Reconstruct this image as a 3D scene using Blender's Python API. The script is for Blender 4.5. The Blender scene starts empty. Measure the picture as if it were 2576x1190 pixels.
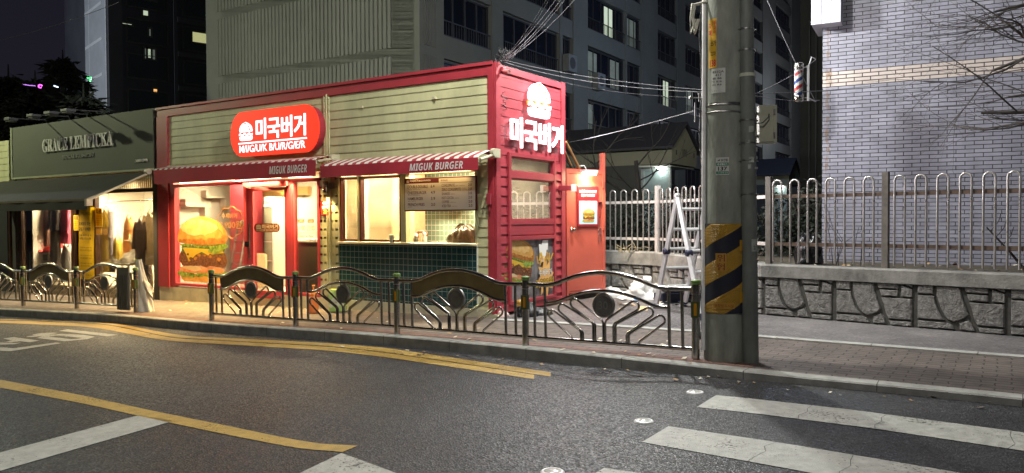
import bpy, math, random
from mathutils import Vector, Matrix, Euler, noise as mnoise
random.seed(7)
S = bpy.context.scene
COL = S.collection
R = math.radians
PI = math.pi
V = Vector

# ------------------------------------------------------------------ camera
CAMH = 1.4
cam = bpy.data.cameras.new('camera')
camo = bpy.data.objects.new('camera', cam)
COL.objects.link(camo)
camo.location = (0, 0, CAMH)
camo.rotation_euler = (PI/2 - R(1.27), R(.27), 0)
cam.sensor_width = 36
cam.lens = 36*1935/2576
cam.clip_start = .05
cam.clip_end = 800
S.camera = camo
CR = Euler((PI/2 - R(1.27), R(.27), 0)).to_matrix()

# ------------------------------------------------------------------ night sky
w = bpy.data.worlds.new('World'); S.world = w
w.use_nodes = True
nt = w.node_tree
bg = nt.nodes['Background']
wt_ = nt.nodes.new('ShaderNodeTexCoord'); ws_ = nt.nodes.new('ShaderNodeSeparateXYZ'); wr_ = nt.nodes.new('ShaderNodeValToRGB'); wn_ = nt.nodes.new('ShaderNodeTexNoise'); wm_ = nt.nodes.new('ShaderNodeMath')
nt.links.new(wt_.outputs['Generated'], ws_.inputs[0]); nt.links.new(wt_.outputs['Generated'], wn_.inputs['Vector']); wn_.inputs['Scale'].default_value = 3; wn_.inputs['Detail'].default_value = 4
wm_.operation = 'MULTIPLY_ADD'; wm_.inputs[1].default_value = .18; nt.links.new(wn_.outputs[0], wm_.inputs[0]); nt.links.new(ws_.outputs[2], wm_.inputs[2]); nt.links.new(wm_.outputs[0], wr_.inputs[0])
wr_.color_ramp.elements[0].position = .05; wr_.color_ramp.elements[0].color = (.42, .38, .52, 1)
wr_.color_ramp.elements[1].position = .55; wr_.color_ramp.elements[1].color = (.25, .26, .50, 1)
nt.links.new(wr_.outputs[0], bg.inputs[0])
bg.inputs[1].default_value = .034

def lamp(name, kind, loc, power, col, **k):
    l = bpy.data.lights.new(name, kind); l.energy = power; l.color = col
    o = bpy.data.objects.new(name, l); COL.objects.link(o); o.location = loc
    for a, b in k.items():
        if a == 'aim':
            o.rotation_euler = (V(b) - V(loc)).to_track_quat('-Z', 'Y').to_euler()
        else: setattr(l, a, b)
    return o
# street lamps above the frame, then added fill lights for the buildings behind
lamp('street_and_fill_light', 'POINT', (.1, 8.7, 6.8), 1700, (1, .97, .90), shadow_soft_size=.16)
lamp('alley_lamp_light', 'POINT', (1.8, 12.2, 5.1), 1200, (.97, 1, .95), shadow_soft_size=.14)
lamp('street_and_fill_light', 'POINT', (-.5, .5, 7.5), 900, (1, .95, .88), shadow_soft_size=.2)
lamp('street_and_fill_light', 'POINT', (-17.5, 17.6, 6.4), 1500, (.95, 1, .62), shadow_soft_size=.12)
lamp('street_and_fill_light', 'POINT', (13, 2.5, 7.5), 110, (.86, .86, 1), shadow_soft_size=.3)
lamp('street_and_fill_light', 'POINT', (-45, 47, 14), 9000, (.9, .95, 1), shadow_soft_size=.3)  # added to brighten the tower's pale strip, no lamp known there
lamp('street_and_fill_light', 'POINT', (-12, 23, 5.5), 450, (.95, 1, .8), shadow_soft_size=.3)  # unseen fill, added to lift the ribbed end wall
lamp('courtyard_fill_light', 'POINT', (12, 34, 9), 700, (.5, .68, 1), shadow_soft_size=.3)  # added fill that brightens the window facade and tints it blue
lamp('courtyard_fill_light', 'POINT', (27, 62, 10), 900, (.8, .85, 1), shadow_soft_size=.3)  # another unseen fill, added for the far end of the facade
lamp('courtyard_fill_light', 'SPOT', (10.5, 17.5, 7), 620, (1, .98, .85), aim=(5.2, 24.5, 3.4), spot_size=R(40), spot_blend=.6, shadow_soft_size=.2)  # added spot that brings up the porch gable

S.view_settings.view_transform = 'Standard'
S.view_settings.look = 'None'
S.view_settings.exposure = 0
S.view_settings.gamma = 1
S.cycles.max_bounces = 6
S.cycles.transparent_max_bounces = 16
S.cycles.sample_clamp_indirect = 4
S.cycles.caustics_reflective = False
S.cycles.caustics_refractive = False
S.cycles.use_denoising = True

# ------------------------------------------------------------------ helpers
def ray(x, y): return CR @ V(((x-1288)/1935, -(y-595)/1935, -1))
CP = V((0, 0, CAMH))
def at(x, y, Y):
    r = ray(x, y); return CP + r*(Y/r.y)
def gz(X): return .0255*min(0, X-1.8)
def rz(X): return gz(X) - .12 + .06*min(1, max(0, (X-.5)/2))
def ground(x, y, zf=gz, dz=0):
    r = ray(x, y); z = 0
    for i in range(50):
        p = CP + r*((z-CAMH)/r.z); z = zf(p.x) + dz
    return p

class Fr:
    """a wall frame: a along the wall, b out of it, c up"""
    def __init__(s, o, ex, en):
        s.o = V(o); s.ex = V(ex).normalized(); s.en = V(en).normalized()
    def __call__(s, a, b, c): return s.o + s.ex*a + s.en*b + V((0, 0, c))
    def hit(s, x, y, b=0):
        r = ray(x, y); P = s.o + s.en*b
        p = CP + r*((P-CP).dot(s.en)/r.dot(s.en)) - s.o
        return p.dot(s.ex), p.z
C0 = V((-.253, 11.38, 0))
DV = V((-.840, .543, 0)).normalized()
OV = V((-DV.y, DV.x, 0))                  # out of the front, towards the road
FF = Fr(C0, DV, OV)                       # shop front: a grows to the left
SS = Fr(C0, -OV, -DV)                     # shop side: a grows away from the road
WF = Fr((0, 0, 0), (1, 0, 0), (0, 1, 0))  # plain world axes

MATS = {}
def M(name, col=None, rough=.6, metal=0, var=.15, scale=6, bump=0, bscale=60, spec=.5, emit=0, ecol=None, trans=0, stretch=None):
    if name in MATS: return MATS[name]
    m = bpy.data.materials.new(name); m.use_nodes = True; MATS[name] = m
    n = m.node_tree.nodes; L = m.node_tree.links; p = n['Principled BSDF']
    col = tuple(col)
    p.inputs['Roughness'].default_value = rough
    p.inputs['Metallic'].default_value = metal
    p.inputs['Specular IOR Level'].default_value = spec
    tc = n.new('ShaderNodeTexCoord'); src = tc.outputs['Object']
    if stretch:
        mp = n.new('ShaderNodeMapping'); mp.inputs['Scale'].default_value = stretch
        L.new(src, mp.inputs[0]); src = mp.outputs[0]
    if var:
        nz = n.new('ShaderNodeTexNoise'); nz.inputs['Scale'].default_value = scale; nz.inputs['Detail'].default_value = 6
        nz.inputs['Roughness'].default_value = .62
        L.new(src, nz.inputs['Vector'])
        cr = n.new('ShaderNodeValToRGB'); L.new(nz.outputs['Fac'], cr.inputs[0])
        cr.color_ramp.elements[0].position = .3; cr.color_ramp.elements[1].position = .7
        cr.color_ramp.elements[0].color = (*[c*(1-var) for c in col], 1)
        cr.color_ramp.elements[1].color = (*[min(1, c*(1+var)) for c in col], 1)
        L.new(cr.outputs[0], p.inputs['Base Color'])
        if not emit:
            mr = n.new('ShaderNodeMapRange'); L.new(nz.outputs['Fac'], mr.inputs[0])
            mr.inputs[3].default_value = max(0, rough-.12); mr.inputs[4].default_value = min(1, rough+.12)
            L.new(mr.outputs[0], p.inputs['Roughness'])
    else: p.inputs['Base Color'].default_value = (*col, 1)
    if bump:
        b = n.new('ShaderNodeTexNoise'); b.inputs['Scale'].default_value = bscale; b.inputs['Detail'].default_value = 5
        L.new(src, b.inputs['Vector'])
        bp = n.new('ShaderNodeBump'); bp.inputs['Strength'].default_value = bump; bp.inputs['Distance'].default_value = .02
        L.new(b.outputs['Fac'], bp.inputs['Height']); L.new(bp.outputs[0], p.inputs['Normal'])
    if emit:
        p.inputs['Emission Color'].default_value = (*(ecol or col), 1); p.inputs['Emission Strength'].default_value = emit
    if trans:                              # thin cloth or film: lets light through
        out = n['Material Output']; t = n.new('ShaderNodeBsdfTranslucent'); mx = n.new('ShaderNodeMixShader')
        mx.inputs[0].default_value = trans
        if var: L.new(cr.outputs[0], t.inputs[0])
        else: t.inputs[0].default_value = (*col, 1)
        L.new(p.outputs[0], mx.inputs[1]); L.new(t.outputs[0], mx.inputs[2]); L.new(mx.outputs[0], out.inputs[0])
    return m

def glass(name, tint=(.97, .98, .97), refl=1.0):
    if name in MATS: return MATS[name]
    m = bpy.data.materials.new(name); m.use_nodes = True; MATS[name] = m
    n = m.node_tree.nodes; L = m.node_tree.links
    n.remove(n['Principled BSDF'])
    t = n.new('ShaderNodeBsdfTransparent'); t.inputs[0].default_value = (*tint, 1)
    g = n.new('ShaderNodeBsdfGlossy'); g.inputs['Roughness'].default_value = .015
    f = n.new('ShaderNodeFresnel'); f.inputs[0].default_value = 1.5
    mu = n.new('ShaderNodeMath'); mu.operation = 'MULTIPLY'; mu.inputs[1].default_value = refl
    L.new(f.outputs[0], mu.inputs[0])
    mx = n.new('ShaderNodeMixShader'); L.new(mu.outputs[0], mx.inputs[0]); L.new(t.outputs[0], mx.inputs[1]); L.new(g.outputs[0], mx.inputs[2])
    L.new(mx.outputs[0], n['Material Output'].inputs[0])
    return m

def brickmat(name, c1, c2, mortar, bw, bh, msize, offset=.5, rough=.6, bump=.4, wob=0, nvar=.25, vertical=True, rot=0, stain=None):
    m = bpy.data.materials.new(name); m.use_nodes = True; MATS[name] = m
    n = m.node_tree.nodes; L = m.node_tree.links; p = n['Principled BSDF']
    tc = n.new('ShaderNodeTexCoord'); sp = n.new('ShaderNodeSeparateXYZ'); cb = n.new('ShaderNodeCombineXYZ')
    L.new(tc.outputs['Object'], sp.inputs[0])
    L.new(sp.outputs[0], cb.inputs[0]); L.new(sp.outputs[2 if vertical else 1], cb.inputs[1])
    vec = cb.outputs[0]
    if rot:
        mp = n.new('ShaderNodeMapping'); mp.inputs['Rotation'].default_value = (0, 0, rot); L.new(vec, mp.inputs[0]); vec = mp.outputs[0]
    if wob:
        wn = n.new('ShaderNodeTexNoise'); wn.inputs['Scale'].default_value = 7; L.new(vec, wn.inputs['Vector'])
        sc = n.new('ShaderNodeVectorMath'); sc.operation = 'SCALE'; sc.inputs['Scale'].default_value = wob; L.new(wn.outputs['Color'], sc.inputs[0])
        ad = n.new('ShaderNodeVectorMath'); L.new(vec, ad.inputs[0]); L.new(sc.outputs[0], ad.inputs[1]); vec = ad.outputs[0]
    b = n.new('ShaderNodeTexBrick'); b.offset = offset; b.inputs['Scale'].default_value = 1
    b.inputs['Color1'].default_value = (*c1, 1); b.inputs['Color2'].default_value = (*c2, 1); b.inputs['Mortar'].default_value = (*mortar, 1)
    b.inputs['Mortar Size'].default_value = msize; b.inputs['Brick Width'].default_value = bw; b.inputs['Row Height'].default_value = bh
    b.inputs['Mortar Smooth'].default_value = .15
    L.new(vec, b.inputs['Vector'])
    nz = n.new('ShaderNodeTexNoise'); nz.inputs['Scale'].default_value = 2.3; nz.inputs['Detail'].default_value = 8; nz.inputs['Roughness'].default_value = .7
    L.new(tc.outputs['Object'], nz.inputs['Vector'])
    cr = n.new('ShaderNodeValToRGB'); L.new(nz.outputs[0], cr.inputs[0])
    cr.color_ramp.elements[0].position = .3; cr.color_ramp.elements[1].position = .72
    cr.color_ramp.elements[0].color = (1-nvar,)*3 + (1,); cr.color_ramp.elements[1].color = (1+nvar*.4,)*3 + (1,)
    mx = n.new('ShaderNodeMix'); mx.data_type = 'RGBA'; mx.blend_type = 'MULTIPLY'; mx.inputs[0].default_value = 1
    L.new(b.outputs[0], mx.inputs[6]); L.new(cr.outputs[0], mx.inputs[7])
    L.new(mx.outputs[2], p.inputs['Base Color'])
    p.inputs['Roughness'].default_value = rough
    bp = n.new('ShaderNodeBump'); bp.inputs['Strength'].default_value = bump; bp.inputs['Distance'].default_value = .01; bp.invert = True
    n2 = n.new('ShaderNodeTexNoise'); n2.inputs['Scale'].default_value = 90; L.new(tc.outputs['Object'], n2.inputs['Vector'])
    ml = n.new('ShaderNodeMath'); ml.operation = 'MULTIPLY_ADD'; ml.inputs[1].default_value = -.12; L.new(n2.outputs[0], ml.inputs[0]); L.new(b.outputs['Fac'], ml.inputs[2])
    L.new(ml.outputs[0], bp.inputs['Height']); L.new(bp.outputs[0], p.inputs['Normal'])
    return m

PEN = {}
class MB:
    def __init__(s): s.v = []; s.f = []; s.m = []; s.sm = []
    def add(s, vs, fs, mi=0, smooth=False):
        k = len(s.v); s.v += [V(v) for v in vs]
        for f in fs: s.f.append([i+k for i in f]); s.m.append(mi); s.sm.append(smooth)
        return s
    def box(s, F, a0, a1, b0, b1, c0, c1, mi=0):
        P = [F(a, b, c) for c in (c0, c1) for a, b in ((a0, b0), (a1, b0), (a1, b1), (a0, b1))]
        return s.add(P, [(0, 3, 2, 1), (4, 5, 6, 7), (0, 1, 5, 4), (1, 2, 6, 5), (2, 3, 7, 6), (3, 0, 4, 7)], mi)
    def quad(s, pts, mi=0): return s.add(pts, [tuple(range(len(pts)))], mi)
    def prism(s, F, poly, b0, b1, mi=0, ms=None):
        n = len(poly)
        P = [F(a, b0, c) for a, c in poly] + [F(a, b1, c) for a, c in poly]
        s.add(P, [tuple(range(n, 2*n)), tuple(range(n-1, -1, -1))], mi)
        return s.add(P, [(i, (i+1) % n, n+(i+1) % n, n+i) for i in range(n)], mi if ms is None else ms)
    def tube(s, pts, r, n=8, mi=0, closed=False, smooth=True, caps=True):
        pts = [V(p) for p in pts]; N = len(pts)
        rs = r if isinstance(r, (list, tuple)) else [r]*N
        vs = []; prev = None
        for i, p in enumerate(pts):
            if closed: t = pts[(i+1) % N] - pts[i-1]
            else: t = pts[min(i+1, N-1)] - pts[max(i-1, 0)]
            t = t.normalized() if t.length > 1e-9 else V((0, 0, 1))
            if prev is None:
                a = V((0, 0, 1)) if abs(t.z) < .9 else V((1, 0, 0))
                x = t.cross(a).normalized()
            else:
                x = (prev - t*prev.dot(t)).normalized()
            prev = x; y = t.cross(x)
            for k in range(n):
                an = 2*PI*k/n; vs.append(p + (x*math.cos(an) + y*math.sin(an))*rs[i])
        fs = []
        for i in range(N if closed else N-1):
            j = (i+1) % N
            for k in range(n): fs.append((i*n+k, i*n+(k+1) % n, j*n+(k+1) % n, j*n+k))
        s.add(vs, fs, mi, smooth)
        if caps and not closed:
            s.add(vs[:n], [tuple(range(n-1, -1, -1))], mi); s.add(vs[-n:], [tuple(range(n))], mi)
        return s
    def lathe(s, c, prof, n=16, mi=0, ax=(0, 0, 1), smooth=True):
        c = V(c); ax = V(ax).normalized()
        a = V((0, 0, 1)) if abs(ax.z) < .9 else V((1, 0, 0))
        x = ax.cross(a).normalized(); y = ax.cross(x)
        vs = [c + ax*h + (x*math.cos(2*PI*k/n) + y*math.sin(2*PI*k/n))*r for r, h in prof for k in range(n)]
        fs = [(i*n+k, i*n+(k+1) % n, (i+1)*n+(k+1) % n, (i+1)*n+k) for i in range(len(prof)-1) for k in range(n)]
        s.add(vs, fs, mi, smooth)
        for i in (0, len(prof)-1):
            if prof[i][0] > 1e-5: s.add(vs[i*n:(i+1)*n], [tuple(range(n))], mi)
        return s
    def grid(s, fn, nu, nv, mi=0, smooth=True):
        vs = [fn(i/nu, j/nv) for i in range(nu+1) for j in range(nv+1)]
        return s.add(vs, [(i*(nv+1)+j, (i+1)*(nv+1)+j, (i+1)*(nv+1)+j+1, i*(nv+1)+j+1) for i in range(nu) for j in range(nv)], mi, smooth)
    def text(s, body, F, a0, a1, c0, c1, b, flip=False, mi=0, depth=0, bold=0, style=None, skew=0):
        """lettering fitted into a0..a1 x c0..c1 of a wall frame, b out of the wall; flip where a grows to the left"""
        if style: body = ''.join(sty(ch, style) for ch in body)
        if 'f' not in PEN:                 # one pen for all lettering, removed at the end
            c = bpy.data.curves.new('pen', 'FONT'); c.size = 1; c.resolution_u = 3; PEN['f'] = c; PEN['o'] = bpy.data.objects.new('pen', c)
        PEN['f'].body = body; PEN['f'].offset = bold
        me = bpy.data.meshes.new_from_object(PEN['o'])
        if not me.vertices: return s
        xs = [v.co.x for v in me.vertices]; ys = [v.co.y for v in me.vertices]
        x0, x1, y0, y1 = min(xs), max(xs), min(ys), max(ys)
        def P(v, bb):
            fx = (v.x-x0)/max(1e-6, x1-x0); fy = (v.y-y0)/max(1e-6, y1-y0)
            a = a0 + (a1-a0)*fx
            return F(a + skew*fy*(c1-c0), bb, c0+(c1-c0)*fy)
        fs = [tuple(p.vertices) for p in me.polygons]
        top = [P(v.co, b+depth) for v in me.vertices]
        s.add(top, fs, mi)
        if depth:
            edges = {}
            for f in fs:
                for i in range(len(f)):
                    e = (f[i], f[(i+1) % len(f)]); k = tuple(sorted(e)); edges[k] = edges.get(k, []) + [e]
            bot = [P(v.co, b) for v in me.vertices]; n = len(top)
            s.add(top+bot, [(e[0][0], e[0][1], e[0][1]+n, e[0][0]+n) for e in edges.values() if len(e) == 1], mi)
        bpy.data.meshes.remove(me)
        return s
    def build(s, name, mat, parent=None, bevel=0, base=None, **props):
        me = bpy.data.meshes.new(name)
        mats = mat if isinstance(mat, (list, tuple)) else [mat]
        for m in mats: me.materials.append(m)
        o = bpy.data.objects.new(name, me); COL.objects.link(o)
        if parent is not None:
            mw = parent_matrix(parent); o.parent = parent; o['_w'] = 1; WM[o.name] = mw
            inv = mw.inverted()
        else:
            if base is None:
                xs = [v.x for v in s.v]; ys = [v.y for v in s.v]
                base = V(((min(xs)+max(xs))/2, (min(ys)+max(ys))/2, min(v.z for v in s.v)))
            if isinstance(base, Matrix): mw = base
            else: mw = Matrix.Translation(base)
            o.matrix_world = mw; WM[o.name] = mw; inv = mw.inverted()
        me.from_pydata([inv @ v for v in s.v], [], s.f)
        for p, mi, sm in zip(me.polygons, s.m, s.sm): p.material_index = mi; p.use_smooth = sm
        me.update()
        if bevel:
            b = o.modifiers.new('bevel', 'BEVEL'); b.width = bevel; b.segments = 2; b.limit_method = 'ANGLE'; b.angle_limit = R(40)
        if '_w' in o: del o['_w']
        for k, v in props.items(): o[k] = v
        return o
WM = {}
def parent_matrix(o): return WM[o.name]
def sty(ch, st):
    o = ord(ch)
    up, lo, dg = {'bold': (0x1D5D4, 0x1D5EE, 0x1D7EC), 'bi': (0x1D63C, 0x1D656, 0x1D7EC), 'serif': (0x1D400, 0x1D41A, 0x1D7CE)}[st]
    if 65 <= o <= 90: return chr(up+o-65)
    if 97 <= o <= 122: return chr(lo+o-97)
    if 48 <= o <= 57: return chr(dg+o-48)
    return ch
def thing(name, label, cat, loc, rz_=0, group=None, tilt=0):
    o = bpy.data.objects.new(name, None); COL.objects.link(o)
    o.empty_display_size = .1
    o.location = loc; o.rotation_euler = (0, tilt, rz_)
    WM[o.name] = Matrix.Translation(V(loc)) @ Euler((0, tilt, rz_)).to_matrix().to_4x4()
    o['label'] = label; o['category'] = cat
    if group: o['group'] = group
    return o
def tags(o, label, cat, group=None):
    o['label'] = label; o['category'] = cat
    if group: o['group'] = group
    return o
def kids(o): return [c for c in bpy.data.objects if c.parent == o]
def dup(root, loc, rz_=None, label=None, scale=None, tilt=None):
    r = root.copy(); COL.objects.link(r); r.location = loc
    e = list(r.rotation_euler)
    if rz_ is not None: e[2] = rz_
    if tilt is not None: e[1] = tilt
    r.rotation_euler = e
    if scale: r.scale = scale
    if label: r['label'] = label
    for c in kids(root):
        d = c.copy(); COL.objects.link(d); d.parent = r
        for g in kids(c):
            h = g.copy(); COL.objects.link(h); h.parent = d
    return r
RZF = math.atan2(DV.y, DV.x)
HX = lambda x, o_: FF.hit(x, 600, o_)[0]

def frame_ring(mb, F, a0, a1, c0, c1, wd, b0, b1, mi=0):
    mb.box(F, a0, a0+wd, b0, b1, c0, c1, mi); mb.box(F, a1-wd, a1, b0, b1, c0, c1, mi)
    mb.box(F, a0+wd, a1-wd, b0, b1, c0, c0+wd, mi); mb.box(F, a0+wd, a1-wd, b0, b1, c1-wd, c1, mi)
def siding(mb, F, a0, a1, c0, c1, step=.145, lip=.011, mi=0, back=-.02):
    z = c0
    while z < c1-.02:
        t = min(z+step, c1)
        lp = lip*(t-z)/step
        poly = [(back, z), (lp+.003, z), (.003, t), (back, t)]
        P = [F(a, b, c) for a in (a0, a1) for b, c in poly]
        mb.add(P, [(0, 1, 2, 3), (7, 6, 5, 4), (0, 4, 5, 1), (1, 5, 6, 2), (2, 6, 7, 3), (3, 7, 4, 0)], mi)
        z = t
def interp(pts, x):
    for (x0, y0), (x1, y1) in zip(pts, pts[1:]):
        if x <= x1 or (x1, y1) == pts[-1]: return y0 + (y1-y0)*(x-x0)/(x1-x0)

# ------------------------------------------------------------------ shared materials
m_red = M('red_paint', (.36, .034, .05), .45, var=.12, scale=3, bump=.05, bscale=30)
m_redside = M('red_siding_paint', (.34, .04, .055), .5, var=.14, scale=3, bump=.06, bscale=30)
m_cream = M('cream_siding_paint', (.50, .495, .285), .55, var=.24, scale=2.2, bump=.06, bscale=40, stretch=(1, 1, .35))
m_plinth = M('pale_plinth_paint', (.5, .47, .33), .7, var=.22, scale=4, bump=.15)
m_white = M('white_interior_paint', (.8, .76, .66), .6, var=.05, scale=2)
m_steel = M('stainless_steel', (.42, .40, .37), .22, metal=1, var=.2, scale=9)
m_steel2 = M('dull_steel', (.35, .34, .33), .38, metal=1, var=.25, scale=9)
m_black = M('black_plastic', (.02, .02, .022), .5, var=.1)
m_dark = M('dark_brown_panel', (.055, .04, .018), .5, var=.25, scale=5)
m_glass = glass('window_glass', refl=.7)
m_glassd = glass('side_glass', (.95, .96, .97), refl=.6)
m_paper = M('white_paper', (.75, .75, .72), .8, var=.06)
m_alu = M('aluminium', (.74, .74, .75), .4, metal=.1, var=.12, scale=7)
m_rubber = M('blue_black_rubber', (.015, .018, .05), .6, var=.1)
m_letter = M('lit_white_letter', (1, 1, 1), .5, var=0, emit=1.55, ecol=(1, .98, 1))
m_redglow = M('lit_red_acrylic', (.5, .02, .01), .4, var=0, emit=1.15, ecol=(1, .035, .012))
m_orange = M('lit_orange_acrylic', (.7, .2, .03), .4, var=0, emit=1.0, ecol=(1, .38, .06))
m_white_p = M('white_lettering', (.8, .8, .78), .6, var=.03)
m_maroon = M('maroon_print', (.11, .012, .018), .6, var=.05)
m_brownp = M('red_brown_print', (.2, .03, .012), .6, var=.05, trans=.35)
m_yellowp = M('yellow_paint_sheet', (.72, .47, .01), .6, var=.06, trans=.25)
m_blackp = M('black_print', (.015, .013, .012), .7, var=0)
m_warm = M('lit_warm_strip', (1, .9, .7), .5, var=0, emit=9, ecol=(1, .80, .48))

# ------------------------------------------------------------------ ground, road, kerb, sidewalk
def struct(o): o['kind'] = 'structure'; return o
mb = MB(); mb.grid(lambda u, v: V((-200+400*u, -60+360*v, -.75)), 8, 8)
struct(mb.build('ground', M('dark_earth', (.045, .042, .035), .9, var=.3, scale=1)))

kerb_px = [(0, 778), (292, 793), (465, 810), (750, 829), (966, 844), (1320, 876), (1700, 915), (1894, 942), (2206, 966), (2576, 1004)]
kp = [ground(x, y) for x, y in kerb_px]
kp = [kp[0] + V((-30*.88, 30*.475, 0))] + kp + [kp[-1] + V((.84, -.543, 0))*14]
def resample(pts, step):
    out = [pts[0].copy()]
    for a, b in zip(pts, pts[1:]):
        n = max(1, int((b-a).length/step))
        for i in range(1, n+1): out.append(a.lerp(b, i/n))
    return out
kpr = resample([V((p.x, p.y, 0)) for p in kp], .5)
for _ in range(3): kpr = [kpr[0]] + [(kpr[i-1] + kpr[i]*2 + kpr[i+1])/4 for i in range(1, len(kpr)-1)] + [kpr[-1]]

def asphalt(name, base, grain=70, gc=1.0, tint=(1, .99, 1.0)):
    m = bpy.data.materials.new(name); m.use_nodes = True; MATS[name] = m
    n = m.node_tree.nodes; L = m.node_tree.links; p = n['Principled BSDF']
    tc = n.new('ShaderNodeTexCoord')
    vo = n.new('ShaderNodeTexVoronoi'); vo.inputs['Scale'].default_value = grain; L.new(tc.outputs['Object'], vo.inputs['Vector'])
    hs = n.new('ShaderNodeValToRGB'); sep = n.new('ShaderNodeSeparateColor'); L.new(vo.outputs['Color'], sep.inputs[0]); L.new(sep.outputs[0], hs.inputs[0])
    b = base; t = tint
    e = hs.color_ramp.elements
    e[0].position = 0; v = b*(1-.65*gc); e[0].color = (v*t[0], v*t[1], v*t[2], 1); e[1].position = 1; v = b*(1+1.5*gc); e[1].color = (v*t[0], v*t[1], v*t[2], 1)
    e2 = hs.color_ramp.elements.new(.74); v = b*.97; e2.color = (v*t[0], v*t[1], v*t[2], 1)
    cur = hs.outputs[0]
    for sc, lo, hi, p0, p1, dt in ((.33, .55, 1.3, .36, .66, 5), (2.1, .82, 1.14, .34, .68, 8), (9, .88, 1.1, .35, .65, 6)):
        big = n.new('ShaderNodeTexNoise'); big.inputs['Scale'].default_value = sc; big.inputs['Detail'].default_value = dt; big.inputs['Roughness'].default_value = .65; big.inputs['Distortion'].default_value = .4
        L.new(tc.outputs['Object'], big.inputs['Vector'])
        cr = n.new('ShaderNodeValToRGB'); L.new(big.outputs[0], cr.inputs[0])
        cr.color_ramp.elements[0].position = p0; cr.color_ramp.elements[0].color = (lo, lo, lo*1.03, 1)
        cr.color_ramp.elements[1].position = p1; cr.color_ramp.elements[1].color = (hi, hi*.99, hi*.97, 1)
        mx = n.new('ShaderNodeMix'); mx.data_type = 'RGBA'; mx.blend_type = 'MULTIPLY'; mx.inputs[0].default_value = 1
        L.new(cur, mx.inputs[6]); L.new(cr.outputs[0], mx.inputs[7]); cur = mx.outputs[2]
        if sc == .33: patch = big
    L.new(cur, p.inputs['Base Color']); p.inputs['Specular IOR Level'].default_value = .32
    mr = n.new('ShaderNodeMapRange'); L.new(sep.outputs[1], mr.inputs[0]); mr.inputs[3].default_value = .36; mr.inputs[4].default_value = .8
    m2 = n.new('ShaderNodeMath'); m2.operation = 'MULTIPLY_ADD'; m2.inputs[1].default_value = .35; L.new(patch.outputs[0], m2.inputs[0]); 
    m3 = n.new('ShaderNodeMath'); m3.operation = 'SUBTRACT'; m3.inputs[1].default_value = .17; L.new(mr.outputs[0], m2.inputs[2]); L.new(m2.outputs[0], m3.inputs[0]); L.new(m3.outputs[0], p.inputs['Roughness'])
    bp = n.new('ShaderNodeBump'); bp.inputs['Strength'].default_value = .6*gc; bp.inputs['Distance'].default_value = .008
    L.new(vo.outputs['Distance'], bp.inputs['Height']); L.new(bp.outputs[0], p.inputs['Normal'])
    return m
m_asph = asphalt('asphalt', .040, 70, .8, tint=(.93, .97, 1.05))
nrm = V((-.543, -.84, 0))
mb = MB(); K = len(kpr); NR = 14
rows = []
for p in kpr:
    for j in range(NR+1):
        q = p + nrm*(15*(j/NR)**1.5); q.z = rz(q.x); rows.append(q)
mb.add(rows, [(i*(NR+1)+j, (i+1)*(NR+1)+j, (i+1)*(NR+1)+j+1, i*(NR+1)+j+1) for i in range(K-1) for j in range(NR)], 0, True)
road = struct(mb.build('road', m_asph, base=V((0, 0, 0))))

# kerb stones
KW = .17
prof = [(-.002, -.35), (-.002, -.012), (.012, 0), (KW, 0), (KW, -.35)]
mb = MB()
def kn(i):
    t = (kpr[min(i+1, K-1)] - kpr[max(i-1, 0)]).normalized(); return V((-t.y, t.x, 0))
kin = []
rowsv = []
for i, p in enumerate(kpr):
    n_ = kn(i); kin.append(p + n_*KW)
    for a, c in prof:
        q = p + n_*a; q.z = gz(p.x) + c + .004; rowsv.append(q)
n5 = len(prof)
mb.add(rowsv, [(i*n5+j, (i+1)*n5+j, (i+1)*n5+j+1, i*n5+j+1) for i in range(K-1) for j in range(n5-1)])
mk = M('kerb_granite', (.27, .27, .25), .75, var=.35, scale=5, bump=.35, bscale=70)
# joints between kerb stones: thin dark lines let into the stone
for i in range(2, K-1, 2):
    p = kpr[i]; n_ = kn(i); t = V((n_.y, -n_.x, 0)); z = gz(p.x)+.0055
    mb.add([p - n_*.004 - t*.003 + V((0, 0, z-.12)), p - n_*.004 + t*.003 + V((0, 0, z-.12)), p - n_*.004 + t*.003 + V((0, 0, z)), p - n_*.004 - t*.003 + V((0, 0, z)),
            p + n_*KW + t*.003 + V((0, 0, z)), p + n_*KW - t*.003 + V((0, 0, z))], [(0, 1, 2, 3), (3, 2, 4, 5)], 1)
struct(mb.build('kerb', [mk, M('kerb_joint', (.05, .05, .045), .9, var=0)], base=V((0, 0, 0))))

# block paved sidewalk
rotp = math.atan2(.543, -.84)
m_pave = brickmat('paving_blocks', (.150, .122, .108), (.118, .095, .084), (.03, .026, .022), .225, .112, .006, rough=.8, bump=.9, wob=.06, nvar=.5, vertical=False, rot=-rotp)
mb = MB(); NS = 12; rowsv = []
for p in kin:
    for j in range(NS+1):
        q = p - nrm*(.0 + 9*(j/NS)**1.3); q.z = gz(q.x) - .003 + .004*mnoise.noise(q*1.5); rowsv.append(q)
mb.add(rowsv, [(i*(NS+1)+j, (i+1)*(NS+1)+j, (i+1)*(NS+1)+j+1, i*(NS+1)+j+1) for i in range(K-1) for j in range(NS)], 0, True)
struct(mb.build('sidewalk', m_pave, base=V((0, 0, 0))))
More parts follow.
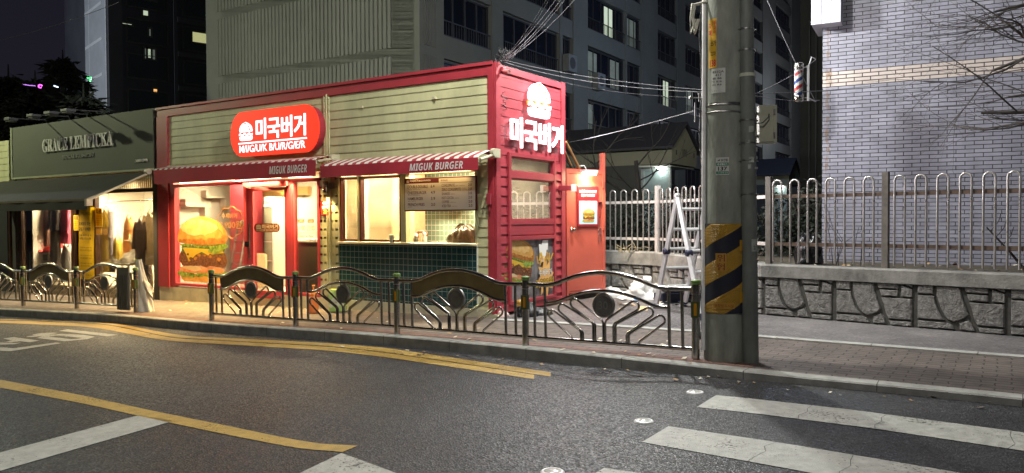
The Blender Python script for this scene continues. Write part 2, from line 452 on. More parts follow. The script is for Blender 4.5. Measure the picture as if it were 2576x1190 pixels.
# worn red blocks next to the kerb
m_redpave = brickmat('red_paving_blocks', (.20, .105, .08), (.15, .08, .065), (.03, .022, .02), .21, .105, .006, rough=.8, bump=.7, wob=.035, nvar=.4, vertical=False, rot=-rotp)
mb = MB(); rowsv = []
for i, p in enumerate(kin):
    n_ = kn(i)
    for j in range(3):
        q = p + n_*(.105*j + (.02*mnoise.noise(p*3) if j == 2 else 0)); q.z = gz(q.x) + .004; rowsv.append(q)
ii = [i for i in range(K-1) if -7.5 < kin[i].x < 1.9]
mb.add(rowsv, [(i*3+j, (i+1)*3+j, (i+1)*3+j+1, i*3+j+1) for i in ii for j in range(2)], 0, True)
struct(mb.build('sidewalk_red_course', m_redpave, base=V((0, 0, 0))))
# alley surface and its edging stones
E0 = V((-.22, 11.19, 0)); ed = V((.84, -.543, 0)).normalized(); back = V((.543, .84, 0)).normalized()
mb = MB()
mb.grid(lambda u, v: (lambda q: V((q.x, q.y, gz(q.x)+.006)))(E0 + ed*(14*u) + back*(7*v)), 28, 10)
struct(mb.build('alley', asphalt('worn_concrete', .15, 40, .22, (1, .96, .98)), base=V((0, 0, 0))))
mb = MB()
for i in range(14):
    a = E0 + ed*(i*1.0+.004); b = E0 + ed*(i*1.0+.996)
    P = [a, b, b - back*.15, a - back*.15]
    mb.add([V((q.x, q.y, gz(q.x)+.012)) for q in P] + [V((q.x, q.y, gz(q.x)-.05)) for q in P], [(0, 1, 2, 3), (0, 4, 5, 1), (1, 5, 6, 2), (2, 6, 7, 3), (3, 7, 4, 0)])
struct(mb.build('edging_strip', M('edging_concrete', (.34, .34, .32), .8, var=.25, scale=5, bump=.2), base=V((0, 0, 0))))

# road markings, children of the road
def worn(name, col, var=.25):
    m = M(name, col, .6, var=var, scale=14, bump=.25, bscale=120)
    n = m.node_tree.nodes; L = m.node_tree.links
    tr = n.new('ShaderNodeBsdfTransparent'); mx = n.new('ShaderNodeMixShader'); tc = n.new('ShaderNodeTexCoord')
    n1 = n.new('ShaderNodeTexNoise'); n1.inputs['Scale'].default_value = 46; n1.inputs['Detail'].default_value = 4; n1.inputs['Roughness'].default_value = .7
    n2 = n.new('ShaderNodeTexNoise'); n2.inputs['Scale'].default_value = 2.2; n2.inputs['Detail'].default_value = 5
    L.new(tc.outputs['Object'], n1.inputs['Vector']); L.new(tc.outputs['Object'], n2.inputs['Vector'])
    ad = n.new('ShaderNodeMath'); ad.operation = 'MULTIPLY_ADD'; ad.inputs[1].default_value = .55; L.new(n2.outputs[0], ad.inputs[0]); L.new(n1.outputs[0], ad.inputs[2])
    mr = n.new('ShaderNodeMapRange'); mr.inputs[1].default_value = .88; mr.inputs[2].default_value = .96; mr.inputs[3].default_value = 0; mr.inputs[4].default_value = .8
    L.new(ad.outputs[0], mr.inputs[0]); L.new(mr.outputs[0], mx.inputs[0])
    L.new(n['Principled BSDF'].outputs[0], mx.inputs[1]); L.new(tr.outputs[0], mx.inputs[2]); L.new(mx.outputs[0], n['Material Output'].inputs[0])
    return m
m_wm = worn('white_road_paint', (.34, .34, .31)); m_ym = worn('yellow_road_paint', (.36, .235, .055))
def rpt(x, y): p = ground(x, y, rz, .004); return p
def mark(name, polys, mat):
    b = MB()
    for poly in polys: b.quad([p if isinstance(p, V) else rpt(*p) for p in poly])
    return b.build(name, mat, parent=road)
def strip(top, bot, xs, mat, name):
    b = MB(); P = []
    sm = lambda c, x: sum(interp(c, max(xs[0], min(xs[-1], x+d_)))*w_ for d_, w_ in ((-36, .2), (-18, .2), (0, .2), (18, .2), (36, .2))) if xs[0]+36 < x < xs[-1]-60 else interp(c, x)
    for x in xs: P += [rpt(x, sm(top, x)), rpt(x, sm(bot, x))]
    b.add(P, [(2*i, 2*i+1, 2*i+3, 2*i+2) for i in range(len(xs)-1)])
    return b.build(name, mat, parent=road)
ltop = [(-60, 801.5), (45, 803.5), (300, 814), (350, 825), (412, 836.5), (469, 846), (637, 853.4), (825, 863), (966, 874), (1389, 937)]
lgap = [(-60, 804.5), (75, 806.5), (262, 814.5), (337, 829), (431, 850), (520, 854), (637, 861), (825, 871), (966, 885.5), (1366, 945)]
lbot = [(-60, 811), (0, 812), (225, 821.6), (270, 829), (401, 855), (469, 861), (637, 870), (825, 881.5), (966, 897.7), (1340, 953)]
xs = [-60+i*18 for i in range(80)]
strip(ltop, [(x, y-.8) for x, y in lgap], xs + [1385], m_ym, 'yellow_edge_line')
strip([(x, y+1) for x, y in lgap], lbot, xs[:-1] + [1343], m_ym, 'yellow_edge_line')
ytop = [(-200, 925), (0, 954.7), (225, 998), (375, 1031.5), (562, 1069), (750, 1108), (806, 1116), (900, 1121)]
ybot = [(-200, 945), (0, 975), (225, 1018), (375, 1052), (562, 1091.5), (750, 1128), (859, 1136.5)]
strip(ytop, ybot, [-200+i*26.5 for i in range(40)] + [862], m_ym, 'yellow_centre_line')
mark('yellow_line_end', [[(862, 1118.8), (900, 1121), (862, 1136.6)]], m_ym)
mark('white_stop_line', [[(352, 1043.5), (437, 1058.5), (0, 1184.5), (-200, 1243), (-200, 1192), (0, 1138.4)]], m_wm)
mark('white_diamond_marking', [[(859, 1139.5), (1000, 1191), (1075, 1222), (900, 1320), (640, 1245)]], m_wm)
sA = [(rpt(1801.6, 993.8), rpt(1752.8, 1023.8)), (rpt(1681.6, 1071.8), rpt(1615.6, 1111.8))]
d1 = (rpt(2576, 1087.8) - sA[0][0]); d2 = (rpt(2417.6, 1190) - sA[1][0]); d1b = (rpt(2576, 1133.8) - sA[0][1]); d2b = (rpt(2045.6, 1190) - sA[1][1])
for (a, b), u, v in ((sA[0], d1, d1b), (sA[1], d2, d2b)):
    u = V((u.x, u.y, 0)).normalized(); v = V((v.x, v.y, 0)).normalized(); P = []; N = 16
    for i in range(N+1):
        for q, e in ((a, u), (b, v)):
            z = q + e*(4.2*i/N); z.z = rz(z.x) + .004; P.append(z)
    bb = MB(); bb.add(P, [(2*i, 2*i+1, 2*i+3, 2*i+2) for i in range(N)])
    # hairline cracks across the paint
    for k in (3, 5, 8, 12):
        p0 = P[2*k]; p1 = P[2*k+1]; pts = [p0.lerp(p1, t) + V((random.uniform(-.03, .03), 0, .0016)) for t in (0, .25, .5, .75, 1)]
        for g, h in zip(pts, pts[1:]): bb.add([g + V((-.002, 0, 0)), g + V((.002, 0, 0)), h + V((.002, 0, 0)), h + V((-.002, 0, 0))], [(0, 1, 2, 3)], 1)
    bb.build('crosswalk_stripe', [m_wm, M('crack_dark', (.05, .05, .05), .9, var=0)], parent=road)
off = sA[1][0] - sA[0][0]; off2 = sA[1][1] - sA[0][1]
P = []
for i in range(9):
    for q in (sA[1][0]+off, sA[1][1]+off2):
        z = q + V((.84, -.543, 0))*(4*i/8); z.z = rz(z.x)+.004; P.append(z)
b = MB(); b.add(P, [(2*i, 2*i+1, 2*i+3, 2*i+2) for i in range(8)]); b.build('crosswalk_stripe', m_wm, parent=road)
def lp(pts): return [rpt(x*.125, 792.1+y*.125) for x, y in pts]
lets = MB()
for poly in ([(1180, 320), (1360, 290), (2365, 400), (2165, 432)],
             [(525, 437), (700, 410), (645, 395), (830, 365), (1060, 355), (1165, 365), (740, 440), (560, 447)],
             [(65, 475), (270, 447), (800, 518), (590, 552), (400, 530), (235, 515)],
             [(235, 515), (400, 530), (230, 555), (95, 545)],
             [(-300, 550), (0, 555), (270, 565), (440, 555), (300, 590), (0, 600), (-300, 606)],
             [(-300, 655), (90, 655), (270, 672), (1120, 555), (1245, 568), (210, 732), (130, 730), (-300, 690)]):
    lets.quad(lp(poly))
o_ = lp([(740, 465), (900, 405), (1230, 380), (1700, 405), (1910, 440), (1750, 490), (1300, 532), (900, 485)])
i_ = lp([(980, 437), (1060, 427), (1140, 418), (1400, 440), (1660, 463), (1560, 482), (1430, 490), (1200, 463)])
lets.add(o_+i_, [(k, (k+1) % 8, 8+(k+1) % 8, 8+k) for k in range(8)])
lets.build('road_lettering', m_wm, parent=road)

# road studs
def stud(p, label):
    t = thing('road_stud', label, 'road stud', p, group='road studs set in the asphalt')
    b = MB(); b.lathe(p, [(.075, -.01), (.075, .006), (.06, .014), (.056, .012)], 24); b.build('rim', m_alu, t)
    b = MB(); b.lathe(p, [(.056, .012), (.04, .019), (.0, .021)], 24); b.build('lens', M('stud_lens', (.42, .42, .4), .2, var=.4, scale=30, emit=.06, ecol=(1, .95, .8)), t)
    return t
P = [ground(x, y, rz) for x, y in ((1749, 988), (1620, 1061), (1390, 1189))]
s0 = stud(P[0], 'round silver road stud beside the end of the crosswalk stripe closest to the kerb')
dup(s0, P[1], label='round silver road stud beside the end of the second crosswalk stripe')
dup(s0, P[2], label='round silver road stud cut by the lower edge of the picture')

# ================================================================== BURGER SHOP
shop = thing('burger_shop', 'red and cream clapboard burger takeaway, warm light behind its glass front', 'shop', FF(4.2, 0, 0) - OV*1.0 + V((0, 0, -.1)), RZF)
HT = 3.73
b = MB()
siding(b, FF, .09, 3.41, 2.25, 3.53); siding(b, FF, 3.54, 8.01, 2.25, 3.53)
siding(b, FF, .10, .30, -.02, 2.25)
# small screw plates left on the boards
b.build('front_siding', m_cream, shop)
b = MB()
for a in (3.22, 3.5):
    z = .1
    while z < 2.2:
        b.box(FF, a, a+.17, -.03, .012, z, z+.108); z += .145
b.box(FF, 3.2, 3.66, -.06, -.03, .02, 2.25); b.box(FF, 3.29, 3.33, -.03, .014, .1, 2.2); b.box(FF, 3.57, 3.60, -.03, .014, .1, 2.2)
b.build('slatted_panel', m_cream, shop)
b = MB(); b.box(FF, 3.41, 3.54, -.02, .03, 2.25, 3.53); b.box(FF, 3.445, 3.465, .03, .045, 2.25, 3.56); b.box(FF, 3.495, 3.515, .03, .045, 2.25, 3.53)
b.tube([FF(3.40, .03, 3.5), FF(3.40, .03, 2.4)], .012); b.tube([FF(3.40, .03, 2.2), FF(3.41, .03, .1)], .02); b.tube([FF(3.46, .03, 2.2), FF(3.46, .03, .1)], .016)
b.build('joint_cover', m_cream, shop)
# red steel frame
b = MB()
b.box(FF, -.0, .10, -.12, .035, .0, HT); b.box(FF, 8.01, 8.38, -.12, .05, .05, HT-.2)
b.box(FF, .10, 8.38, -.12, .03, 3.53, HT-.05); b.box(FF, .0, 8.40, -.16, .055, HT-.05, HT)
b.box(FF, 7.86, 8.01, -.1, .03, .05, 2.3)
b.build('red_frame', m_red, shop, bevel=.004)
b = MB(); b.box(FF, .05, 8.35, -2.05, -.12, 3.5, 3.56); b.build('roof', M('roof_sheet', (.12, .11, .1), .8), shop)
# plinth follows the falling pavement
b = MB(); P = []
for i in range(13):
    a = .02 + 8.36*i/12; p = FF(a, 0, 0); g = gz(p.x)
    P += [FF(a, .03, g-.1), FF(a, .03, .06), FF(a, -.1, .06)]
b.add(P, [(3*i+k, 3*i+3+k, 3*i+4+k, 3*i+1+k) for i in range(12) for k in (0, 1)])
b.add([FF(8.38, .03, -.35), FF(8.38, -2, -.35), FF(8.38, -2, .06), FF(8.38, .03, .06)], [(0, 1, 2, 3)])
b.box(FF, -.07, .0, -.1, .06, -.12, -.01)
b.build('plinth', m_plinth, shop)
# side wall
b = MB()
siding(b, SS, .12, .36, .02, 2.37, lip=.014); siding(b, SS, 1.75, 1.97, .02, 2.37, lip=.024); siding(b, SS, .12, 1.97, 2.37, 3.6, lip=.007)
b.build('side_siding', m_redside, shop)
b = MB(); b.box(SS, .0, .12, -.02, .035, .0, HT); b.box(SS, 1.97, 2.1, -.06, .035, .0, HT-.02); b.box(SS, .12, 1.97, -.04, .03, 3.6, HT-.03)
b.box(SS, .12, 1.97, -.03, .03, .0, .1)
b.box(SS, .33, .39, -.04, .045, .1, 2.42); b.box(SS, 1.70, 1.76, -.04, .045, .1, 2.42)
b.box(SS, .39, 1.70, -.04, .045, 2.36, 2.42); b.box(SS, .39, 1.70, -.04, .04, 2.03, 2.13); b.box(SS, .39, 1.70, -.04, .04, 1.32, 1.39)
b.box(SS, .39, 1.70, -.04, .02, 1.12, 1.18); b.box(SS, .39, 1.70, -.04, .03, 1.16, 1.32); b.box(SS, .39, 1.70, -.04, .048, 1.08, 1.14); b.box(SS, .39, 1.70, -.04, .045, .1, .15)
b.build('side_frame', m_redside, shop, bevel=.003)
b = MB(); b.box(FF, 8.3, 8.36, -2.05, -.12, -.3, 3.5); b.box(FF, .05, 8.35, -2.06, -2.04, .0, 3.5); b.build('rear_wall', m_redside, shop)
# interior shell
b = MB(); b.box(FF, .06, 8.3, -2.03, -.05, .03, .075); b.build('interior_floor', M('floor_tile', (.4, .36, .3), .4, var=.1), shop)
b = MB(); b.box(FF, .06, 8.3, -2.03, -.05, 2.42, 2.46); b.build('ceiling', m_white, shop)
b = MB(); b.box(FF, 3.25, 8.3, -2.03, -1.99, .075, 2.42); b.box(FF, 8.26, 8.3, -1.99, -.1, .075, 2.42); b.box(FF, 3.2, 3.25, -2, -.1, .075, 2.42)
b.build('interior_wall', m_white, shop)
m_itile = brickmat('inside_green_tile', (.17, .26, .2), (.15, .23, .18), (.6, .58, .5), .1, .1, .006, offset=0, rough=.25, bump=.2)
b = MB(); b.box(FF, .06, 3.2, -2.03, -1.99, .075, 2.42); b.build('kitchen_tiles', m_itile, shop)
b = MB(); b.box(FF, HX(1043, -1.2), HX(1024, -1.2), -1.5, -1.2, .075, 2.4); b.build('kitchen_partition', M('partition_paint', (.62, .28, .16), .6), shop)
b = MB(); b.box(FF, HX(1150, -1.7), HX(1050, -1.7), -1.95, -1.7, 1.60, 1.8); b.build('extractor_hood', M('hood_paint', (.6, .5, .2), .4), shop)
b = MB(); b.box(FF, HX(632, -1.0), HX(580, -1.0), -1.3, -1.0, .075, 2.42); b.build('red_pillar', m_red, shop)
b = MB(); b.box(FF, .35, 3.15, -.75, -.06, .9, 1.0); b.build('worktop', m_white, shop)
# wall shelves on the end wall of the lit room
LWF = Fr(FF(8.255, 0, 0), -OV, -DV)
b = MB()
for x0, x1, y0, y1 in ((505, 556, 498, 522), (452, 505, 520, 548)):
    p0, q0 = LWF.hit(x0, y0); p1, q1 = LWF.hit(x1, y1); lo, hi = min(p0, p1), max(p0, p1)
    b.box(LWF, lo, hi, .0, .2, q0, q0+.03); b.box(LWF, hi-.03, hi, .0, .2, q1, q0); b.box(LWF, lo, lo+.03, .0, .2, q0, q0+.16)
b.build('wall_shelf', m_white, shop)
b = MB()
for x, y in ((911, 270), (1093, 247)):
    a_, c_ = FF.hit(x, y); b.box(FF, a_-.03, a_+.03, .0, .03, c_-.012, c_+.02); b.box(FF, a_-.05, a_-.03, .0, .045, c_-.02, c_)
b.build('wall_hook', m_plinth, shop)
# ceiling lamps
for a, o_, pw in ((6.9, -.9, 430), (5.0, -.9, 380), (2.4, -.7, 230), (.9, -.8, 120)):
    b = MB(); b.box(FF, a-.3, a+.3, o_-.3, o_+.3, 2.395, 2.42); b.build('ceiling_lamp', M('lamp_panel', (1, .85, .6), .5, var=0, emit=4, ecol=(1, .82, .5)), shop)
    l = lamp('shop_light', 'AREA', FF(a, o_, 2.38), pw, (1, .81, .48)); l.data.size = .6

m_wood = M('dark_red_wood', (.11, .022, .014), .5, var=.2)
def window(parent, F, a0, a1, c0, c1, wd=.06, b0=-.06, b1=.03, fm=m_red, gm=m_glass, gb=-.02, mull=()):
    mb = MB(); frame_ring(mb, F, a0, a1, c0, c1, wd, b0, b1)
    for a in mull: mb.box(F, a-.02, a+.02, b0+.01, b1-.005, c0+wd, c1-wd)
    f = mb.build('window_frame', fm, parent, bevel=.003)
    mb = MB(); mb.box(F, a0+wd*.5, a1-wd*.5, gb-.004, gb+.004, c0+wd*.5, c1-wd*.5); mb.build('pane', gm, f)
    return f
window(shop, FF, 5.62, 7.88, .09, 2.14, .055)
window(shop, FF, 3.66, 4.36, .06, 2.14, .055)
f = window(shop, FF, 2.72, 3.16, 1.045, 2.12, .035, fm=m_wood)
window(shop, FF, 1.80, 2.71, 1.045, 2.12, .035, fm=m_wood)
window(shop, SS, .39, 1.70, 1.39, 2.03, .02, gm=m_glassd, fm=m_redside, gb=0)
window(shop, SS, .39, 1.70, 2.13, 2.36, .02, gm=m_glassd, fm=m_redside, gb=0)
b = MB(); b.box(FF, 2.705, 2.745, -.04, .036, 1.04, 2.16); b.box(FF, 1.69, 1.80, -.06, .036, 1.04, 2.16); b.box(FF, .30, .34, -.06, .034, 1.04, 2.16)
b.box(FF, .30, 3.2, -.08, .04, 2.12, 2.25); b.box(FF, 3.17, 3.2, -.06, .034, 1.04, 2.12)
b.build('window_surround', m_cream, shop, bevel=.003)
# door: slightly ajar glass leaf between red posts
b = MB(); b.box(FF, 4.36, 4.49, -.09, .035, .05, 2.14); b.box(FF, 5.45, 5.62, -.09, .035, .05, 2.14); b.box(FF, 4.49, 5.45, -.09, .03, 2.02, 2.14); b.box(FF, 4.40, 5.6, .03, .1, 2.02, 2.1)
fr_ = b.build('door_frame', m_red, shop, bevel=.003)
hinge = FF(4.50, -.0, 0); ang = R(9)
dex = DV*math.cos(ang) + OV*math.sin(ang); DF = Fr(hinge, dex, V((-dex.y, dex.x, 0)))
b = MB(); frame_ring(b, DF, .0, .94, -.02, 2.0, .05, -.02, .02); b.box(DF, .78, .89, -.02, .02, .03, 1.95); b.box(DF, .05, .78, -.018, .018, .03, .12)
door = b.build('door', m_red, shop, bevel=.003)
b = MB(); b.box(DF, .04, .80, -.004, .004, .1, 1.96); b.build('pane', m_glass, door)
b = MB(); b.tube([DF(.84, .06, .7), DF(.84, .06, 1.35)], .014); b.tube([DF(.84, .02, .75), DF(.84, .06, .75)], .009); b.tube([DF(.84, .02, 1.3), DF(.84, .06, 1.3)], .009)
b.box(DF, .86, .96, .0, .05, .92, 1.02); b.build('handle', m_steel, door)
# service counter
m_tile = brickmat('dark_green_tile', (.013, .052, .056), (.017, .064, .066), (.24, .30, .27), .0975, .0975, .004, offset=0, rough=.22, bump=.35, nvar=.2)
b = MB(); b.box(FF, .315, 3.19, -.3, .022, .02, 1.0); c_ = b.build('counter', m_tile, shop)
b = MB(); b.box(FF, .30, 3.22, -.35, .07, 1.0, 1.035); b.build('countertop', M('cream_counter', (.66, .62, .46), .4, var=.06), c_, bevel=.004)
b = MB(); b.box(FF, .30, .316, .0, .03, .02, 1.0); b.build('edge_trim', M('pale_trim', (.7, .75, .68), .4), c_)
# film sheets hung behind the two sliding windows
m_film = M('backlit_film', (.72, .56, .34), .6, var=.12, scale=3, bump=.4, bscale=5, trans=.75)
for a0, a1 in ((2.76, 3.13), (1.83, 2.62)):
    b = MB(); b.grid(lambda u, v: FF(a0+(a1-a0)*u, -.10 + .02*mnoise.noise(V((u*3, v*5, a0))) + .012*math.sin(v*9+u*3), 1.07 + 1.02*v), 16, 22)
    b.build('film_sheet', m_film, shop)
b = MB(); b.grid(lambda u, v: SS(.40+1.28*u, -.06 + .012*mnoise.noise(V((u*4, v*6, 3))), 1.40 + .62*v), 14, 12); b.grid(lambda u, v: SS(.40+1.28*u, -.06 + .01*mnoise.noise(V((u*4, v*4, 9))), 2.14 + .2*v), 14, 4)
b.build('film_sheet', M('grey_film', (.62, .58, .55), .5, var=.15, scale=4, bump=.3, bscale=8, trans=.35), shop)

def burger_art(mb, F, a0, a1, c0, c1, b, mi, flip=False, seed=1, tilt=0):
    """flat printed burger: mi = indices bun, lettuce, cheese, patty, tomato, onion, shade"""
    rnd = random.Random(seed)
    bun, let, chs, pat, tom, oni, dk, hi_, rim = mi
    lay = [0]
    def put(poly, m):
        lay[0] += 1
        pts = []
        for x, y in poly:
            if tilt: x, y = .5+(x-.5)*math.cos(tilt)-(y-.5)*math.sin(tilt), .5+(x-.5)*math.sin(tilt)+(y-.5)*math.cos(tilt)
            xx = 1-x if flip else x
            pts.append(F(a0+(a1-a0)*xx, b+lay[0]*.0007, c0+(c1-c0)*y))
        mb.add(pts, [tuple(range(len(pts)))], m)
    def wav(x0, x1, y, amp, n, y2=None):
        return [(x0+(x1-x0)*i/n, (y if y2 is None else y+(y2-y)*i/n)+amp*rnd.uniform(-1, 1)) for i in range(n+1)]
    put([(.14, .02), (.86, .02), (.92, .06), (.93, .14), (.07, .14), (.08, .06)], bun)
    put(wav(.0, 1, .17, .02, 18) + wav(1, 0, .11, .045, 26), let)
    put([(.06, .17), (.3, .15), (.7, .16), (.9, .17), (.94, .22), (.8, .255), (.2, .255), (.05, .23)], tom)
    put([(.1, .22), (.35, .17), (.5, .2), (.45, .25), (.2, .27)], oni)
    put(wav(.12, .95, .25, .012, 16) + [(.98, .33), (.97, .42)] + wav(.93, .1, .46, .018, 18) + [(.05, .42), (.04, .33)], pat)
    put(wav(.1, .9, .45, .02, 10) + [(.95, .52)] + wav(.92, .1, .56, .012, 10), dk)
    put([(.16, .53), (.9, .5), (.92, .46), (.62, .42), (.5, .47), (.38, .42), (.24, .31), (.19, .42), (.12, .52)], chs)
    put(wav(.06, .96, .545, .03, 22) + wav(.96, .06, .59, .02, 22), let)
    put([(.62, .48), (.75, .44), (.9, .5), (1.0, .55), (.92, .66), (.8, .6), (.7, .56)], let)
    dome = [(.04, .6)] + [(.5-.48*math.cos(t)*(1+.0*rnd.random()), .64+.35*math.sin(t)**.85) for t in [PI*i/22 for i in range(23)]] + [(.96, .6), (.75, .575), (.5, .565), (.25, .58)]
    put(dome, bun)
    put([(.05, .62)] + [(.06+.88*i/18, .66+.02*rnd.uniform(-1, 1)) for i in range(19)] + [(.95, .62), (.96, .6), (.75, .577), (.5, .567), (.25, .582), (.045, .602)], rim)
    put([(.5+.36*math.cos(t)*(1+.1*rnd.uniform(-1, 1))-.06, .83+.12*math.sin(t)*(1+.12*rnd.uniform(-1, 1))) for t in [2*PI*i/26 for i in range(26)]], hi_)
    put([(.88, .7), (.93, .62), (1.0, .66), (.97, .78), (.9, .86), (.93, .74)], rim)
    put(wav(.08, .92, .105, .03, 20) + [(.92, .13), (.08, .13)], let)
    for k in range(10):
        x = .16+.72*rnd.random(); y = .32+.12*rnd.random(); r_ = rnd.uniform(.02, .045)
        put([(x+r_*math.cos(t)*rnd.uniform(.7, 1.2), y+r_*.7*math.sin(t)*rnd.uniform(.7, 1.2)) for t in [2*PI*i/9 for i in range(9)]], rim if k % 2 else pat)
def artmat(name, c1, c2, scale, trans=.3, det=6):
    m = M(name, c1, .6, var=0, trans=0)
    n = m.node_tree.nodes; L = m.node_tree.links; p = n['Principled BSDF']
    tc = n.new('ShaderNodeTexCoord'); nz = n.new('ShaderNodeTexNoise'); nz.inputs['Scale'].default_value = scale; nz.inputs['Detail'].default_value = det
    L.new(tc.outputs['Object'], nz.inputs['Vector']); cr = n.new('ShaderNodeValToRGB'); L.new(nz.outputs[0], cr.inputs[0])
    cr.color_ramp.elements[0].position = .35; cr.color_ramp.elements[1].position = .65
    cr.color_ramp.elements[0].color = (*c1, 1); cr.color_ramp.elements[1].color = (*c2, 1)
    L.new(cr.outputs[0], p.inputs['Base Color'])
    if trans:
        out = n['Material Output']; t = n.new('ShaderNodeBsdfTranslucent'); mx = n.new('ShaderNodeMixShader'); mx.inputs[0].default_value = trans
        L.new(cr.outputs[0], t.inputs[0]); L.new(p.outputs[0], mx.inputs[1]); L.new(t.outputs[0], mx.inputs[2]); L.new(mx.outputs[0], out.inputs[0])
    return m
ART = [artmat('print_bun', (.62, .27, .05), (.78, .47, .13), 5), artmat('print_lettuce', (.16, .3, .03), (.5, .6, .13), 22), artmat('print_cheese', (.8, .5, .03), (.82, .58, .08), 5),
       artmat('print_patty', (.06, .018, .008), (.34, .14, .06), 42), artmat('print_tomato', (.7, .18, .06), (.78, .4, .2), 8), artmat('print_onion', (.75, .6, .3), (.8, .7, .4), 6), artmat('print_shade', (.07, .09, .02), (.2, .25, .05), 30), artmat('print_bun_light', (.72, .42, .12), (.85, .6, .25), 9), artmat('print_bun_rim', (.33, .11, .02), (.55, .24, .05), 14)]
ARTT = [artmat('window_'+n_, a_, b_, s_, .34) for n_, a_, b_, s_ in (('bun', (.62, .25, .035), (.76, .42, .09), 6), ('lettuce', (.10, .22, .02), (.45, .58, .1), 18), ('cheese', (.85, .55, .03), (.88, .64, .08), 5),
       ('patty', (.06, .02, .008), (.30, .12, .05), 34), ('tomato', (.75, .2, .06), (.85, .45, .2), 8), ('onion', (.8, .66, .34), (.85, .74, .44), 6), ('shade', (.07, .09, .02), (.2, .25, .05), 30), ('bun_light', (.85, .6, .2), (.92, .74, .35), 7), ('bun_rim', (.45, .16, .025), (.66, .32, .07), 12))]
IDX = list(range(9))

def logo(mb, F, a0, a1, c0, c1, b, depth, mi=0, mi2=1, flip=False):
    """burger mark: domed bun with a sail shaped cut, wavy filling, lower bun"""
    def q(pts, d0, d1, m):
        mb.prism(F, [(a0+(a1-a0)*x, c0+(c1-c0)*y) for x, y in pts], b+d0, b+d1, m)
    dome = [(.06, .46), (.03, .6), (.1, .78), (.25, .91), (.4, .96), (.48, 1.0), (.55, .96), (.62, .94), (.8, .85), (.93, .7), (.97, .55), (.95, .46), (.8, .45)]
    q(dome, 0, depth, mi)
    q([(.26, .55), (.44, .9), (.52, .9), (.6, .66), (.7, .74), (.74, .7), (.76, .58), (.84, .47), (.96, .47), (.86, .51), (.78, .66), (.76, .78), (.6, .70), (.53, .95), (.42, .95)], depth, depth+.004, mi2)
    n = 24; up = [(.0+i/n, .38 + .035*math.sin(i/n*6*PI)) for i in range(n+1)]; lo = [(x, y-.1) for x, y in up]
    q([(.02, .3), (.0, .38), (.05, .44), (.95, .44), (1, .38), (.98, .3)], 0, depth*.6, mi2)
    q(up + lo[::-1], depth*.6, depth, mi)
    q([(.06, .24), (.94, .24), (.97, .16), (.93, .04), (.82, .0), (.18, .0), (.07, .04), (.03, .16)], 0, depth, mi)

# window graphics
b = MB(); burger_art(b, FF, 6.2, 7.82, .16, 1.5, -.013, IDX, flip=True, seed=3)
tags(b.build('window_decal', ARTT), 'large printed burger on the left window of the red shop', 'window decal')
m_brown2 = M('brown_line_print', (.30, .13, .03), .6, var=0, trans=.4)
b = MB()
pts = []
for i in range(84):
    t = 2*PI*i/84; r_ = 1 + .12*abs(math.sin(t*4.5)); pts.append(FF(6.12+.36*r_*math.cos(t), -.010, 1.37+.27*r_*math.sin(t)))
b.tube(pts, .007, 5, closed=True)
b.text('수제버거', FF, 6.38, 5.92, 1.44, 1.545, -.011, bold=.01)
b.text('3,900원', FF, 6.44, 5.80, 1.24, 1.40, -.011, bold=.005)
tags(b.build('price_decal', m_brown2), 'brown cloud shaped price outline with 3,900 written in it on the window', 'window decal')
m_offw = M('cream_print', (.8, .72, .5), .6, var=0, trans=.3)
b = MB()
def pill(a0, a1, c0, c1, n=14):
    r = (c1-c0)/2; cc = (c0+c1)/2
    return [(a0+r+r*math.cos(t), cc+r*math.sin(t)) for t in [PI/2+PI*i/n for i in range(n+1)]] + [(a1-r+r*math.cos(t), cc+r*math.sin(t)) for t in [-PI/2+PI*i/n for i in range(n+1)]]
b.prism(DF, pill(.17, .77, 1.19, 1.35), .006, .008, 0)
logo(b, DF, .72, .60, 1.25, 1.33, .009, .001, 1, 0); b.text('미국버거', DF, .58, .21, 1.255, 1.33, .0105, bold=.02, mi=1); b.text('M/I/G/U/K B/U/R/G/E/R', DF, .72, .21, 1.205, 1.235, .0105, mi=1)
b.box(DF, .21, .72, .009, .010, 1.243, 1.248, 1)
tags(b.build('door_decal', [m_brownp, m_offw]), 'brown pill shaped shop logo on the glass door', 'window decal')
b = MB()
for a, tx, hr in ((4.16, 'OPEN', '11:00'), (3.92, 'CLOSE', '22:00')):
    b.prism(FF, [(a+.08, 1.36), (a-.08, 1.36), (a-.08, 1.42), (a+.08, 1.42)], -.014, -.012, 0)
    b.text(tx, FF, a+.055, a-.055, 1.373, 1.407, -.0115, mi=1); b.text(hr, FF, a+.1, a-.1, 1.22, 1.31, -.012, mi=0)
b.box(FF, 3.81, 4.27, -.014, -.012, 1.175, 1.181, 0); b.text('Closed on Mon', FF, 4.26, 3.86, 1.10, 1.15, -.012, mi=0)
tags(b.build('opening_hours_decal', [m_brown2, m_offw]), 'opening hours 11:00 and 22:00 printed on the narrow window by the door', 'window decal')

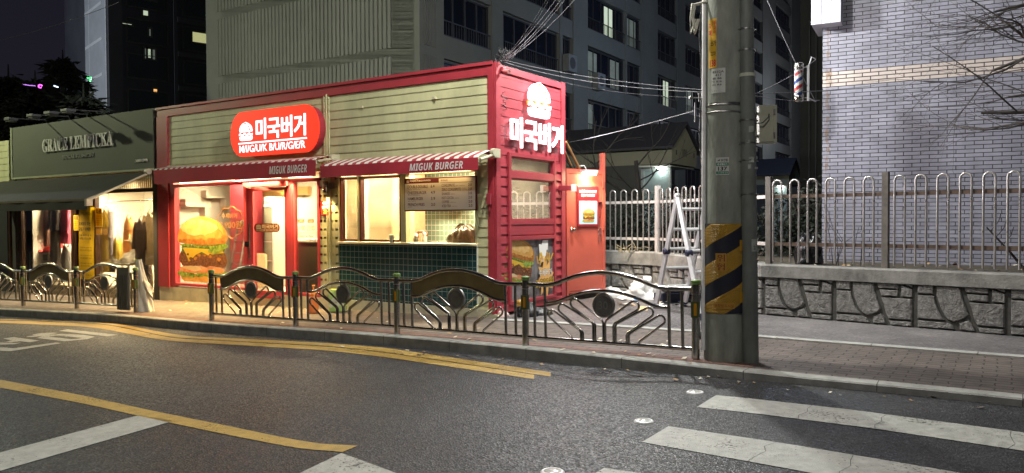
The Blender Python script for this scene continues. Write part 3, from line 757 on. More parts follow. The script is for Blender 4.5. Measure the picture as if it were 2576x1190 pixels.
# lit oval sign
def oval(a0, a1, c0, c1, k=.82):
    n = 20; r = (c1-c0)/2; rx = r*k; cc = (c0+c1)/2
    return [(a0+rx+rx*math.cos(t), cc+r*math.sin(t)) for t in [PI/2+PI*i/n for i in range(n+1)]] + [(a1-rx+rx*math.cos(t), cc+r*math.sin(t)) for t in [-PI/2+PI*i/n for i in range(n+1)]]
sg = thing('shop_sign', 'glowing red oval sign with white burger mark over the left awning', 'sign', FF(4.6, .1, 2.6), RZF)
a0, a1, c0, c1 = 3.44, 5.76, 2.57, 3.39
b = MB(); b.prism(FF, oval(a0+.02, a1-.02, c0+.02, c1-.02), .05, .20); b.box(FF, 4.0, 4.1, .0, .06, 2.8, 3.2); b.box(FF, 5.1, 5.2, .0, .06, 2.8, 3.2); b.build('sign_case', m_red, sg)
b = MB(); b.prism(FF, oval(a0, a1, c0, c1), .2, .235); b.build('red_face', m_redglow, sg)
b = MB()
logo(b, FF, 5.50, 5.12, 2.86, 3.20, .235, .012, 0, 1)
b.text('미국버거', FF, 5.03, 3.74, 2.86, 3.235, .237, mi=0, depth=.012, bold=.018)
b.box(FF, 3.72, 5.52, .236, .248, 2.80, 2.825, 0)
b.text('M/I/G/U/K B/U/R/G/E/R', FF, 5.50, 3.76, 2.645, 2.775, .237, mi=0, depth=.004, bold=.006)
b.build('sign_lettering', [m_letter, m_redglow], sg)

# channel letters on the side wall
sg = thing('side_sign', 'glowing white Korean lettering and burger mark on the red side wall', 'sign', SS(1.1, .05, 2.5), math.atan2(.84, .543))
b = MB(); logo(b, SS, .82, 1.50, 3.02, 3.58, .05, .05, 0, 1); b.box(SS, .95, 1.35, .02, .05, 3.2, 3.26, 2); b.build('burger_mark', [m_letter, m_orange, m_red], sg)
b = MB(); b.text('미국버거', SS, .34, 1.96, 2.50, 2.97, .05, depth=.025, bold=.016); b.build('sign_lettering', m_letter, sg)
b = MB(); b.box(SS, .34, 1.9, .02, .05, 2.6, 2.63); b.box(SS, .34, 1.9, .02, .05, 2.85, 2.88); b.build('mounting_rail', m_redside, sg)

l = lamp('side_sign_glow', 'AREA', SS(1.15, .16, 2.95), 130, (1, .96, 1), shape='RECTANGLE'); l.data.size = 1.5; l.data.size_y = .9
l.rotation_euler = SS.en.to_track_quat('-Z', 'Y').to_euler()
# awnings
m_stw = M('awning_white_stripe', (.7, .67, .6), .8, var=.1, scale=10); m_str = M('awning_red_stripe', (.30, .03, .04), .8, var=.12, scale=10)
def awning(label, a0, a1, zt, zf, zb, out, tx):
    t = thing('awning', label, 'awning', FF((a0+a1)/2, 0, zb), RZF, 'striped awnings over the shop front')
    b = MB(); n = int((a1-a0)/.086)
    for i in range(n):
        u0 = a0+(a1-a0)*i/n; u1 = a0+(a1-a0)*(i+1)/n
        pr = [(.07, zt-.04), (.11, zt-.005), (.2, zt), (out-.03, zf+.03), (out, zf)]
        P = [FF(u, o_, z) for u in (u0, u1) for o_, z in pr]
        b.add(P, [(k, k+1, 6+k, 5+k) for k in range(4)], i % 2, True)
    b.build('striped_canopy', [m_stw, m_str], t)
    b = MB(); b.grid(lambda u, v: FF(a0+(a1-a0)*u, out+.012*math.sin(u*17)*(v)+.006, zf-(zf-zb)*v), 40, 3); b.build('valance', m_red2, t)
    b = MB(); b.box(FF, a0, a1, out-.06, out+.0, zf-.07, zf-.005); b.build('front_bar', m_plinth, t)
    for s_ in (a0-.02, a1+.02):
        bb = MB(); bb.box(FF, s_-.025, s_+.025, .0, .16, zt-.1, zt+.03); bb.tube([FF(s_, .1, zt-.05), FF(s_, out*.7, zf+.0), FF(s_, out-.02, zf-.03)], .022); bb.lathe(FF(s_, .14, zt-.03), [(.06, -.03), (.06, .03)], 12, ax=DV)
        bb.build('bracket', m_plinth, t)
    b = MB(); b.text('MIGUK BURGER', FF, *tx, out+.016, style='bi'); b.build('lettering', m_white_p, t)
    return t
m_red2 = M('awning_red_cloth', (.42, .025, .045), .75, var=.14, scale=3)
awning('red and white striped awning over the glass door and big window', 3.22, 7.78, 2.485, 2.40, 2.13, .50, (4.36, 3.42, 2.20, 2.335))
awning('red and white striped awning over the tiled service counter', -.06, 3.12, 2.405, 2.285, 2.10, .50, (1.20, .20, 2.135, 2.245))
# strip lights tucked up under the awnings
for a0, a1, pw, z in ((3.8, 4.4, 85, 2.16), (4.6, 5.6, 100, 2.16), (5.9, 7.6, 165, 2.16), (2.75, 3.1, 3, 2.135), (1.85, 2.65, 4, 2.135), (.4, 1.6, 2.5, 2.135)):
    t = thing('strip_light', {3.8: 'short warm strip light over the narrow window beside the door', 4.6: 'warm strip light over the glass door', 5.9: 'long warm strip light over the big burger window', 2.75: 'short warm strip light over the narrow service window', 1.85: 'warm strip light over the wide covered service window', .4: 'warm strip light above the menu board'}[a0], 'light', FF((a0+a1)/2, .06, z), RZF, 'strip lights under the awnings')
    b = MB(); b.box(FF, a0, a1, .04, .065, z+.012, z+.035); b.build('housing', m_plinth, t)
    b = MB(); b.box(FF, a0+.01, a1-.01, .042, .063, z, z+.012); b.build('tube', m_warm, t)
    l = lamp('strip_light_glow', 'AREA', FF((a0+a1)/2, .12, z-.02), pw, (1, .64, .23), shape='RECTANGLE'); l.data.size = a1-a0; l.data.size_y = .05; l.data.spread = R(104)
    l.rotation_euler = (0, 0, RZF)

# menu board
t = thing('menu_board', 'white and maroon menu board with prices above the counter', 'sign', FF(.98, .06, 1.54), RZF)
MF = lambda fx, fy: (1.685-1.405*fx, 2.055-.52*fy)
b = MB(); b.box(FF, .28, 1.685, .045, .075, 1.535, 2.055); b.build('board', m_maroon, t, bevel=.003)
m_menu = M('menu_panel', (.74, .72, .67), .5, var=.03)
b = MB(); b.box(FF, .30, 1.67, .0755, .079, 1.556, 1.97); b.box(FF, .30, .985, .0755, .0792, 1.97, 2.035); b.build('panel', m_menu, t)
b = MB(); bw = MB()
def mt(mbx, s_, x0, x1, y, h, **k):
    f0 = (x0-150)/1840; f1 = (x1-150)/1840; fm = (f0+f1)/2; tp = 185-55*fm
    fy = (y-tp)/(1035-tp); hh = h/880*.52; z = 2.055-.52*fy
    mbx.text(s_, FF, 1.685-1.405*f0, 1.685-1.405*f1, z-hh/2, z+hh/2, .0795, **k)
for r_ in (('DOUBLE-DOUBLE', 245, 780, 397, 85), ('6.4', 858, 955, 388, 80), ('CHEESEBURGER', 245, 745, 555, 80), ('4.9', 860, 965, 548, 80), ('HAMBURGER', 250, 655, 708, 80), ('3.9', 860, 968, 708, 80),
           ('FRENCH FRIES', 252, 692, 862, 80), ('2.0', 868, 968, 862, 80), ('BEVERAGE', 1118, 1288, 240, 45), ('COKE/SPRITE', 1135, 1465, 372, 70), ('2.0', 1797, 1885, 362, 70),
           ('ZERO COKE/SPRITE', 1138, 1615, 478, 70), ('2.0', 1797, 1885, 470, 70), ('SHAKES', 1140, 1340, 590, 68), ('3.0', 1797, 1888, 578, 70), ('HOT COCOA', 1140, 1440, 695, 68), ('2.0', 1800, 1890, 685, 70),
           ('COFFEE', 1142, 1325, 800, 68), ('2.0', 1803, 1893, 793, 70), ('ICED TEA', 1145, 1368, 905, 68), ('2.0', 1805, 1895, 902, 70)):
    mt(b, *r_, bold=.012)
for r_ in (('(더블더블) - 패티2장,치즈2장', 245, 580, 473, 26), ('(치즈버거) - 패티1장,치즈1장', 245, 580, 625, 26), ('(햄버거) - 패티1장', 250, 460, 778, 26), ('(감자튀김)', 250, 370, 930, 26), ('(콜라, 스프라이트)', 1485, 1712, 385, 30),
           ('(제로콜라,', 1632, 1760, 452, 26), ('스프라이트)', 1632, 1775, 495, 26), ('(쉐이크)', 1365, 1465, 600, 30), ('(핫초코)', 1462, 1570, 708, 30), ('(아메리카노)', 1345, 1500, 815, 30), ('(아이스티)', 1390, 1520, 920, 30)):
    mt(b, *r_)
b.box(FF, .345, .955, .0795, .0805, 1.966, 1.970)
b.build('menu_print', m_maroon, t)
mt(bw, '미국버거', 305, 525, 243, 72, bold=.015); mt(bw, 'MIGUK BURGER', 545, 858, 240, 45, bold=.012); logo(bw, FF, 1.635, 1.582, 1.985, 2.03, .0762, .0015)
bw.build('title_print', [m_menu, m_maroon], t)

# up and down wall light and little red sign
t = thing('wall_light', 'silver cylinder wall light on the slatted panel beside the door', 'light', FF(3.41, .1, 1.88), RZF)
b = MB(); b.lathe(FF(3.43, .10, 1.87), [(.045, 0), (.045, .2), (.03, .2), (.03, .19)], 20); b.build('cylinder', m_steel, t)
b = MB(); b.box(FF, 3.30, 3.40, .0, .05, 1.94, 2.03); b.tube([FF(3.36, .03, 1.98), FF(3.43, .06, 1.97)], .015); b.tube([FF(3.28, .03, 2.02), FF(3.33, .05, 2.06), FF(3.4, .04, 2.0)], .008); b.build('bracket', m_steel2, t)
b = MB(); b.lathe(FF(3.43, .10, 1.872), [(.04, 0), (.0, -.001)], 16); b.build('lens', m_warm, t)
lamp('wall_light_glow', 'SPOT', FF(3.43, .12, 1.85), 85, (1, .68, .3), aim=FF(3.43, .14, 0), spot_size=R(100), spot_blend=.6, shadow_soft_size=.03)
t = thing('small_red_sign', 'small lit red sign with white Korean words and yellow arrow', 'sign', FF(3.49, .03, 1.5), RZF)
b = MB(); b.box(FF, 3.39, 3.60, .012, .045, 1.50, 1.74); b.build('box', m_redglow, t)
b = MB(); b.text('매장', FF, 3.55, 3.44, 1.665, 1.72, .046, bold=.03, mi=0); b.text('입구 쪽', FF, 3.57, 3.42, 1.60, 1.65, .046, bold=.03, mi=0); b.text('»', FF, 3.545, 3.445, 1.52, 1.58, .046, bold=.04, mi=1)
b.build('lettering', [M('lit_soft_white', (1, 1, 1), .5, var=0, emit=1.6), M('lit_yellow', (1, .7, .05), .5, var=0, emit=1.3)], t)

# side wall poster
m_post = artmat('poster_ground', (.07, .065, .07), (.26, .25, .26), 5, 0); m_star = artmat('poster_star', (.7, .34, .08), (.75, .45, .15), 6, 0)
t = thing('burger_poster', 'burger and fries poster low on the red side wall with Korean price star', 'poster', SS(1.04, .01, .15), math.atan2(.84, .543))
b = MB(); b.box(SS, .39, 1.70, .0, .006, .15, 1.08); b.build('sheet', m_post, t)
b = MB(); burger_art(b, SS, .22, 1.08, .36, 1.10, .0065, IDX, seed=9, tilt=-.22)
# chips in a white cup, sauce pot
def poly(F, pts, bb, m): b.add([F(x, bb, y) for x, y in pts], [tuple(range(len(pts)))], m)
poly(SS, [(1.22, 1.0), (1.26, .72), (1.42, .70), (1.48, .98)], .0265, 9); poly(SS, [(1.3, .98), (1.34, 1.06), (1.52, 1.06), (1.5, .9), (1.4, .9)], .0255, 9)
for k in range(14):
    x = 1.18+.03*k; y = .62+.14*random.random(); an = random.uniform(-.7, .7); dx, dy = .13*math.sin(an), .13*math.cos(an)
    poly(SS, [(x, y), (x+.035, y), (x+.035+dx, y+dy), (x+dx, y+dy)], .0270+.0004*k, 2 if k % 2 else 0)
st = [(1.42+(.3 if i % 2 == 0 else .19)*math.cos(2*PI*i/16+.2)*.9, .45+(.34 if i % 2 == 0 else .2)*math.sin(2*PI*i/16+.2)) for i in range(16)]
poly(SS, [(min(x, 1.695), y) for x, y in st], .0335, 10)
b.text('수제버거', SS, 1.2, 1.62, .47, .60, .0345, bold=.04, mi=11); b.text('수제버거', SS, 1.205, 1.615, .475, .595, .0352, bold=.012, mi=9)
b.text('3,900원', SS, 1.1, 1.685, .28, .46, .0345, bold=.05, mi=11); b.text('3,900원', SS, 1.11, 1.68, .285, .45, .0352, bold=.01, mi=2)
b.build('print', ART + [m_white_p, m_star, m_blackp], t)

# small CCTV, stub lamp arms on the side wall
t = thing('security_camera', 'small pink painted security camera at the roof corner', 'camera', SS(.12, .03, 3.6))
b = MB(); b.box(SS, .12, .2, .03, .08, 3.6, 3.66); b.build('mount', m_redside, t, bevel=.004)
b = MB(); b.tube([SS(.14, .08, 3.6), SS(.1, .2, 3.57)], [.03, .035], 12); b.build('body', M('pink_paint', (.6, .25, .25), .4), t)
t = thing('wall_bracket', 'short red bracket arm with white cap beside the side window', 'bracket', SS(1.9, .05, 1.9))
b = MB(); b.box(SS, 1.86, 1.94, .03, .32, 1.88, 1.96); b.build('arm', m_redside, t, bevel=.004)
b = MB(); b.lathe(SS(1.9, .30, 1.86), [(.05, 0), (.05, .12)], 14); b.build('cap', m_white, t)
t = thing('corner_bracket', 'small red box fixed low on the corner post of the shop', 'bracket', FF(.05, .05, 1.6))
b = MB(); b.box(FF, .02, .09, .035, .09, 1.62, 1.78); b.build('box', m_redside, t, bevel=.006)
b = MB(); b.box(FF, .04, .06, .05, .07, 1.52, 1.62); b.build('hook', m_redside, t)
# twisted wire left on the siding
b = MB(); p0 = SS(.2, .05, 3.15)
for k in range(5):
    pts = [p0 + V((random.uniform(-.03, .03), random.uniform(-.02, .02), .02*j-.12+.05*k)) + SS.ex*random.uniform(-.05, .05) for j in range(5)]
    b.tube(pts, .005, 5)
tags(b.build('wire_tangle', m_black), 'small tangle of black wire hanging on the red siding left of the side sign', 'wire')

# goods on the counter and inside
def onfront(name, label, cat, a, o_, z, group=None): return thing(name, label, cat, FF(a, o_, z), RZF, group)
t = onfront('paper_cup', 'white paper cup standing on the cream countertop', 'cup', 2.0, .03, 1.035)
b = MB(); b.lathe(FF(2.0, .03, 1.035), [(.028, 0), (.038, .11), (.041, .115), (.037, .115), (.027, .006), (0, .006)], 18); b.build('cup', M('cup_paper', (.6, .62, .5), .6), t)
b = MB(); b.lathe(FF(2.0, .03, 1.15), [(.042, 0), (.042, .008), (.036, .014), (0, .014)], 18); b.build('lid', m_white_p, t)
for k, (a, lab, c1, c2, h) in enumerate(((HX(1046, -.35), 'dark lidded jar at the left of the counter jars', (.05, .05, .04), (.7, .68, .6), .13), (HX(1067, -.35), 'pale sauce bottle in the middle of the counter jars', (.75, .7, .55), (.8, .78, .7), .15), (HX(1092, -.35), 'low grey bowl at the right of the counter jars', (.25, .25, .22), (.3, .3, .27), .05))):
    t = onfront('condiment_jar', lab, 'jar', a, -.35, 1.0, 'jars on the counter')
    b = MB(); b.lathe(FF(a, -.35, 1.0), [(.04, 0), (.045, .02), (.045, h*.75), (.03, h*.85), (.03, h)] if k < 2 else [(.03, 0), (.06, h), (.05, h)], 16); b.build('body', M('jar_%d' % k, c1, .3), t)
    if k < 2:
        b = MB(); b.lathe(FF(a, -.35, 1.0+h), [(.034, 0), (.034, .03), (.012, .05), (0, .05)], 14); b.build('lid', M('jar_lid_%d' % k, c2, .4), t)
b = MB(); a = HX(1062, -.5); b.tube([FF(a+.1, -.5, 1.0), FF(a+.1, -.5, 1.17), FF(a+.08, -.5, 1.2), FF(a-.08, -.5, 1.2), FF(a-.1, -.5, 1.17), FF(a-.1, -.5, 1.13)], .02, 8)
tags(b.build('brown_rack', M('dark_wood', (.16, .06, .03), .6)), 'small brown bent wood stand behind the counter jars', 'rack')
b = MB()
ctr = FF(HX(1168, -.38), -.38, 1.0)
def bagp(u, v):
    th = 2*PI*u; ph = PI*.5*v; rr = 1 + .18*mnoise.noise(V((math.cos(th)*2.2, math.sin(th)*2.2, v*3))) + .05*math.sin(th*11+v*4)
    return ctr + DV*(.30*rr*math.cos(th)*math.cos(ph)) + OV*(.17*rr*math.sin(th)*math.cos(ph)) + V((0, 0, .30*rr*math.sin(ph)))
b.grid(bagp, 48, 14)
tags(b.build('plastic_bag', M('brown_bag_plastic', (.07, .045, .02), .3, var=.5, scale=12, bump=.6, bscale=18)), 'crumpled brown plastic bag on the worktop under the menu board', 'bag')
# drinks fridge and white panel seen through the door
fs_ = HX(672, -1.35) - 5.2
t = onfront('drinks_fridge', 'tall white drinks fridge with a glass door seen through the shop door', 'fridge', 5.2, -1.5, .075)
b = MB(); b.box(FF, fs_+4.95, fs_+5.5, -1.95, -1.35, .08, 1.9); b.build('cabinet', m_white, t, bevel=.01)
b = MB(); frame_ring(b, FF, fs_+4.97, fs_+5.48, .2, 1.72, .035, -1.35, -1.32); b.build('door_frame', m_alu, t)
b = MB(); b.box(FF, fs_+5.0, fs_+5.45, -1.346, -1.34, .23, 1.69); b.build('pane', M('fridge_glass', (.25, .27, .2), .15, var=.1), t)
b = MB()
for z in (.55, .95, 1.3): b.box(FF, fs_+5.0, fs_+5.45, -1.339, -1.335, z, z+.012)
b.build('shelf', m_alu, t)
b = MB(); b.text('Cool', FF, fs_+5.4, fs_+5.08, 1.75, 1.85, -1.345, mi=0); b.build('lettering', M('teal_print', (.1, .25, .25), .5), t)
t = onfront('white_cupboard', 'tall plain white cupboard standing right of the fridge inside the shop', 'cupboard', 4.65, -1.4, .075)
b = MB(); b.box(FF, HX(727, -1.1), HX(688, -1.1), -1.9, -1.1, .08, 1.85); b.build('carcass', m_white, t, bevel=.006)
b = MB(); b.box(FF, HX(725.5, -1.1), HX(689.5, -1.1), -1.1, -1.085, .1, 1.83); b.build('door', m_white, t, bevel=.004)
t = onfront('wooden_shelf', 'yellow wooden shelf board high on the wall behind the door', 'shelf', 4.6, -1.9, 1.9)
b = MB(); b.box(FF, HX(775, -1.9), HX(655, -1.9), -1.98, -1.9, 1.94, 2.12); b.build('board', M('yellow_wood', (.6, .38, .12), .5), t)
b = MB(); b.box(FF, HX(760, -1.9), HX(756, -1.9), -1.99, -1.94, 1.9, 1.94); b.build('bracket', m_steel2, t)
t = onfront('till_counter', 'white topped grey till counter behind the narrow window', 'counter', 4.0, -.5, .075)
b = MB(); b.box(FF, HX(803, -.2), HX(746, -.2), -.9, -.2, .08, 1.0); b.build('cabinet', M('grey_cabinet', (.22, .21, .16), .5), t)
b = MB(); b.box(FF, HX(803, -.2)-.01, HX(744, -.2), -.92, -.18, 1.0, 1.03); b.build('top', m_white, t, bevel=.003)
b = MB(); b.grid(lambda u, v: FF(HX(795, -.4)+.3*u, -.6+.25*v, 1.033+.07*max(0, mnoise.noise(V((u*4, v*4, 2)))+.25)), 14, 8); tags(b.build('cloth', m_white), 'crumpled white cloth on the till counter behind the narrow window', 'cloth')
# ladder leaning indoors behind the burger decal
t = onfront('step_ladder', 'grey step ladder leaning inside the left window behind the burger print', 'ladder', 6.0, -.5, .075)
la_ = HX(603, -.5)
for a in (la_, la_+.27):
    b = MB(); b.tube([FF(a, -.4, .08), FF(a+.12, -.75, 1.28)], .02, 6); b.build('rail', m_steel2, t)
for k in range(5):
    z = .3+.22*k; b = MB(); b.box(FF, la_+.01+.022*k, la_+.27+.022*k, -.50-.065*k, -.44-.065*k, z, z+.025); b.build('rung', m_steel2, t)
b = MB(); b.lathe(FF(la_+.26, -.74, 1.28), [(.05, 0), (.07, .05), (.05, .12), (0, .13)], 12)
tags(b.build('paint_can', m_dark), 'dark pot hung at the top of the indoor step ladder', 'pot')
b = MB(); b.box(FF, HX(640, -.5), HX(618, -.5), -.8, -.5, .08, .72); b.box(FF, HX(639, -.5), HX(619, -.5), -.79, -.51, .72, .74)
tags(b.build('cardboard_box', M('cardboard', (.55, .4, .22), .8), bevel=.006), 'tall pale cardboard box just inside the shop door', 'box')

# ================================================================== RED GATE DOOR beside the shop
G0 = V((.93, 13.38, 0)); G1 = V((1.645, 13.84, 0)); gx = (G1-G0).normalized(); GF = Fr(G0, gx, V((gx.y, -gx.x, 0))); gw = (G1-G0).length
m_door = M('red_door_paint', (.46, .095, .065), .42, var=.1, scale=2.5, bump=.04, bscale=20)
t = thing('red_door', 'red steel door with round knob standing between shop and stone wall', 'door', GF(gw/2, 0, .1), math.atan2(gx.y, gx.x))
b = MB(); b.box(GF, .05, gw-.05, -.02, .02, .14, 2.2); b.build('leaf', m_door, t, bevel=.004)
b = MB(); b.box(GF, .0, .05, -.05, .03, .0, 2.28); b.box(GF, gw-.05, gw+.02, -.05, .03, .1, 2.58); b.box(GF, .05, gw-.05, -.05, .03, 2.2, 2.28); b.box(GF, .05, gw-.05, -.05, .015, .1, .135); b.build('frame', m_door, t, bevel=.003)
b = MB(); kp_ = GF(.12, .02, 1.22); b.lathe(kp_, [(.04, 0), (.04, .008), (.014, .012), (.014, .04), (.034, .055), (.034, .08), (.02, .095), (0, .097)], 18, ax=GF.en); b.build('knob', m_steel, t)
b = MB()
for z in (.4, 1.2, 1.95): b.box(GF, gw-.05, gw-.02, .03, .045, z, z+.12)
b.build('hinge', m_door, t)
# light over it
t = thing('door_lamp', 'bright warm lamp on top of the red door', 'light', GF(.44, .05, 2.2), math.atan2(gx.y, gx.x))
b = MB(); b.box(GF, .3, .6, .03, .16, 2.22, 2.26); b.tube([GF(.3, .02, 2.33), GF(.35, .08, 2.34), GF(.4, .08, 2.27)], .008); b.build('housing', m_alu, t)
b = MB(); b.box(GF, .33, .57, .04, .155, 2.175, 2.219); b.build('lens', M('lit_lamp', (1, .9, .7), .5, var=0, emit=22, ecol=(1, .78, .42)), t)
lamp('door_lamp_light', 'SPOT', GF(.45, .22, 2.19), 130, (1, .74, .42), aim=GF(.45, .02, .6), spot_size=R(125), spot_blend=.7, shadow_soft_size=.05)
lamp('door_lamp_light', 'POINT', GF(.45, .13, 2.13), 14, (1, .78, .42), shadow_soft_size=.04)
b = MB(); b.tube([SS(2.12, .03, 2.72), GF(.3, .0, 2.3)], .03, 4); b.tube([SS(2.1, -.1, 2.8), GF(.28, -.2, 2.35)], .02, 6)
tags(b.build('brace_board', M('raw_timber', (.35, .19, .07), .7, var=.3)), 'raw timber brace slanting from the shop corner to the door lamp', 'brace')
# framed poster on the door
t = thing('door_poster', 'framed red poster on the red door with white words and a burger on blue', 'poster', GF(.47, .02, 1.25), math.atan2(gx.y, gx.x))
b = MB(); b.box(GF, .23, .70, .021, .045, 1.27, 1.98); b.build('frame', M('poster_red', (.33, .012, .02), .4, var=.05), t, bevel=.004)
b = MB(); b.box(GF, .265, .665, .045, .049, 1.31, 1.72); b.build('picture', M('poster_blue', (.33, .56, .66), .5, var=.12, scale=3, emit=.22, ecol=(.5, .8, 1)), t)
b = MB(); burger_art(b, GF, .33, .61, 1.335, 1.58, .0495, IDX, seed=5); b.build('burger_print', ART, t)
b = MB(); b.text('IN CASE OF EMERGENCY', GF, .275, .655, 1.865, 1.91, .0455, bold=.03); b.text('BREAK THE GLASS', GF, .315, .615, 1.80, 1.84, .0455, bold=.03); b.build('lettering', m_white_p, t)
t = thing('hammer', 'small red hammer hanging on a chain right of the door poster', 'hammer', GF(.73, .03, 1.4), math.atan2(gx.y, gx.x))
b = MB(); b.tube([GF(.735, .04, 1.42), GF(.735, .04, 1.68)], .009, 8); b.build('handle', m_maroon, t)
b = MB(); b.tube([GF(.70, .04, 1.70), GF(.775, .04, 1.70)], .022, 10); b.build('head', m_maroon, t)
b = MB()
for ch, (x, z0, z1) in enumerate(((.735, 1.16, 1.42), (.71, .98, 1.2), (.76, 1.0, 1.25))):
    z = z0
    while z < z1:
        pts = [GF(x+.009*math.cos(k*PI/4)*(1 if int(z*40) % 2 else .35), .035+.004*math.sin(k), z+.014+.016*math.sin(k*PI/4)) for k in range(8)]
        b.tube(pts, .003, 4, closed=True); z += .026
b.build('chain', M('chain_metal', (.4, .3, .3), .35, metal=1), t)

# ================================================================== CLOTHES SHOP
xs_ = {k: FF.hit(x, 600)[0] for k, x in dict(a=402, b=240, c=198, d=183, e=172, f=57, g=30, h=-60).items()}
CS = thing('clothes_shop', 'dark fronted clothes shop with bright windows left of the burger shop', 'shop', FF(11.5, -1, -.35), RZF)
m_olive = M('olive_fascia', (.095, .105, .075), .7, var=.1, scale=1.5, bump=.05)
b = MB(); b.box(FF, 8.44, 14.7, -3.2, -.12, 2.46, 3.66); b.box(FF, 8.41, 8.62, -3.2, .0, -.4, 3.55); b.box(FF, 14.55, 14.75, -3.2, -.02, -.5, 3.5); b.box(FF, 8.62, 14.55, -3.2, -3.1, -.45, 2.46)
b.build('wall', M('dark_wall', (.05, .045, .04), .8), CS)
b = MB(); b.box(FF, 8.62, 14.55, -3.1, .0, -.5, -.1); b.build('floor', M('shop_floor', (.5, .42, .3), .35), CS)
b = MB(); b.box(FF, 8.62, 14.55, -3.1, -.08, 2.32, 2.46); b.build('ceiling', m_white, CS)
b = MB(); b.box(FF, 8.62, 14.55, -3.1, -3.05, -.1, 2.32); b.box(FF, xs_['f']-.25, xs_['f']-.2, -3.05, -.12, -.1, 2.32); b.build('inner_wall', m_white, CS)
m_brown = M('brown_aluminium', (.05, .025, .014), .35, metal=.3, var=.15)
b = MB()
for a in (xs_['a']+.02, xs_['b'], xs_['c']+.1, xs_['d'], xs_['f']+.06, xs_['g'] + .1): b.box(FF, a-.045, a+.045, -.08, .02, -.32, 2.35)
b.box(FF, 8.62, 14.55, -.09, .0, 2.02, 2.10); b.box(FF, 8.62, 14.55, -.09, .0, -.36, -.1)
b.build('window_frame', m_brown, CS, bevel=.004)
for k0, k1 in (('a', 'b'), ('d', 'f'), ('g', 'h')):
    b = MB(); b.box(FF, min(xs_[k0], xs_[k1])+.06, max(xs_[k0], xs_[k1])-.02, -.04, -.032, -.1, 2.02); b.build('pane', m_glass, CS)
b = MB(); b.box(FF, xs_['b']+.06, xs_['c']+.05, -.06, -.02, -.3, 2.02); b.build('door', m_brown, CS)
# ribbed lining above the right window
b = MB()
for i in range(34):
    a = 8.64+i*.075; b.box(FF, a, a+.05, -.11, -.075, 2.10, 2.46)
b.build('ribbed_lining', M('ribbed_cream', (.45, .38, .24), .6), CS)
for a, o_, pw in ((9.2, -.7, 420), (10.3, -.9, 260), (12.0, -.8, 600), (13.0, -1.2, 520)):
    l = lamp('shop_light', 'AREA', FF(a, o_, 2.28), pw, (1, .80, .50)); l.data.size = .5
    b = MB(); b.box(FF, a-.25, a+.25, o_-.25, o_+.25, 2.295, 2.32); b.build('ceiling_lamp', MATS['lamp_panel'], CS)
lamp('awning_light', 'SPOT', FF(9.5, .35, 2.05), 420, (1, .72, .34), aim=FF(9.4, .8, -.3), spot_size=R(140), spot_blend=.6, shadow_soft_size=.08)
lamp('awning_light', 'SPOT', FF(12.0, .35, 2.02), 300, (1, .74, .38), aim=FF(12.0, 1.0, -.3), spot_size=R(140), spot_blend=.6, shadow_soft_size=.08)

t = thing('shop_fascia_sign', 'long olive sign board with pale serif lettering GRACE LEMPICKA', 'sign', FF(11.5, 0, 2.5), RZF)
b = MB(); b.box(FF, 8.52, 14.54, -.1, .03, 2.50, 3.74); b.build('board', m_olive, t, bevel=.004)
b = MB(); b.box(FF, 8.5, 14.56, -.1, .045, 2.46, 2.50); b.box(FF, 14.5, 14.56, .02, .05, 2.5, 3.74); b.build('trim', M('pale_green_trim', (.35, .38, .25), .5), t)
def txt_px(mbx, s_, F, xl, xr, yt, yb, o_, **k):
    a0, _ = F.hit(xl, (yt+yb)/2, o_); a1, _ = F.hit(xr, (yt+yb)/2, o_); _, zt = F.hit((xl+xr)/2, yt, o_); _, zb = F.hit((xl+xr)/2, yb, o_)
    mbx.text(s_, F, a0, a1, zb, zt, o_, **k)
b = MB(); txt_px(b, 'GRACE LEMPICKA', FF, 108, 284, 341, 375, .06, style='serif', depth=.02)
b.build('title_lettering', M('pale_metal_letter', (.7, .69, .6), .45), t)
b = MB(); txt_px(b, 'TOTAL FASHION', FF, 157, 235, 388, 398, .04, depth=.012, bold=.005); b.build('subtitle_lettering', M('dull_metal_letter', (.22, .22, .18), .5), t)
b = MB(); txt_px(b, '그레이스렘피카', FF, 340, 371, 400, 408, .045, depth=.01, bold=.02); b.build('small_lettering', MATS['pale_metal_letter'], t)
for k, (x, lab) in enumerate(((70, 'leftmost arm lamp on top of the olive sign board'), (128, 'arm lamp on top of the olive sign board, above the first words'), (172, 'arm lamp over the middle of the olive sign board'), (215, 'rightmost arm lamp on top of the olive sign board'))):
    a, _ = FF.hit(x, 300, .4)
    t = thing('sign_lamp', lab, 'light', FF(a, .03, 3.7), RZF, 'unlit lamps leaning out over the olive sign')
    b = MB(); b.tube([FF(a, -.05, 3.62), FF(a, .0, 3.82), FF(a, .75, 3.78)], .014, 6); b.build('arm', m_black, t)
    b = MB(); b.box(FF, a-.13, a+.13, .66, .86, 3.73, 3.79); b.box(FF, a-.10, a+.10, .68, .84, 3.70, 3.73); b.build('head', m_black, t, bevel=.006)

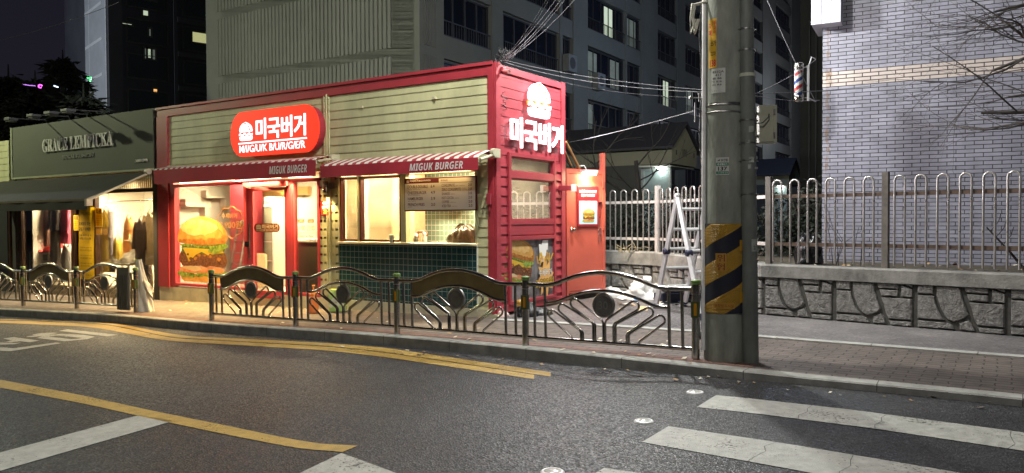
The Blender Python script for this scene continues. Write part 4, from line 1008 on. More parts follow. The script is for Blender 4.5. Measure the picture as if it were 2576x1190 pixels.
t = thing('black_awning', 'long plain black awning over the clothes shop windows', 'awning', FF(11.7, 0, 2.0), RZF)
m_bcl = M('black_awning_cloth', (.022, .021, .017), .8, var=.2, scale=3)
aR = 8.70; out = 1.3
b = MB(); b.grid(lambda u, v: FF(aR+.0+6.4*u, .05+(out-.05)*v, 2.42-.60*v-.04*math.sin(v*PI)), 20, 8)
b.build('canopy', m_bcl, t)
b = MB(); b.grid(lambda u, v: FF(aR+6.4*u, out+.02+.01*math.sin(u*40), 1.80-.17*v), 40, 2); b.build('valance', m_bcl, t)
b = MB(); b.box(FF, aR, aR+6.4, out-.03, out+.03, 1.80, 1.845); b.build('front_bar', M('bronze_bar', (.2, .17, .11), .4), t)
b = MB(); b.tube([FF(aR-.03, .05, 2.40), FF(aR-.03, .7, 2.10), FF(aR-.03, out, 1.82)], .022, 6); b.tube([FF(aR+.03, .05, 2.36), FF(aR+.03, out, 1.84)], .014, 6)
b.box(FF, aR-.06, aR+.02, out-.06, out+.06, 1.70, 1.84); b.lathe(FF(aR-.05, .08, 2.43), [(.06, -.05), (.06, .05)], 12, ax=DV)
b.build('arm', M('cream_metal', (.55, .5, .38), .45), t)

# garments
def garment(name, label, cat, F, a, o_, ztop, h, wsh, whem, mat, slv=True, group=None, dep=.09, fold=9, back=None):
    t = thing(name, label, cat, F(a, o_, ztop-h), RZF, group)
    def sh(u, v):
        th = 2*PI*u; wdt = wsh*(1-v)**.6*.0 + (wsh+(whem-wsh)*v)
        if v < .12: wdt = wsh*(.25+.75*math.sin(v/.12*PI/2))
        f = 1+.07*v*math.sin(th*fold+v*4)
        zz = ztop-.02-h*v - (.10*(abs(math.cos(th))**1.5) if v < .3 else .10*max(0, 1-(v-.3)*4)*abs(math.cos(th))**1.5)
        return F(a+wdt/2*math.cos(th)*f, o_+dep*math.sin(th)*f*(.6+.4*min(1, v*4)), zz)
    b = MB(); b.grid(sh, 40, 22); b.build('body', mat, t)
    if slv:
        for s_ in (-1, 1):
            b = MB(); b.tube([F(a+s_*wsh*.42, o_, ztop-.12), F(a+s_*wsh*.52, o_+.02, ztop-.3), F(a+s_*wsh*.56, o_+.03, ztop-.5), F(a+s_*wsh*.54, o_+.06, ztop-.72)], [.055, .06, .052, .045], 10); b.build('sleeve', mat, t)
    b = MB(); b.tube([F(a-wsh*.3, o_, ztop-.06), F(a, o_, ztop+.02), F(a+wsh*.3, o_, ztop-.06)], .009, 6); b.tube([F(a, o_, ztop+.02), F(a, o_, ztop+.09), F(a+.02, o_, ztop+.12), F(a+.045, o_, ztop+.1)], .005, 6); b.build('hanger', M('hanger_wood', (.4, .25, .12), .5), t)
    return t
def cloth(n, c): return M(n, c, .85, var=.2, scale=6, bump=.25, bscale=14)
HG = 'garments hanging in the shop windows'
A = lambda x: FF.hit(x, 600, -.3)[0]
garment('coat', 'dark chocolate short coat hung first in the left clothes window', 'coat', FF, HX(113, -.45), -.45, 1.86, 1.05, .42, .42, cloth('cloth_choc', (.10, .045, .028)), group=HG)
garment('coat', 'long black coat with pale inner edge in the left clothes window', 'coat', FF, HX(139, -.4), -.4, 1.92, 1.75, .36, .38, cloth('cloth_black', (.035, .026, .02)), group=HG)
garment('shirt', 'pale grey blouse behind the long black coat', 'shirt', FF, HX(133, -.75), -.75, 1.86, .9, .4, .4, cloth('cloth_pale', (.35, .33, .3)), group=HG)
garment('jacket', 'pink jacket hanging at the right of the left clothes window', 'jacket', FF, HX(166, -.5), -.5, 1.82, .95, .38, .42, cloth('cloth_pink', (.5, .07, .12)), group=HG)
garment('skirt', 'grey long skirt hanging under the pink jacket', 'skirt', FF, HX(167, -.6), -.6, .88, 1.0, .36, .46, cloth('cloth_grey', (.16, .15, .14)), slv=False, group=HG)
garment('coat', 'long mauve grey coat dress at the left of the right clothes window', 'coat', FF, HX(268, -.5), -.5, 1.74, 1.5, .42, .62, cloth('cloth_mauve', (.22, .19, .19)), group=HG)
garment('trousers', 'orange pleated skirt hanging in the middle of the right window', 'skirt', FF, HX(325, -.7), -.7, 1.55, 1.0, .34, .52, cloth('cloth_orange', (.62, .27, .07)), slv=False, group=HG, fold=14)
garment('coat', 'dark brown coat with tan sleeves in the right clothes window', 'coat', FF, HX(356, -.4), -.4, 1.50, 1.35, .38, .42, cloth('cloth_dkbrown', (.06, .03, .016)), group=HG)
garment('coat', 'cream coat hanging at the bright right end of the clothes window', 'coat', FF, HX(380, -.45), -.45, 1.66, 1.2, .42, .5, cloth('cloth_cream', (.7, .5, .28)), group=HG)
garment('scarf', 'yellow and white scarf draped over the display table heap', 'scarf', FF, HX(296, -.4), -.4, 1.08, .6, .2, .3, cloth('cloth_yellow', (.65, .45, .06)), slv=False, group=HG)
garment('coat', 'long brown coat low under the dark coat at the window corner', 'coat', FF, HX(366, -.7), -.7, .6, .85, .36, .5, cloth('cloth_bark', (.09, .05, .025)), slv=False, group=HG)
for lab, x0, x1, z in (('clothes rail of the left clothes window', 100, 180, 1.98), ('clothes rail of the right clothes window', 252, 396, 1.86)):
    b = MB(); b.tube([FF(A(x0), -.5, z), FF(A(x1), -.5, z)], .012, 8); b.tube([FF(A(x0), -.5, z), FF(A(x0), -.5, 2.32)], .008, 6); b.tube([FF(A(x1), -.5, z), FF(A(x1), -.5, 2.32)], .008, 6)
    tags(b.build('clothes_rail', m_steel), lab, 'rail', 'clothes rails in the windows')
t = thing('drawer_chest', 'small wire basket chest under the red cloth in the left window', 'chest', FF(A(100), -.5, -.1), RZF)
c0_ = A(120); c1_ = A(72)
b = MB()
for z in (-.08, .16, .40, .62):
    b.box(FF, c0_, c1_, -.8, -.3, z, z+.02)
for a in (c0_, (c0_+c1_)/2, c1_-.03): b.box(FF, a, a+.03, -.33, -.3, -.1, .62); b.box(FF, a, a+.03, -.8, -.77, -.1, .62)
b.build('frame', M('cream_wire', (.6, .5, .35), .4), t)
for i in range(3):
    for j in range(2):
        a = c0_+.05+(c1_-c0_)/2*j; b = MB(); b.box(FF, a, a+(c1_-c0_)/2-.1, -.75, -.34, -.05+.24*i, .10+.24*i); b.build('basket', M('basket_dark', (.09, .07, .05), .6, var=.5, scale=30), t, bevel=.01)
b = MB(); b.grid(lambda u, v: FF(c0_+.1+(c1_-c0_-.12)*u, -.75+.5*v, .645+.22*max(0, mnoise.noise(V((u*3+5, v*2, 1)))+.35)), 20, 12)
tags(b.build('folded_clothes', cloth('cloth_red', (.55, .03, .035))), 'heap of red clothes on the small chest in the left window', 'clothes')
t = thing('display_table', 'small white display table in the right clothes window', 'table', FF(A(300), -.5, -.1), RZF)
d0 = A(330); d1_ = A(256)
b = MB(); b.box(FF, d0, d1_, -.8, -.2, .42, .46); b.build('top', m_white, t, bevel=.004)
for a in (d0+.04, d1_-.08):
    for o_ in (-.26, -.74): b = MB(); b.box(FF, a, a+.04, o_-.02, o_+.02, -.1, .42); b.build('leg', m_steel2, t)
b = MB(); b.grid(lambda u, v: FF(d0+.02+(d1_-d0-.06)*u, -.74+.5*v, .465+.5*max(0, mnoise.noise(V((u*2.6+1, v*2, 7)))*.8+.42)*math.sin(PI*u)**.5*math.sin(PI*v)**.5), 26, 14)
tags(b.build('folded_clothes', M('mixed_cloth', (.3, .26, .2), .85, var=.8, scale=7, bump=.4, bscale=20)), 'heap of grey and white clothes on the white display table', 'clothes')
b = MB()
for k in range(30):
    a = A(315)+random.uniform(-.2, .2); p = FF(a, -.55, .8); b.tube([p, p + V((random.uniform(-.12, .12), random.uniform(-.1, .1), .15)), p + V((random.uniform(-.22, .22), random.uniform(-.1, .1), random.uniform(.1, .32)))], [.012, .012, .006], 5)
tags(b.build('dried_flowers', cloth('cloth_straw', (.6, .5, .28))), 'bunch of pale dried flowers standing among the displayed clothes', 'flowers')
t = thing('wall_mirror', 'pale framed print with ringed circles high at the bright window corner', 'picture', FF(8.8, -.6, 1.5), RZF)
b = MB(); a = A(390)
for k, (r0, mm) in enumerate(((.26, 0), (.19, 1), (.13, 0), (.07, 2))):
    b.prism(FF, [(a+r0*math.cos(2*PI*i/20), 1.74+r0*math.sin(2*PI*i/20)) for i in range(20)], -.5+.006*k, -.494+.006*k, mm)
b.build('disc', [m_white, cloth('cloth_taupe', (.35, .28, .2)), cloth('cloth_rust', (.5, .2, .06))], t)
# yellow banner and tarot notes
t = thing('yellow_banner', 'tall yellow vertical banner with black Korean sale text', 'banner', FF(11, .05, -.25), RZF)
ba0 = FF.hit(237, 600, .12)[0]; ba1 = FF.hit(199, 600, .12)[0]
b = MB(); b.grid(lambda u, v: FF(ba0+(ba1-ba0)*u, .12+.015*math.sin(v*5), .1+1.62*v), 4, 12); b.build('sheet', m_yellowp, t)
b = MB(); b.tube([FF((ba0+ba1)/2, .08, -.25), FF((ba0+ba1)/2, .08, 1.74)], .01, 6); b.tube([FF(ba0, .1, 1.73), FF(ba1, .1, 1.73)], .008, 6); b.tube([FF(ba0+.1, -.1, -.27), FF(ba1-.1, .3, -.27)], .01, 6); b.build('stand', m_black, t)
b = MB()
def bt(s_, x0, x1, y0, y1, bold=.0):
    f = lambda x: ba1+(ba0-ba1)*(x-820)/155
    g = lambda y: .1+1.62*(800-y)/685
    b.text(s_, FF, f(x0), f(x1), g(y1), g(y0), .145, bold=bold)
bt('GRACE LEMPICKA', 838, 955, 163, 190)
for s_, y0, y1 in (('자체제작 쿠션', 255, 293), ('균일가 판매전', 305, 343)): bt(s_, 832, 950, y0, y1, .03)
for s_, y0, y1 in (('가을 패션소품 외', 372, 392), ('사계절 의류도 맞춤', 400, 422)): bt(s_, 834, 955, y0, y1, .015)
for s_, y0, y1 in (('가진집 자체고급 패턴 원단', 490, 505), ('안전하고도 편안 가겠습니다', 515, 532), ('다림고급 원단으로 가진', 566, 580), ('안전그림을 정성껏 드립니다', 590, 606), ('다음고급한 사계 상품', 640, 655), ('고민 없이 바꿔 가겠습니다', 664, 680), ('세 번째 감사합니다', 750, 765)): bt(s_, 840, 958, y0, y1)
b.build('lettering', m_blackp, t)
for lab, x0, x1, y0, y1, o_ in (('yellow Korean notice taped to the right clothes window frame', 241, 257, 523, 571, .03), ('smaller yellow Korean notice on the door left of the banner', 186, 198, 541, 580, .03)):
    a0, z1 = FF.hit(x1, y0, o_); a1, z0 = FF.hit(x0, y1, o_)
    t = thing('window_notice', lab, 'notice', FF(a0, o_, z0), RZF, 'yellow notices on the clothes shop')
    b = MB(); b.box(FF, a0, a1, o_, o_+.004, z0, z1); b.build('sheet', m_yellowp, t)
    b = MB(); w_ = a1-a0; h_ = z1-z0; b.text('타로', FF, a1-.1*w_, a0+.1*w_, z1-.32*h_, z1-.06*h_, o_+.005, bold=.04)
    for i in range(5):
        b.text('연애운 사업', FF, a1-.1*w_, a0+.1*w_, z1-(.47+.115*i)*h_, z1-(.40+.115*i)*h_, o_+.005)
    b.build('lettering', m_blackp, t)
b = MB(); a0, z1 = FF.hit(255, 575, .03); a1, z0 = FF.hit(242, 590, .03); b.box(FF, a0, a1, .03, .034, z0, z1)
tags(b.build('small_notice', M('ochre_paper', (.55, .3, .05), .7, var=.3, scale=40)), 'tiny ochre card under the yellow notice on the window frame', 'notice')

# beige clapboard building at the far left edge
t = thing('beige_building', 'pale clapboard building cut by the left edge of the picture', 'building', FF(17, -1, -.5), RZF)
b = MB(); siding(b, FF, 14.75, 21, 1.9, 3.45, step=.16); b.build('siding', m_cream, t)
b = MB(); b.box(FF, 14.75, 21, -3, -.05, -.6, 3.4); b.build('wall', MATS['dark_wall'], t)
b = MB(); b.box(FF, 14.9, 20, -.05, .01, .2, 1.9); b.build('shutter', M('dark_shutter', (.04, .04, .04), .5), t)

# ================================================================== street railings
posts = [V((-11.65, 16.6, 0)), V((-9.92, 15.57, 0)), V((-8.33, 14.68, 0)), V((-6.70, 13.66, 0))]
posts2 = [V((-4.76, 12.15, 0)), V((-3.12, 11.05, 0)), V((-1.5, 9.97, 0)), V((.15, 8.77, 0)), V((1.82, 7.62, 0))]
for p in posts+posts2: p.z = gz(p.x)
m_band = M('brown_infill', (.15, .11, .045), .5, var=.22, scale=4)
def make_panel(kind):
    t = thing('street_railing', 'x', 'railing', (0, 0, 0), 0, 'street railing panels along the kerb')
    X = lambda x, z: V((x, 0, z))
    def curve(pts, n=6):
        out_ = []
        P = [pts[0]] + pts + [pts[-1]]
        for i in range(1, len(P)-2):
            for k in range(n):
                s_ = k/n; a_, b_, c_, d_ = P[i-1], P[i], P[i+1], P[i+2]
                f = lambda j: .5*((2*b_[j]) + (-a_[j]+c_[j])*s_ + (2*a_[j]-5*b_[j]+4*c_[j]-d_[j])*s_*s_ + (-a_[j]+3*b_[j]-3*c_[j]+d_[j])*s_**3)
                out_.append((f(0), f(1)))
        return out_ + [pts[-1]]
    topc = [(.03, .70), (.16, .70), (.30, .70), (.42, .722), (.60, .785), (.80, .832), (1, .848), (1.2, .832), (1.4, .785), (1.58, .722), (1.70, .70), (1.84, .70), (1.97, .70)]
    arc = [(.27, .505), (.36, .507), (.46, .53), (.62, .59), (.8, .637), (1, .655), (1.2, .637), (1.38, .59), (1.54, .53), (1.64, .507), (1.73, .505)]
    tc_ = curve(topc); ac = curve(arc)
    b = MB(); b.tube([X(*p) for p in tc_], .024, 12); b.build('top_rail', m_steel, t)
    b = MB(); b.tube([X(*p) for p in ac], .018, 10); b.build('arch_rail', m_steel, t)
    b = MB(); b.tube([X(.03, .1), X(1.97, .1)], .02, 10); b.build('bottom_rail', m_steel, t)
    for x in (.13, .27, 1.73, 1.87):
        b = MB(); b.tube([X(x, .1), X(x, .695)], .017, 10); b.build('bar', m_steel, t)
    def hp(pts, m, n=8):
        b_ = MB(); b_.tube([X(*p) if m > 0 else X(2-p[0], p[1]) for p in pts], .0125, 8); b_.build('loop', m_steel, t)
    def loop(pr, tl, bl, br_, first=False):
        """right foot, hairpin turn, left foot"""
        cx, cz, r = tl
        arcp = [(cx+r*math.cos(a_), cz+r*math.sin(a_)) for a_ in [R(50)+R(175)*i/9 for i in range(10)]]
        return pr + arcp + bl
    for m in (1, -1):
        hp([(.988, .10), (.988, .31), (.97, .345)] + [(.648+.052*math.cos(a_), .505+.052*math.sin(a_)) for a_ in [R(50)+R(190)*i/9 for i in range(10)]] + [(.875, .315), (.892, .285), (.893, .10)], m)
        hp([(.866, .10), (.866, .285), (.845, .315)] + [(.49+.05*math.cos(a_), .445+.05*math.sin(a_)) for a_ in [R(50)+R(190)*i/9 for i in range(10)]] + [(.73, .215), (.742, .19), (.743, .10)], m)
        hp([(.716, .10), (.716, .19), (.70, .218)] + [(.362+.048*math.cos(a_), .372+.048*math.sin(a_)) for a_ in [R(50)+R(190)*i/9 for i in range(10)]] + [(.595, .14), (.607, .12), (.607, .10)], m)
    b = MB(); b.lathe(V((1, .014, .50)), [(.118, 0), (.118, -.028)], 28, ax=(0, 1, 0)); b.tube([X(1+.118*math.cos(2*PI*i/28), .50+.118*math.sin(2*PI*i/28)) for i in range(28)], .017, 8, closed=True)
    di = b.build('disc', [m_steel2], t)
    b = MB(); b.lathe(V((1, .0155, .50)), [(.1, 0), (.1, -.031)], 28, ax=(0, 1, 0)); b.build('plate', M('disc_plate', (.10, .095, .09), .55, var=.35, scale=12), di)
    if kind == 'B':
        b = MB(); b.text('30', WF, .945, 1.055, .455, .545, -.0162, bold=.01); b.build('digits', M('disc_digits', (.17, .165, .16), .5), di)
    if kind == 'A':
        b = MB(); n = 40; up = []; lo = []
        def yat(c_, x):
            for p, q in zip(c_, c_[1:]):
                if p[0] <= x <= q[0]+1e-6: return p[1]+(q[1]-p[1])*(x-p[0])/max(1e-6, q[0]-p[0])
            return c_[-1][1]
        poly_ = [(.28+1.44*i/n, yat(tc_, .28+1.44*i/n)-.012) for i in range(n+1)]; lo = [(x, yat(ac, x)+.008) for x, _ in poly_]
        P = []
        for (x, y), (_, y2) in zip(poly_, lo): P += [V((x, -.006, y)), V((x, -.006, y2)), V((x, .006, y2)), V((x, .006, y))]
        b.add(P, [(4*i+k, 4*i+(k+1) % 4, 4*i+4+(k+1) % 4, 4*i+4+k) for i in range(n) for k in range(4)]); b.build('infill', m_band, t)
    return t
panA = make_panel('A'); panB = make_panel('B')
def place_panel(proto, p, q, label, used=[]):
    dv = q-p; L_ = V((dv.x, dv.y, 0)).length; rz_ = math.atan2(dv.y, dv.x); sc = (L_/2.0, 1, 1); tl = -math.atan2(dv.z, L_)
    if proto not in used:
        used.append(proto); proto.location = p; proto.rotation_euler = (0, tl, rz_); proto.scale = sc; proto['label'] = label; return
    dup(proto, p, rz_, label, sc, tl)
PL = [('B', posts[0], posts[1], 'steel railing panel with open top cut by the left edge of the picture'), ('A', posts[1], posts[2], 'railing panel with brown band in front of the left clothes window'), ('B', posts[2], posts[3], 'open railing panel with bare arch in front of the yellow banner'),
      ('A', posts2[0], posts2[1], 'railing panel with brown band in front of the burger decal window'), ('B', posts2[1], posts2[2], 'open railing panel in front of the green tub and the tiled counter'),
      ('A', posts2[2], posts2[3], 'railing panel with brown band in front of the tiled counter and shop corner'), ('B', posts2[3], posts2[4], 'open railing panel in front of the red door, nearest the utility pole')]
for k, p, q, lab in PL: place_panel(panA if k == 'A' else panB, p, q, lab)
for r_ in [o for o in bpy.data.objects if o.name.startswith('street_railing') and 'red door' not in o['label']]:
    for c_ in kids(r_):
        for g_ in kids(c_):
            if g_.name.startswith('digits'): bpy.data.objects.remove(g_)
t = thing('railing_post', 'x', 'railing post', (0, 0, 0), 0, 'street railing posts along the kerb')
b = MB(); b.lathe((0, 0, 0), [(.04, -.03), (.04, .75)], 18); b.build('tube', m_steel, t)
b = MB(); b.lathe((0, 0, .745), [(.044, 0), (.05, .004), (.05, .016), (.043, .022), (.05, .03), (.05, .038), (.03, .05), (0, .053)], 18); b.build('cap', M('green_cap', (.10, .18, .03), .5, var=.1), t)
b = MB(); b.box(WF, -.034, .036, -.046, -.02, .42, .58); b.lathe((0, 0, .42), [(.0415, 0), (.0415, .16)], 16); rf_ = b.build('reflector', M('green_reflector', (.05, .075, .02), .45), t)
b = MB(); b.box(WF, -.004, .026, -.050, -.046, .44, .56); b.build('patch', M('amber_patch', (.5, .22, .01), .4, var=.05), rf_)
b = MB(); b.lathe((0, 0, .65), [(.042, 0), (.042, .006)], 14); b.build('wire_tie', m_steel2, t)
plab = ['railing post at the left edge of the picture', 'railing post between the left clothes window and its neighbour panel', 'railing post just left of the yellow banner', 'railing post at the end of the railing beside the white sheet',
        'railing post in front of the large burger decal', 'railing post in front of the door and narrow window', 'railing post in front of the middle of the tiled counter', 'railing post in front of the burger poster on the side wall', 'last railing post right beside the striped utility pole']
for i, p in enumerate(posts+posts2):
    rz_ = -.55
    if i == 0: t.location = p; t.rotation_euler = (0, 0, rz_); t['label'] = plab[0]
    else: dup(t, p, rz_, plab[i])
# grey slatted board and white sheet leaning at the railing's end
t = thing('grey_board', 'dark grey ribbed board standing against the end of the left railing', 'board', posts[3], rotp)
PFm = Fr(posts[3] + V((0, .0, 0)) + (posts[2]-posts[3]).normalized()*.06 - nrm*(-.05), (posts[2]-posts[3]), nrm)
b = MB(); b.box(PFm, 0, .36, .02, .05, .04, .80); b.build('panel', M('grey_slats', (.12, .12, .1), .6), t)
for i in range(6):
    b = MB(); b.box(PFm, .02+.056*i, .05+.056*i, .05, .06, .05, .66); b.build('slat', M('grey_slats2', (.09, .09, .08), .6), t)
b = MB(); sp0 = ground(363, 783)
def sheet(u, v):                           # a crumpled sheet bundled upright, wide at the foot, pinched at the top
    th = 2*PI*u; hw = .165-.12*v**.9; cx_ = .03-.12*v
    n1_ = mnoise.noise(V((math.cos(th)*1.6, math.sin(th)*1.6, v*3.2))); n2_ = mnoise.noise(V((math.cos(th)*4, math.sin(th)*4, v*6+3)))
    f = 1+.28*n1_+.12*n2_+.10*math.sin(th*5+v*3)
    return sp0 + V((cx_+hw*f*math.cos(th), hw*.6*f*math.sin(th), .93*v*(1+.05*n2_)-.01))
b.grid(sheet, 56, 34)
b.grid(lambda u, v: sp0 + V((.02+.19*u*(1-.35*v)+.01*math.sin(v*9), -.05+.04*math.sin(v*5+u*4), .34+.26*v-.15*u)), 10, 10)
tags(b.build('white_sheet', M('white_tarp', (.62, .58, .46), .6, var=.1, bump=.3, bscale=12)), 'tall crumpled white sheet leaning at the end of the left railing', 'sheet')

# tub, jar and bags in front of the shop
t = thing('green_tub', 'light green printed tub standing against the slatted panel', 'tub', ground(850, 783), 0)
p = ground(850, 784) ; P0 = p
b = MB(); b.box(Fr(p, (1, 0, 0), (0, -1, 0)), -.135, .135, -.10, .10, 0, .36); b.build('body', artmat('tub_print', (.30, .48, .10), (.42, .58, .2), 7, 0), t, bevel=.02)
b = MB(); b.box(Fr(p, (1, 0, 0), (0, -1, 0)), -.12, .12, -.085, .085, .36, .375); b.build('lid', M('tub_lid', (.3, .42, .1), .5), t, bevel=.01)
b = MB(); TF = Fr(p, (1, 0, 0), (0, -1, 0))
for cx_, cz_, r_ in ((-.03, .2, .05), (.05, .24, .045), (.0, .13, .05), (.09, .13, .03), (-.09, .11, .035)):
    b.prism(TF, [(cx_+r_*math.cos(2*PI*i/14)*(1+.2*math.sin(i*2.1)), cz_+r_*math.sin(2*PI*i/14)) for i in range(14)], .1005, .1015)
b.build('pale_print', M('tub_pale', (.6, .62, .45), .6), t)
t = thing('orange_jar', 'translucent orange bottle with a screw neck standing by the narrow window', 'bottle', ground(790, 788), 0)
p = ground(789, 787)
b = MB(); b.lathe(p, [(0, 0), (.085, 0), (.09, .03), (.075, .05), (.085, .08), (.085, .2), (.06, .26), (.04, .29)], 20); b.build('body', M('orange_plastic', (.75, .35, .12), .3, var=.15, trans=.5), t)
b = MB(); b.lathe(p + V((0, 0, .29)), [(.06, 0), (.06, .03), (.05, .035), (.05, .06), (.0, .062)], 18); b.tube([p + V((0, 0, .34)), p + V((0, 0, .43)), p + V((-.02, 0, .45)), p + V((.03, 0, .45))], .014, 8); b.build('cap', M('orange_cap', (.7, .22, .02), .4), t)
def blob(name, label, cat, p, rx, ry, h, mat, seed, crease=.25, group=None):
    b_ = MB()
    def fn(u, v):
        th = 2*PI*u; ph = PI*.5*v; c_ = V((math.cos(th)*1.7, math.sin(th)*1.7, v*2.2+seed))
        r_ = 1+crease*mnoise.noise(c_*1.3)+crease*.5*mnoise.noise(c_*3.1)+.03*math.sin(th*13+v*6)
        return p + V((rx*r_*math.cos(th)*math.cos(ph)**.7, ry*r_*math.sin(th)*math.cos(ph)**.7, h*r_*math.sin(ph)-.01))
    b_.grid(fn, 44, 16)
    return tags(b_.build(name, mat), label, cat, group)
m_blkbag = M('black_bag_plastic', (.012, .012, .014), .25, var=.3, bump=.5, bscale=25)
blob('rubbish_bag', 'black rubbish bag heaped at the foot of the side wall poster', 'bag', ground(1325, 797), .17, .13, .20, m_blkbag, 3)
blob('rubbish_bag', 'flat black bag spilling out behind the railing post beside the shop corner', 'bag', ground(1362, 793), .16, .12, .12, m_blkbag, 8)
blob('rubbish_bag', 'crumpled white and pink bag beside the base of the shop corner', 'bag', ground(1262, 797), .12, .09, .09, M('pinkish_paper', (.6, .45, .42), .7, var=.25, bump=.5, bscale=20), 5)
blob('rubbish_bag', 'big white plastic sack in front of the stone wall', 'bag', ground(1618, 752), .30, .22, .30, M('white_sack', (.7, .7, .68), .4, var=.14, bump=.8, bscale=14), 11, crease=.45)
blob('rubbish_bag', 'small white bag lying against the wall right of the red door', 'bag', ground(1540, 742), .18, .12, .14, MATS['white_sack'], 21)
b = MB(); TF = Fr(ground(1320, 797)+V((-.07, 0, 0)), (1, .2, 0), (.2, -1, 0)); b.box(TF, -.06, .06, -.05, .05, .16, .19); b.lathe(TF(0, 0, .19), [(.05, 0), (.06, .03), (.04, .06), (.0, .07)], 12)
tags(b.build('tape_roll', M('amber_tape', (.45, .25, .05), .4)), 'amber tape roll on the black bag at the side wall', 'tape')
b = MB(); p = ground(1612, 733)
t = thing('flower_pot', 'grey plastic bucket of dead plants against the stone wall', 'pot', p)
b.lathe(p, [(.12, 0), (.16, .34), (.17, .34), (.17, .37), (.15, .37), (.14, .3), (0, .3)], 22); b.build('bucket', M('grey_plastic', (.11, .125, .125), .5, var=.15), t)
b = MB()
for k in range(70):
    an = random.uniform(0, 2*PI); r_ = random.uniform(.02, .2); q = p + V((r_*math.cos(an), r_*math.sin(an), random.uniform(.33, .52)))
    a_ = V((random.gauss(0, 1), random.gauss(0, 1), random.gauss(0, 1))).normalized()*.05; c_ = V((random.gauss(0, 1), random.gauss(0, 1), random.gauss(0, 1))).normalized()*.03
    b.quad([q-a_, q-c_, q+a_, q+c_], random.choice((0, 0, 1, 2)))
b.build('dead_plant', [M('dry_leaf', (.35, .22, .1), .8), M('rust_leaf', (.4, .08, .03), .8), M('pale_leaf', (.55, .5, .38), .8)], t)
b = MB(); p = ground(1690, 760); TF = Fr(p, (.9, .35, 0), (.35, -.9, 0)); b.box(TF, -.28, .3, -.12, .14, 0, .16); b.quad([TF(-.28, .14, .16), TF(.3, .14, .16), TF(.34, .3, .25), TF(-.3, .3, .22)])
tags(b.build('storage_box', M('navy_box', (.012, .016, .04), .5), bevel=.008), 'open navy box under the aluminium ladder', 'box')
b = MB(); p = ground(1566, 748); TF = Fr(p, (.95, .1, 0), (.1, -.95, 0)); b.box(TF, -.32, .34, -.2, .18, 0, .07)
tags(b.build('foam_slab', m_paper, bevel=.01), 'white foam slab lying on the ground by the red door', 'slab')
b = MB(); random.seed(21)
for k in range(46):
    p = ground(random.uniform(1525, 1740), random.uniform(738, 782)); s_ = random.uniform(.03, .10); an = random.uniform(0, PI); tz = random.uniform(.0, .04)
    ex_ = V((math.cos(an), math.sin(an), random.uniform(-.3, .3)))*s_; ey_ = V((-math.sin(an), math.cos(an), random.uniform(-.3, .3)))*s_*random.uniform(.4, 1)
    p.z += .02+tz; b.quad([p-ex_-ey_, p+ex_-ey_, p+ex_+ey_, p-ex_+ey_], random.choice((0, 0, 1, 2, 3)))
o = b.build('litter', [m_paper, MATS['cardboard'], M('blue_scrap', (.1, .25, .5), .6), M('dark_scrap', (.08, .06, .05), .8)]); o['kind'] = 'stuff'
b = MB()
for k in range(60):
    x = random.uniform(420, 1900); y = interp([(0, 778), (1320, 878), (1900, 944)], x)-random.uniform(6, 60); p = ground(x, y); s_ = random.uniform(.008, .03); an = random.uniform(0, PI); p.z += .015
    ex_ = V((math.cos(an), math.sin(an), .2))*s_; ey_ = V((-math.sin(an), math.cos(an), -.1))*s_*.7; b.quad([p-ex_-ey_, p+ex_-ey_, p+ex_+ey_, p-ex_+ey_], random.choice((0, 1, 2)))
for k in range(45):
    x = random.uniform(700, 2500); y = interp([(0, 790), (1320, 902), (2576, 1018)], x)+random.uniform(2, 22); p = ground(x, y, rz); s_ = random.uniform(.006, .025); an = random.uniform(0, PI); p.z += .012
    ex_ = V((math.cos(an), math.sin(an), .2))*s_; ey_ = V((-math.sin(an), math.cos(an), -.1))*s_*.7; b.quad([p-ex_-ey_, p+ex_-ey_, p+ex_+ey_, p-ex_+ey_], random.choice((0, 1, 2)))
o = b.build('leaf_litter', [MATS['dry_leaf'], MATS['pale_leaf'], MATS['dark_scrap']]); o['kind'] = 'stuff'

# ladder
fa = ground(1649, 776); fb = ground(1721, 772); fc = ground(1767, 807); fd = fc + (fb-fa)
ta = (fa+fc)/2 + V((0, 0, 1.75)); tb = (fb+fd)/2 + V((0, 0, 1.75))
t = thing('step_ladder', 'tall aluminium folding ladder standing open in front of the fence', 'ladder', (fa+fd)/2)
for lab, p, q in (('a', fa, ta), ('b', fb, tb), ('c', fc, ta), ('d', fd, tb)):
    b = MB(); m_ = p.lerp(q, .52); b.tube([p + (q-p)*.03, m_, q], [.042, .042, .036], 4, smooth=False); bo = b.build('leg', m_alu, t)
    b = MB(); b.tube([p, p + (q-p)*.05], .042, 6); b.build('foot', m_rubber, bo)
    b = MB(); e = (p-q).normalized()
    b.lathe(m_ + V((0, 0, 0)), [(.03, -.05), (.05, -.04), (.05, .04), (.03, .05)], 10, ax=(tb-ta)); b.build('lock', m_rubber, bo)
for k in range(5):
    f_ = .2+.17*k
    for p, q, p2, q2 in ((fa, ta, fb, tb), (fc, ta, fd, tb)):
        b = MB(); b.tube([p.lerp(q, f_), p2.lerp(q2, f_)], .026, 6, smooth=False); b.build('rung', m_alu, t)
for q in (ta, tb):
    b = MB(); b.lathe(q - V((0, 0, .02)), [(.02, -.03), (.042, -.026), (.042, .026), (.02, .03)], 16, ax=(tb-ta)); b.build('hinge', M('pale_hinge', (.42, .42, .44), .4), t)

# ================================================================== utility pole and its neighbours
pf = ground(1821, 913); pc = pf + V((.05, .185, 0)); pc.z = 0
m_conc = M('pole_concrete', (.235, .25, .215), .8, var=.38, scale=5, bump=.25, bscale=45, stretch=(1, 1, .35))
up = thing('utility_pole', 'thick concrete utility pole wrapped in a yellow and black striped guard', 'utility pole', pc)
b = MB(); b.lathe(pc, [(.196, -.1), (.196, 0), (.178, 8.5)], 40); b.build('shaft', m_conc, up)
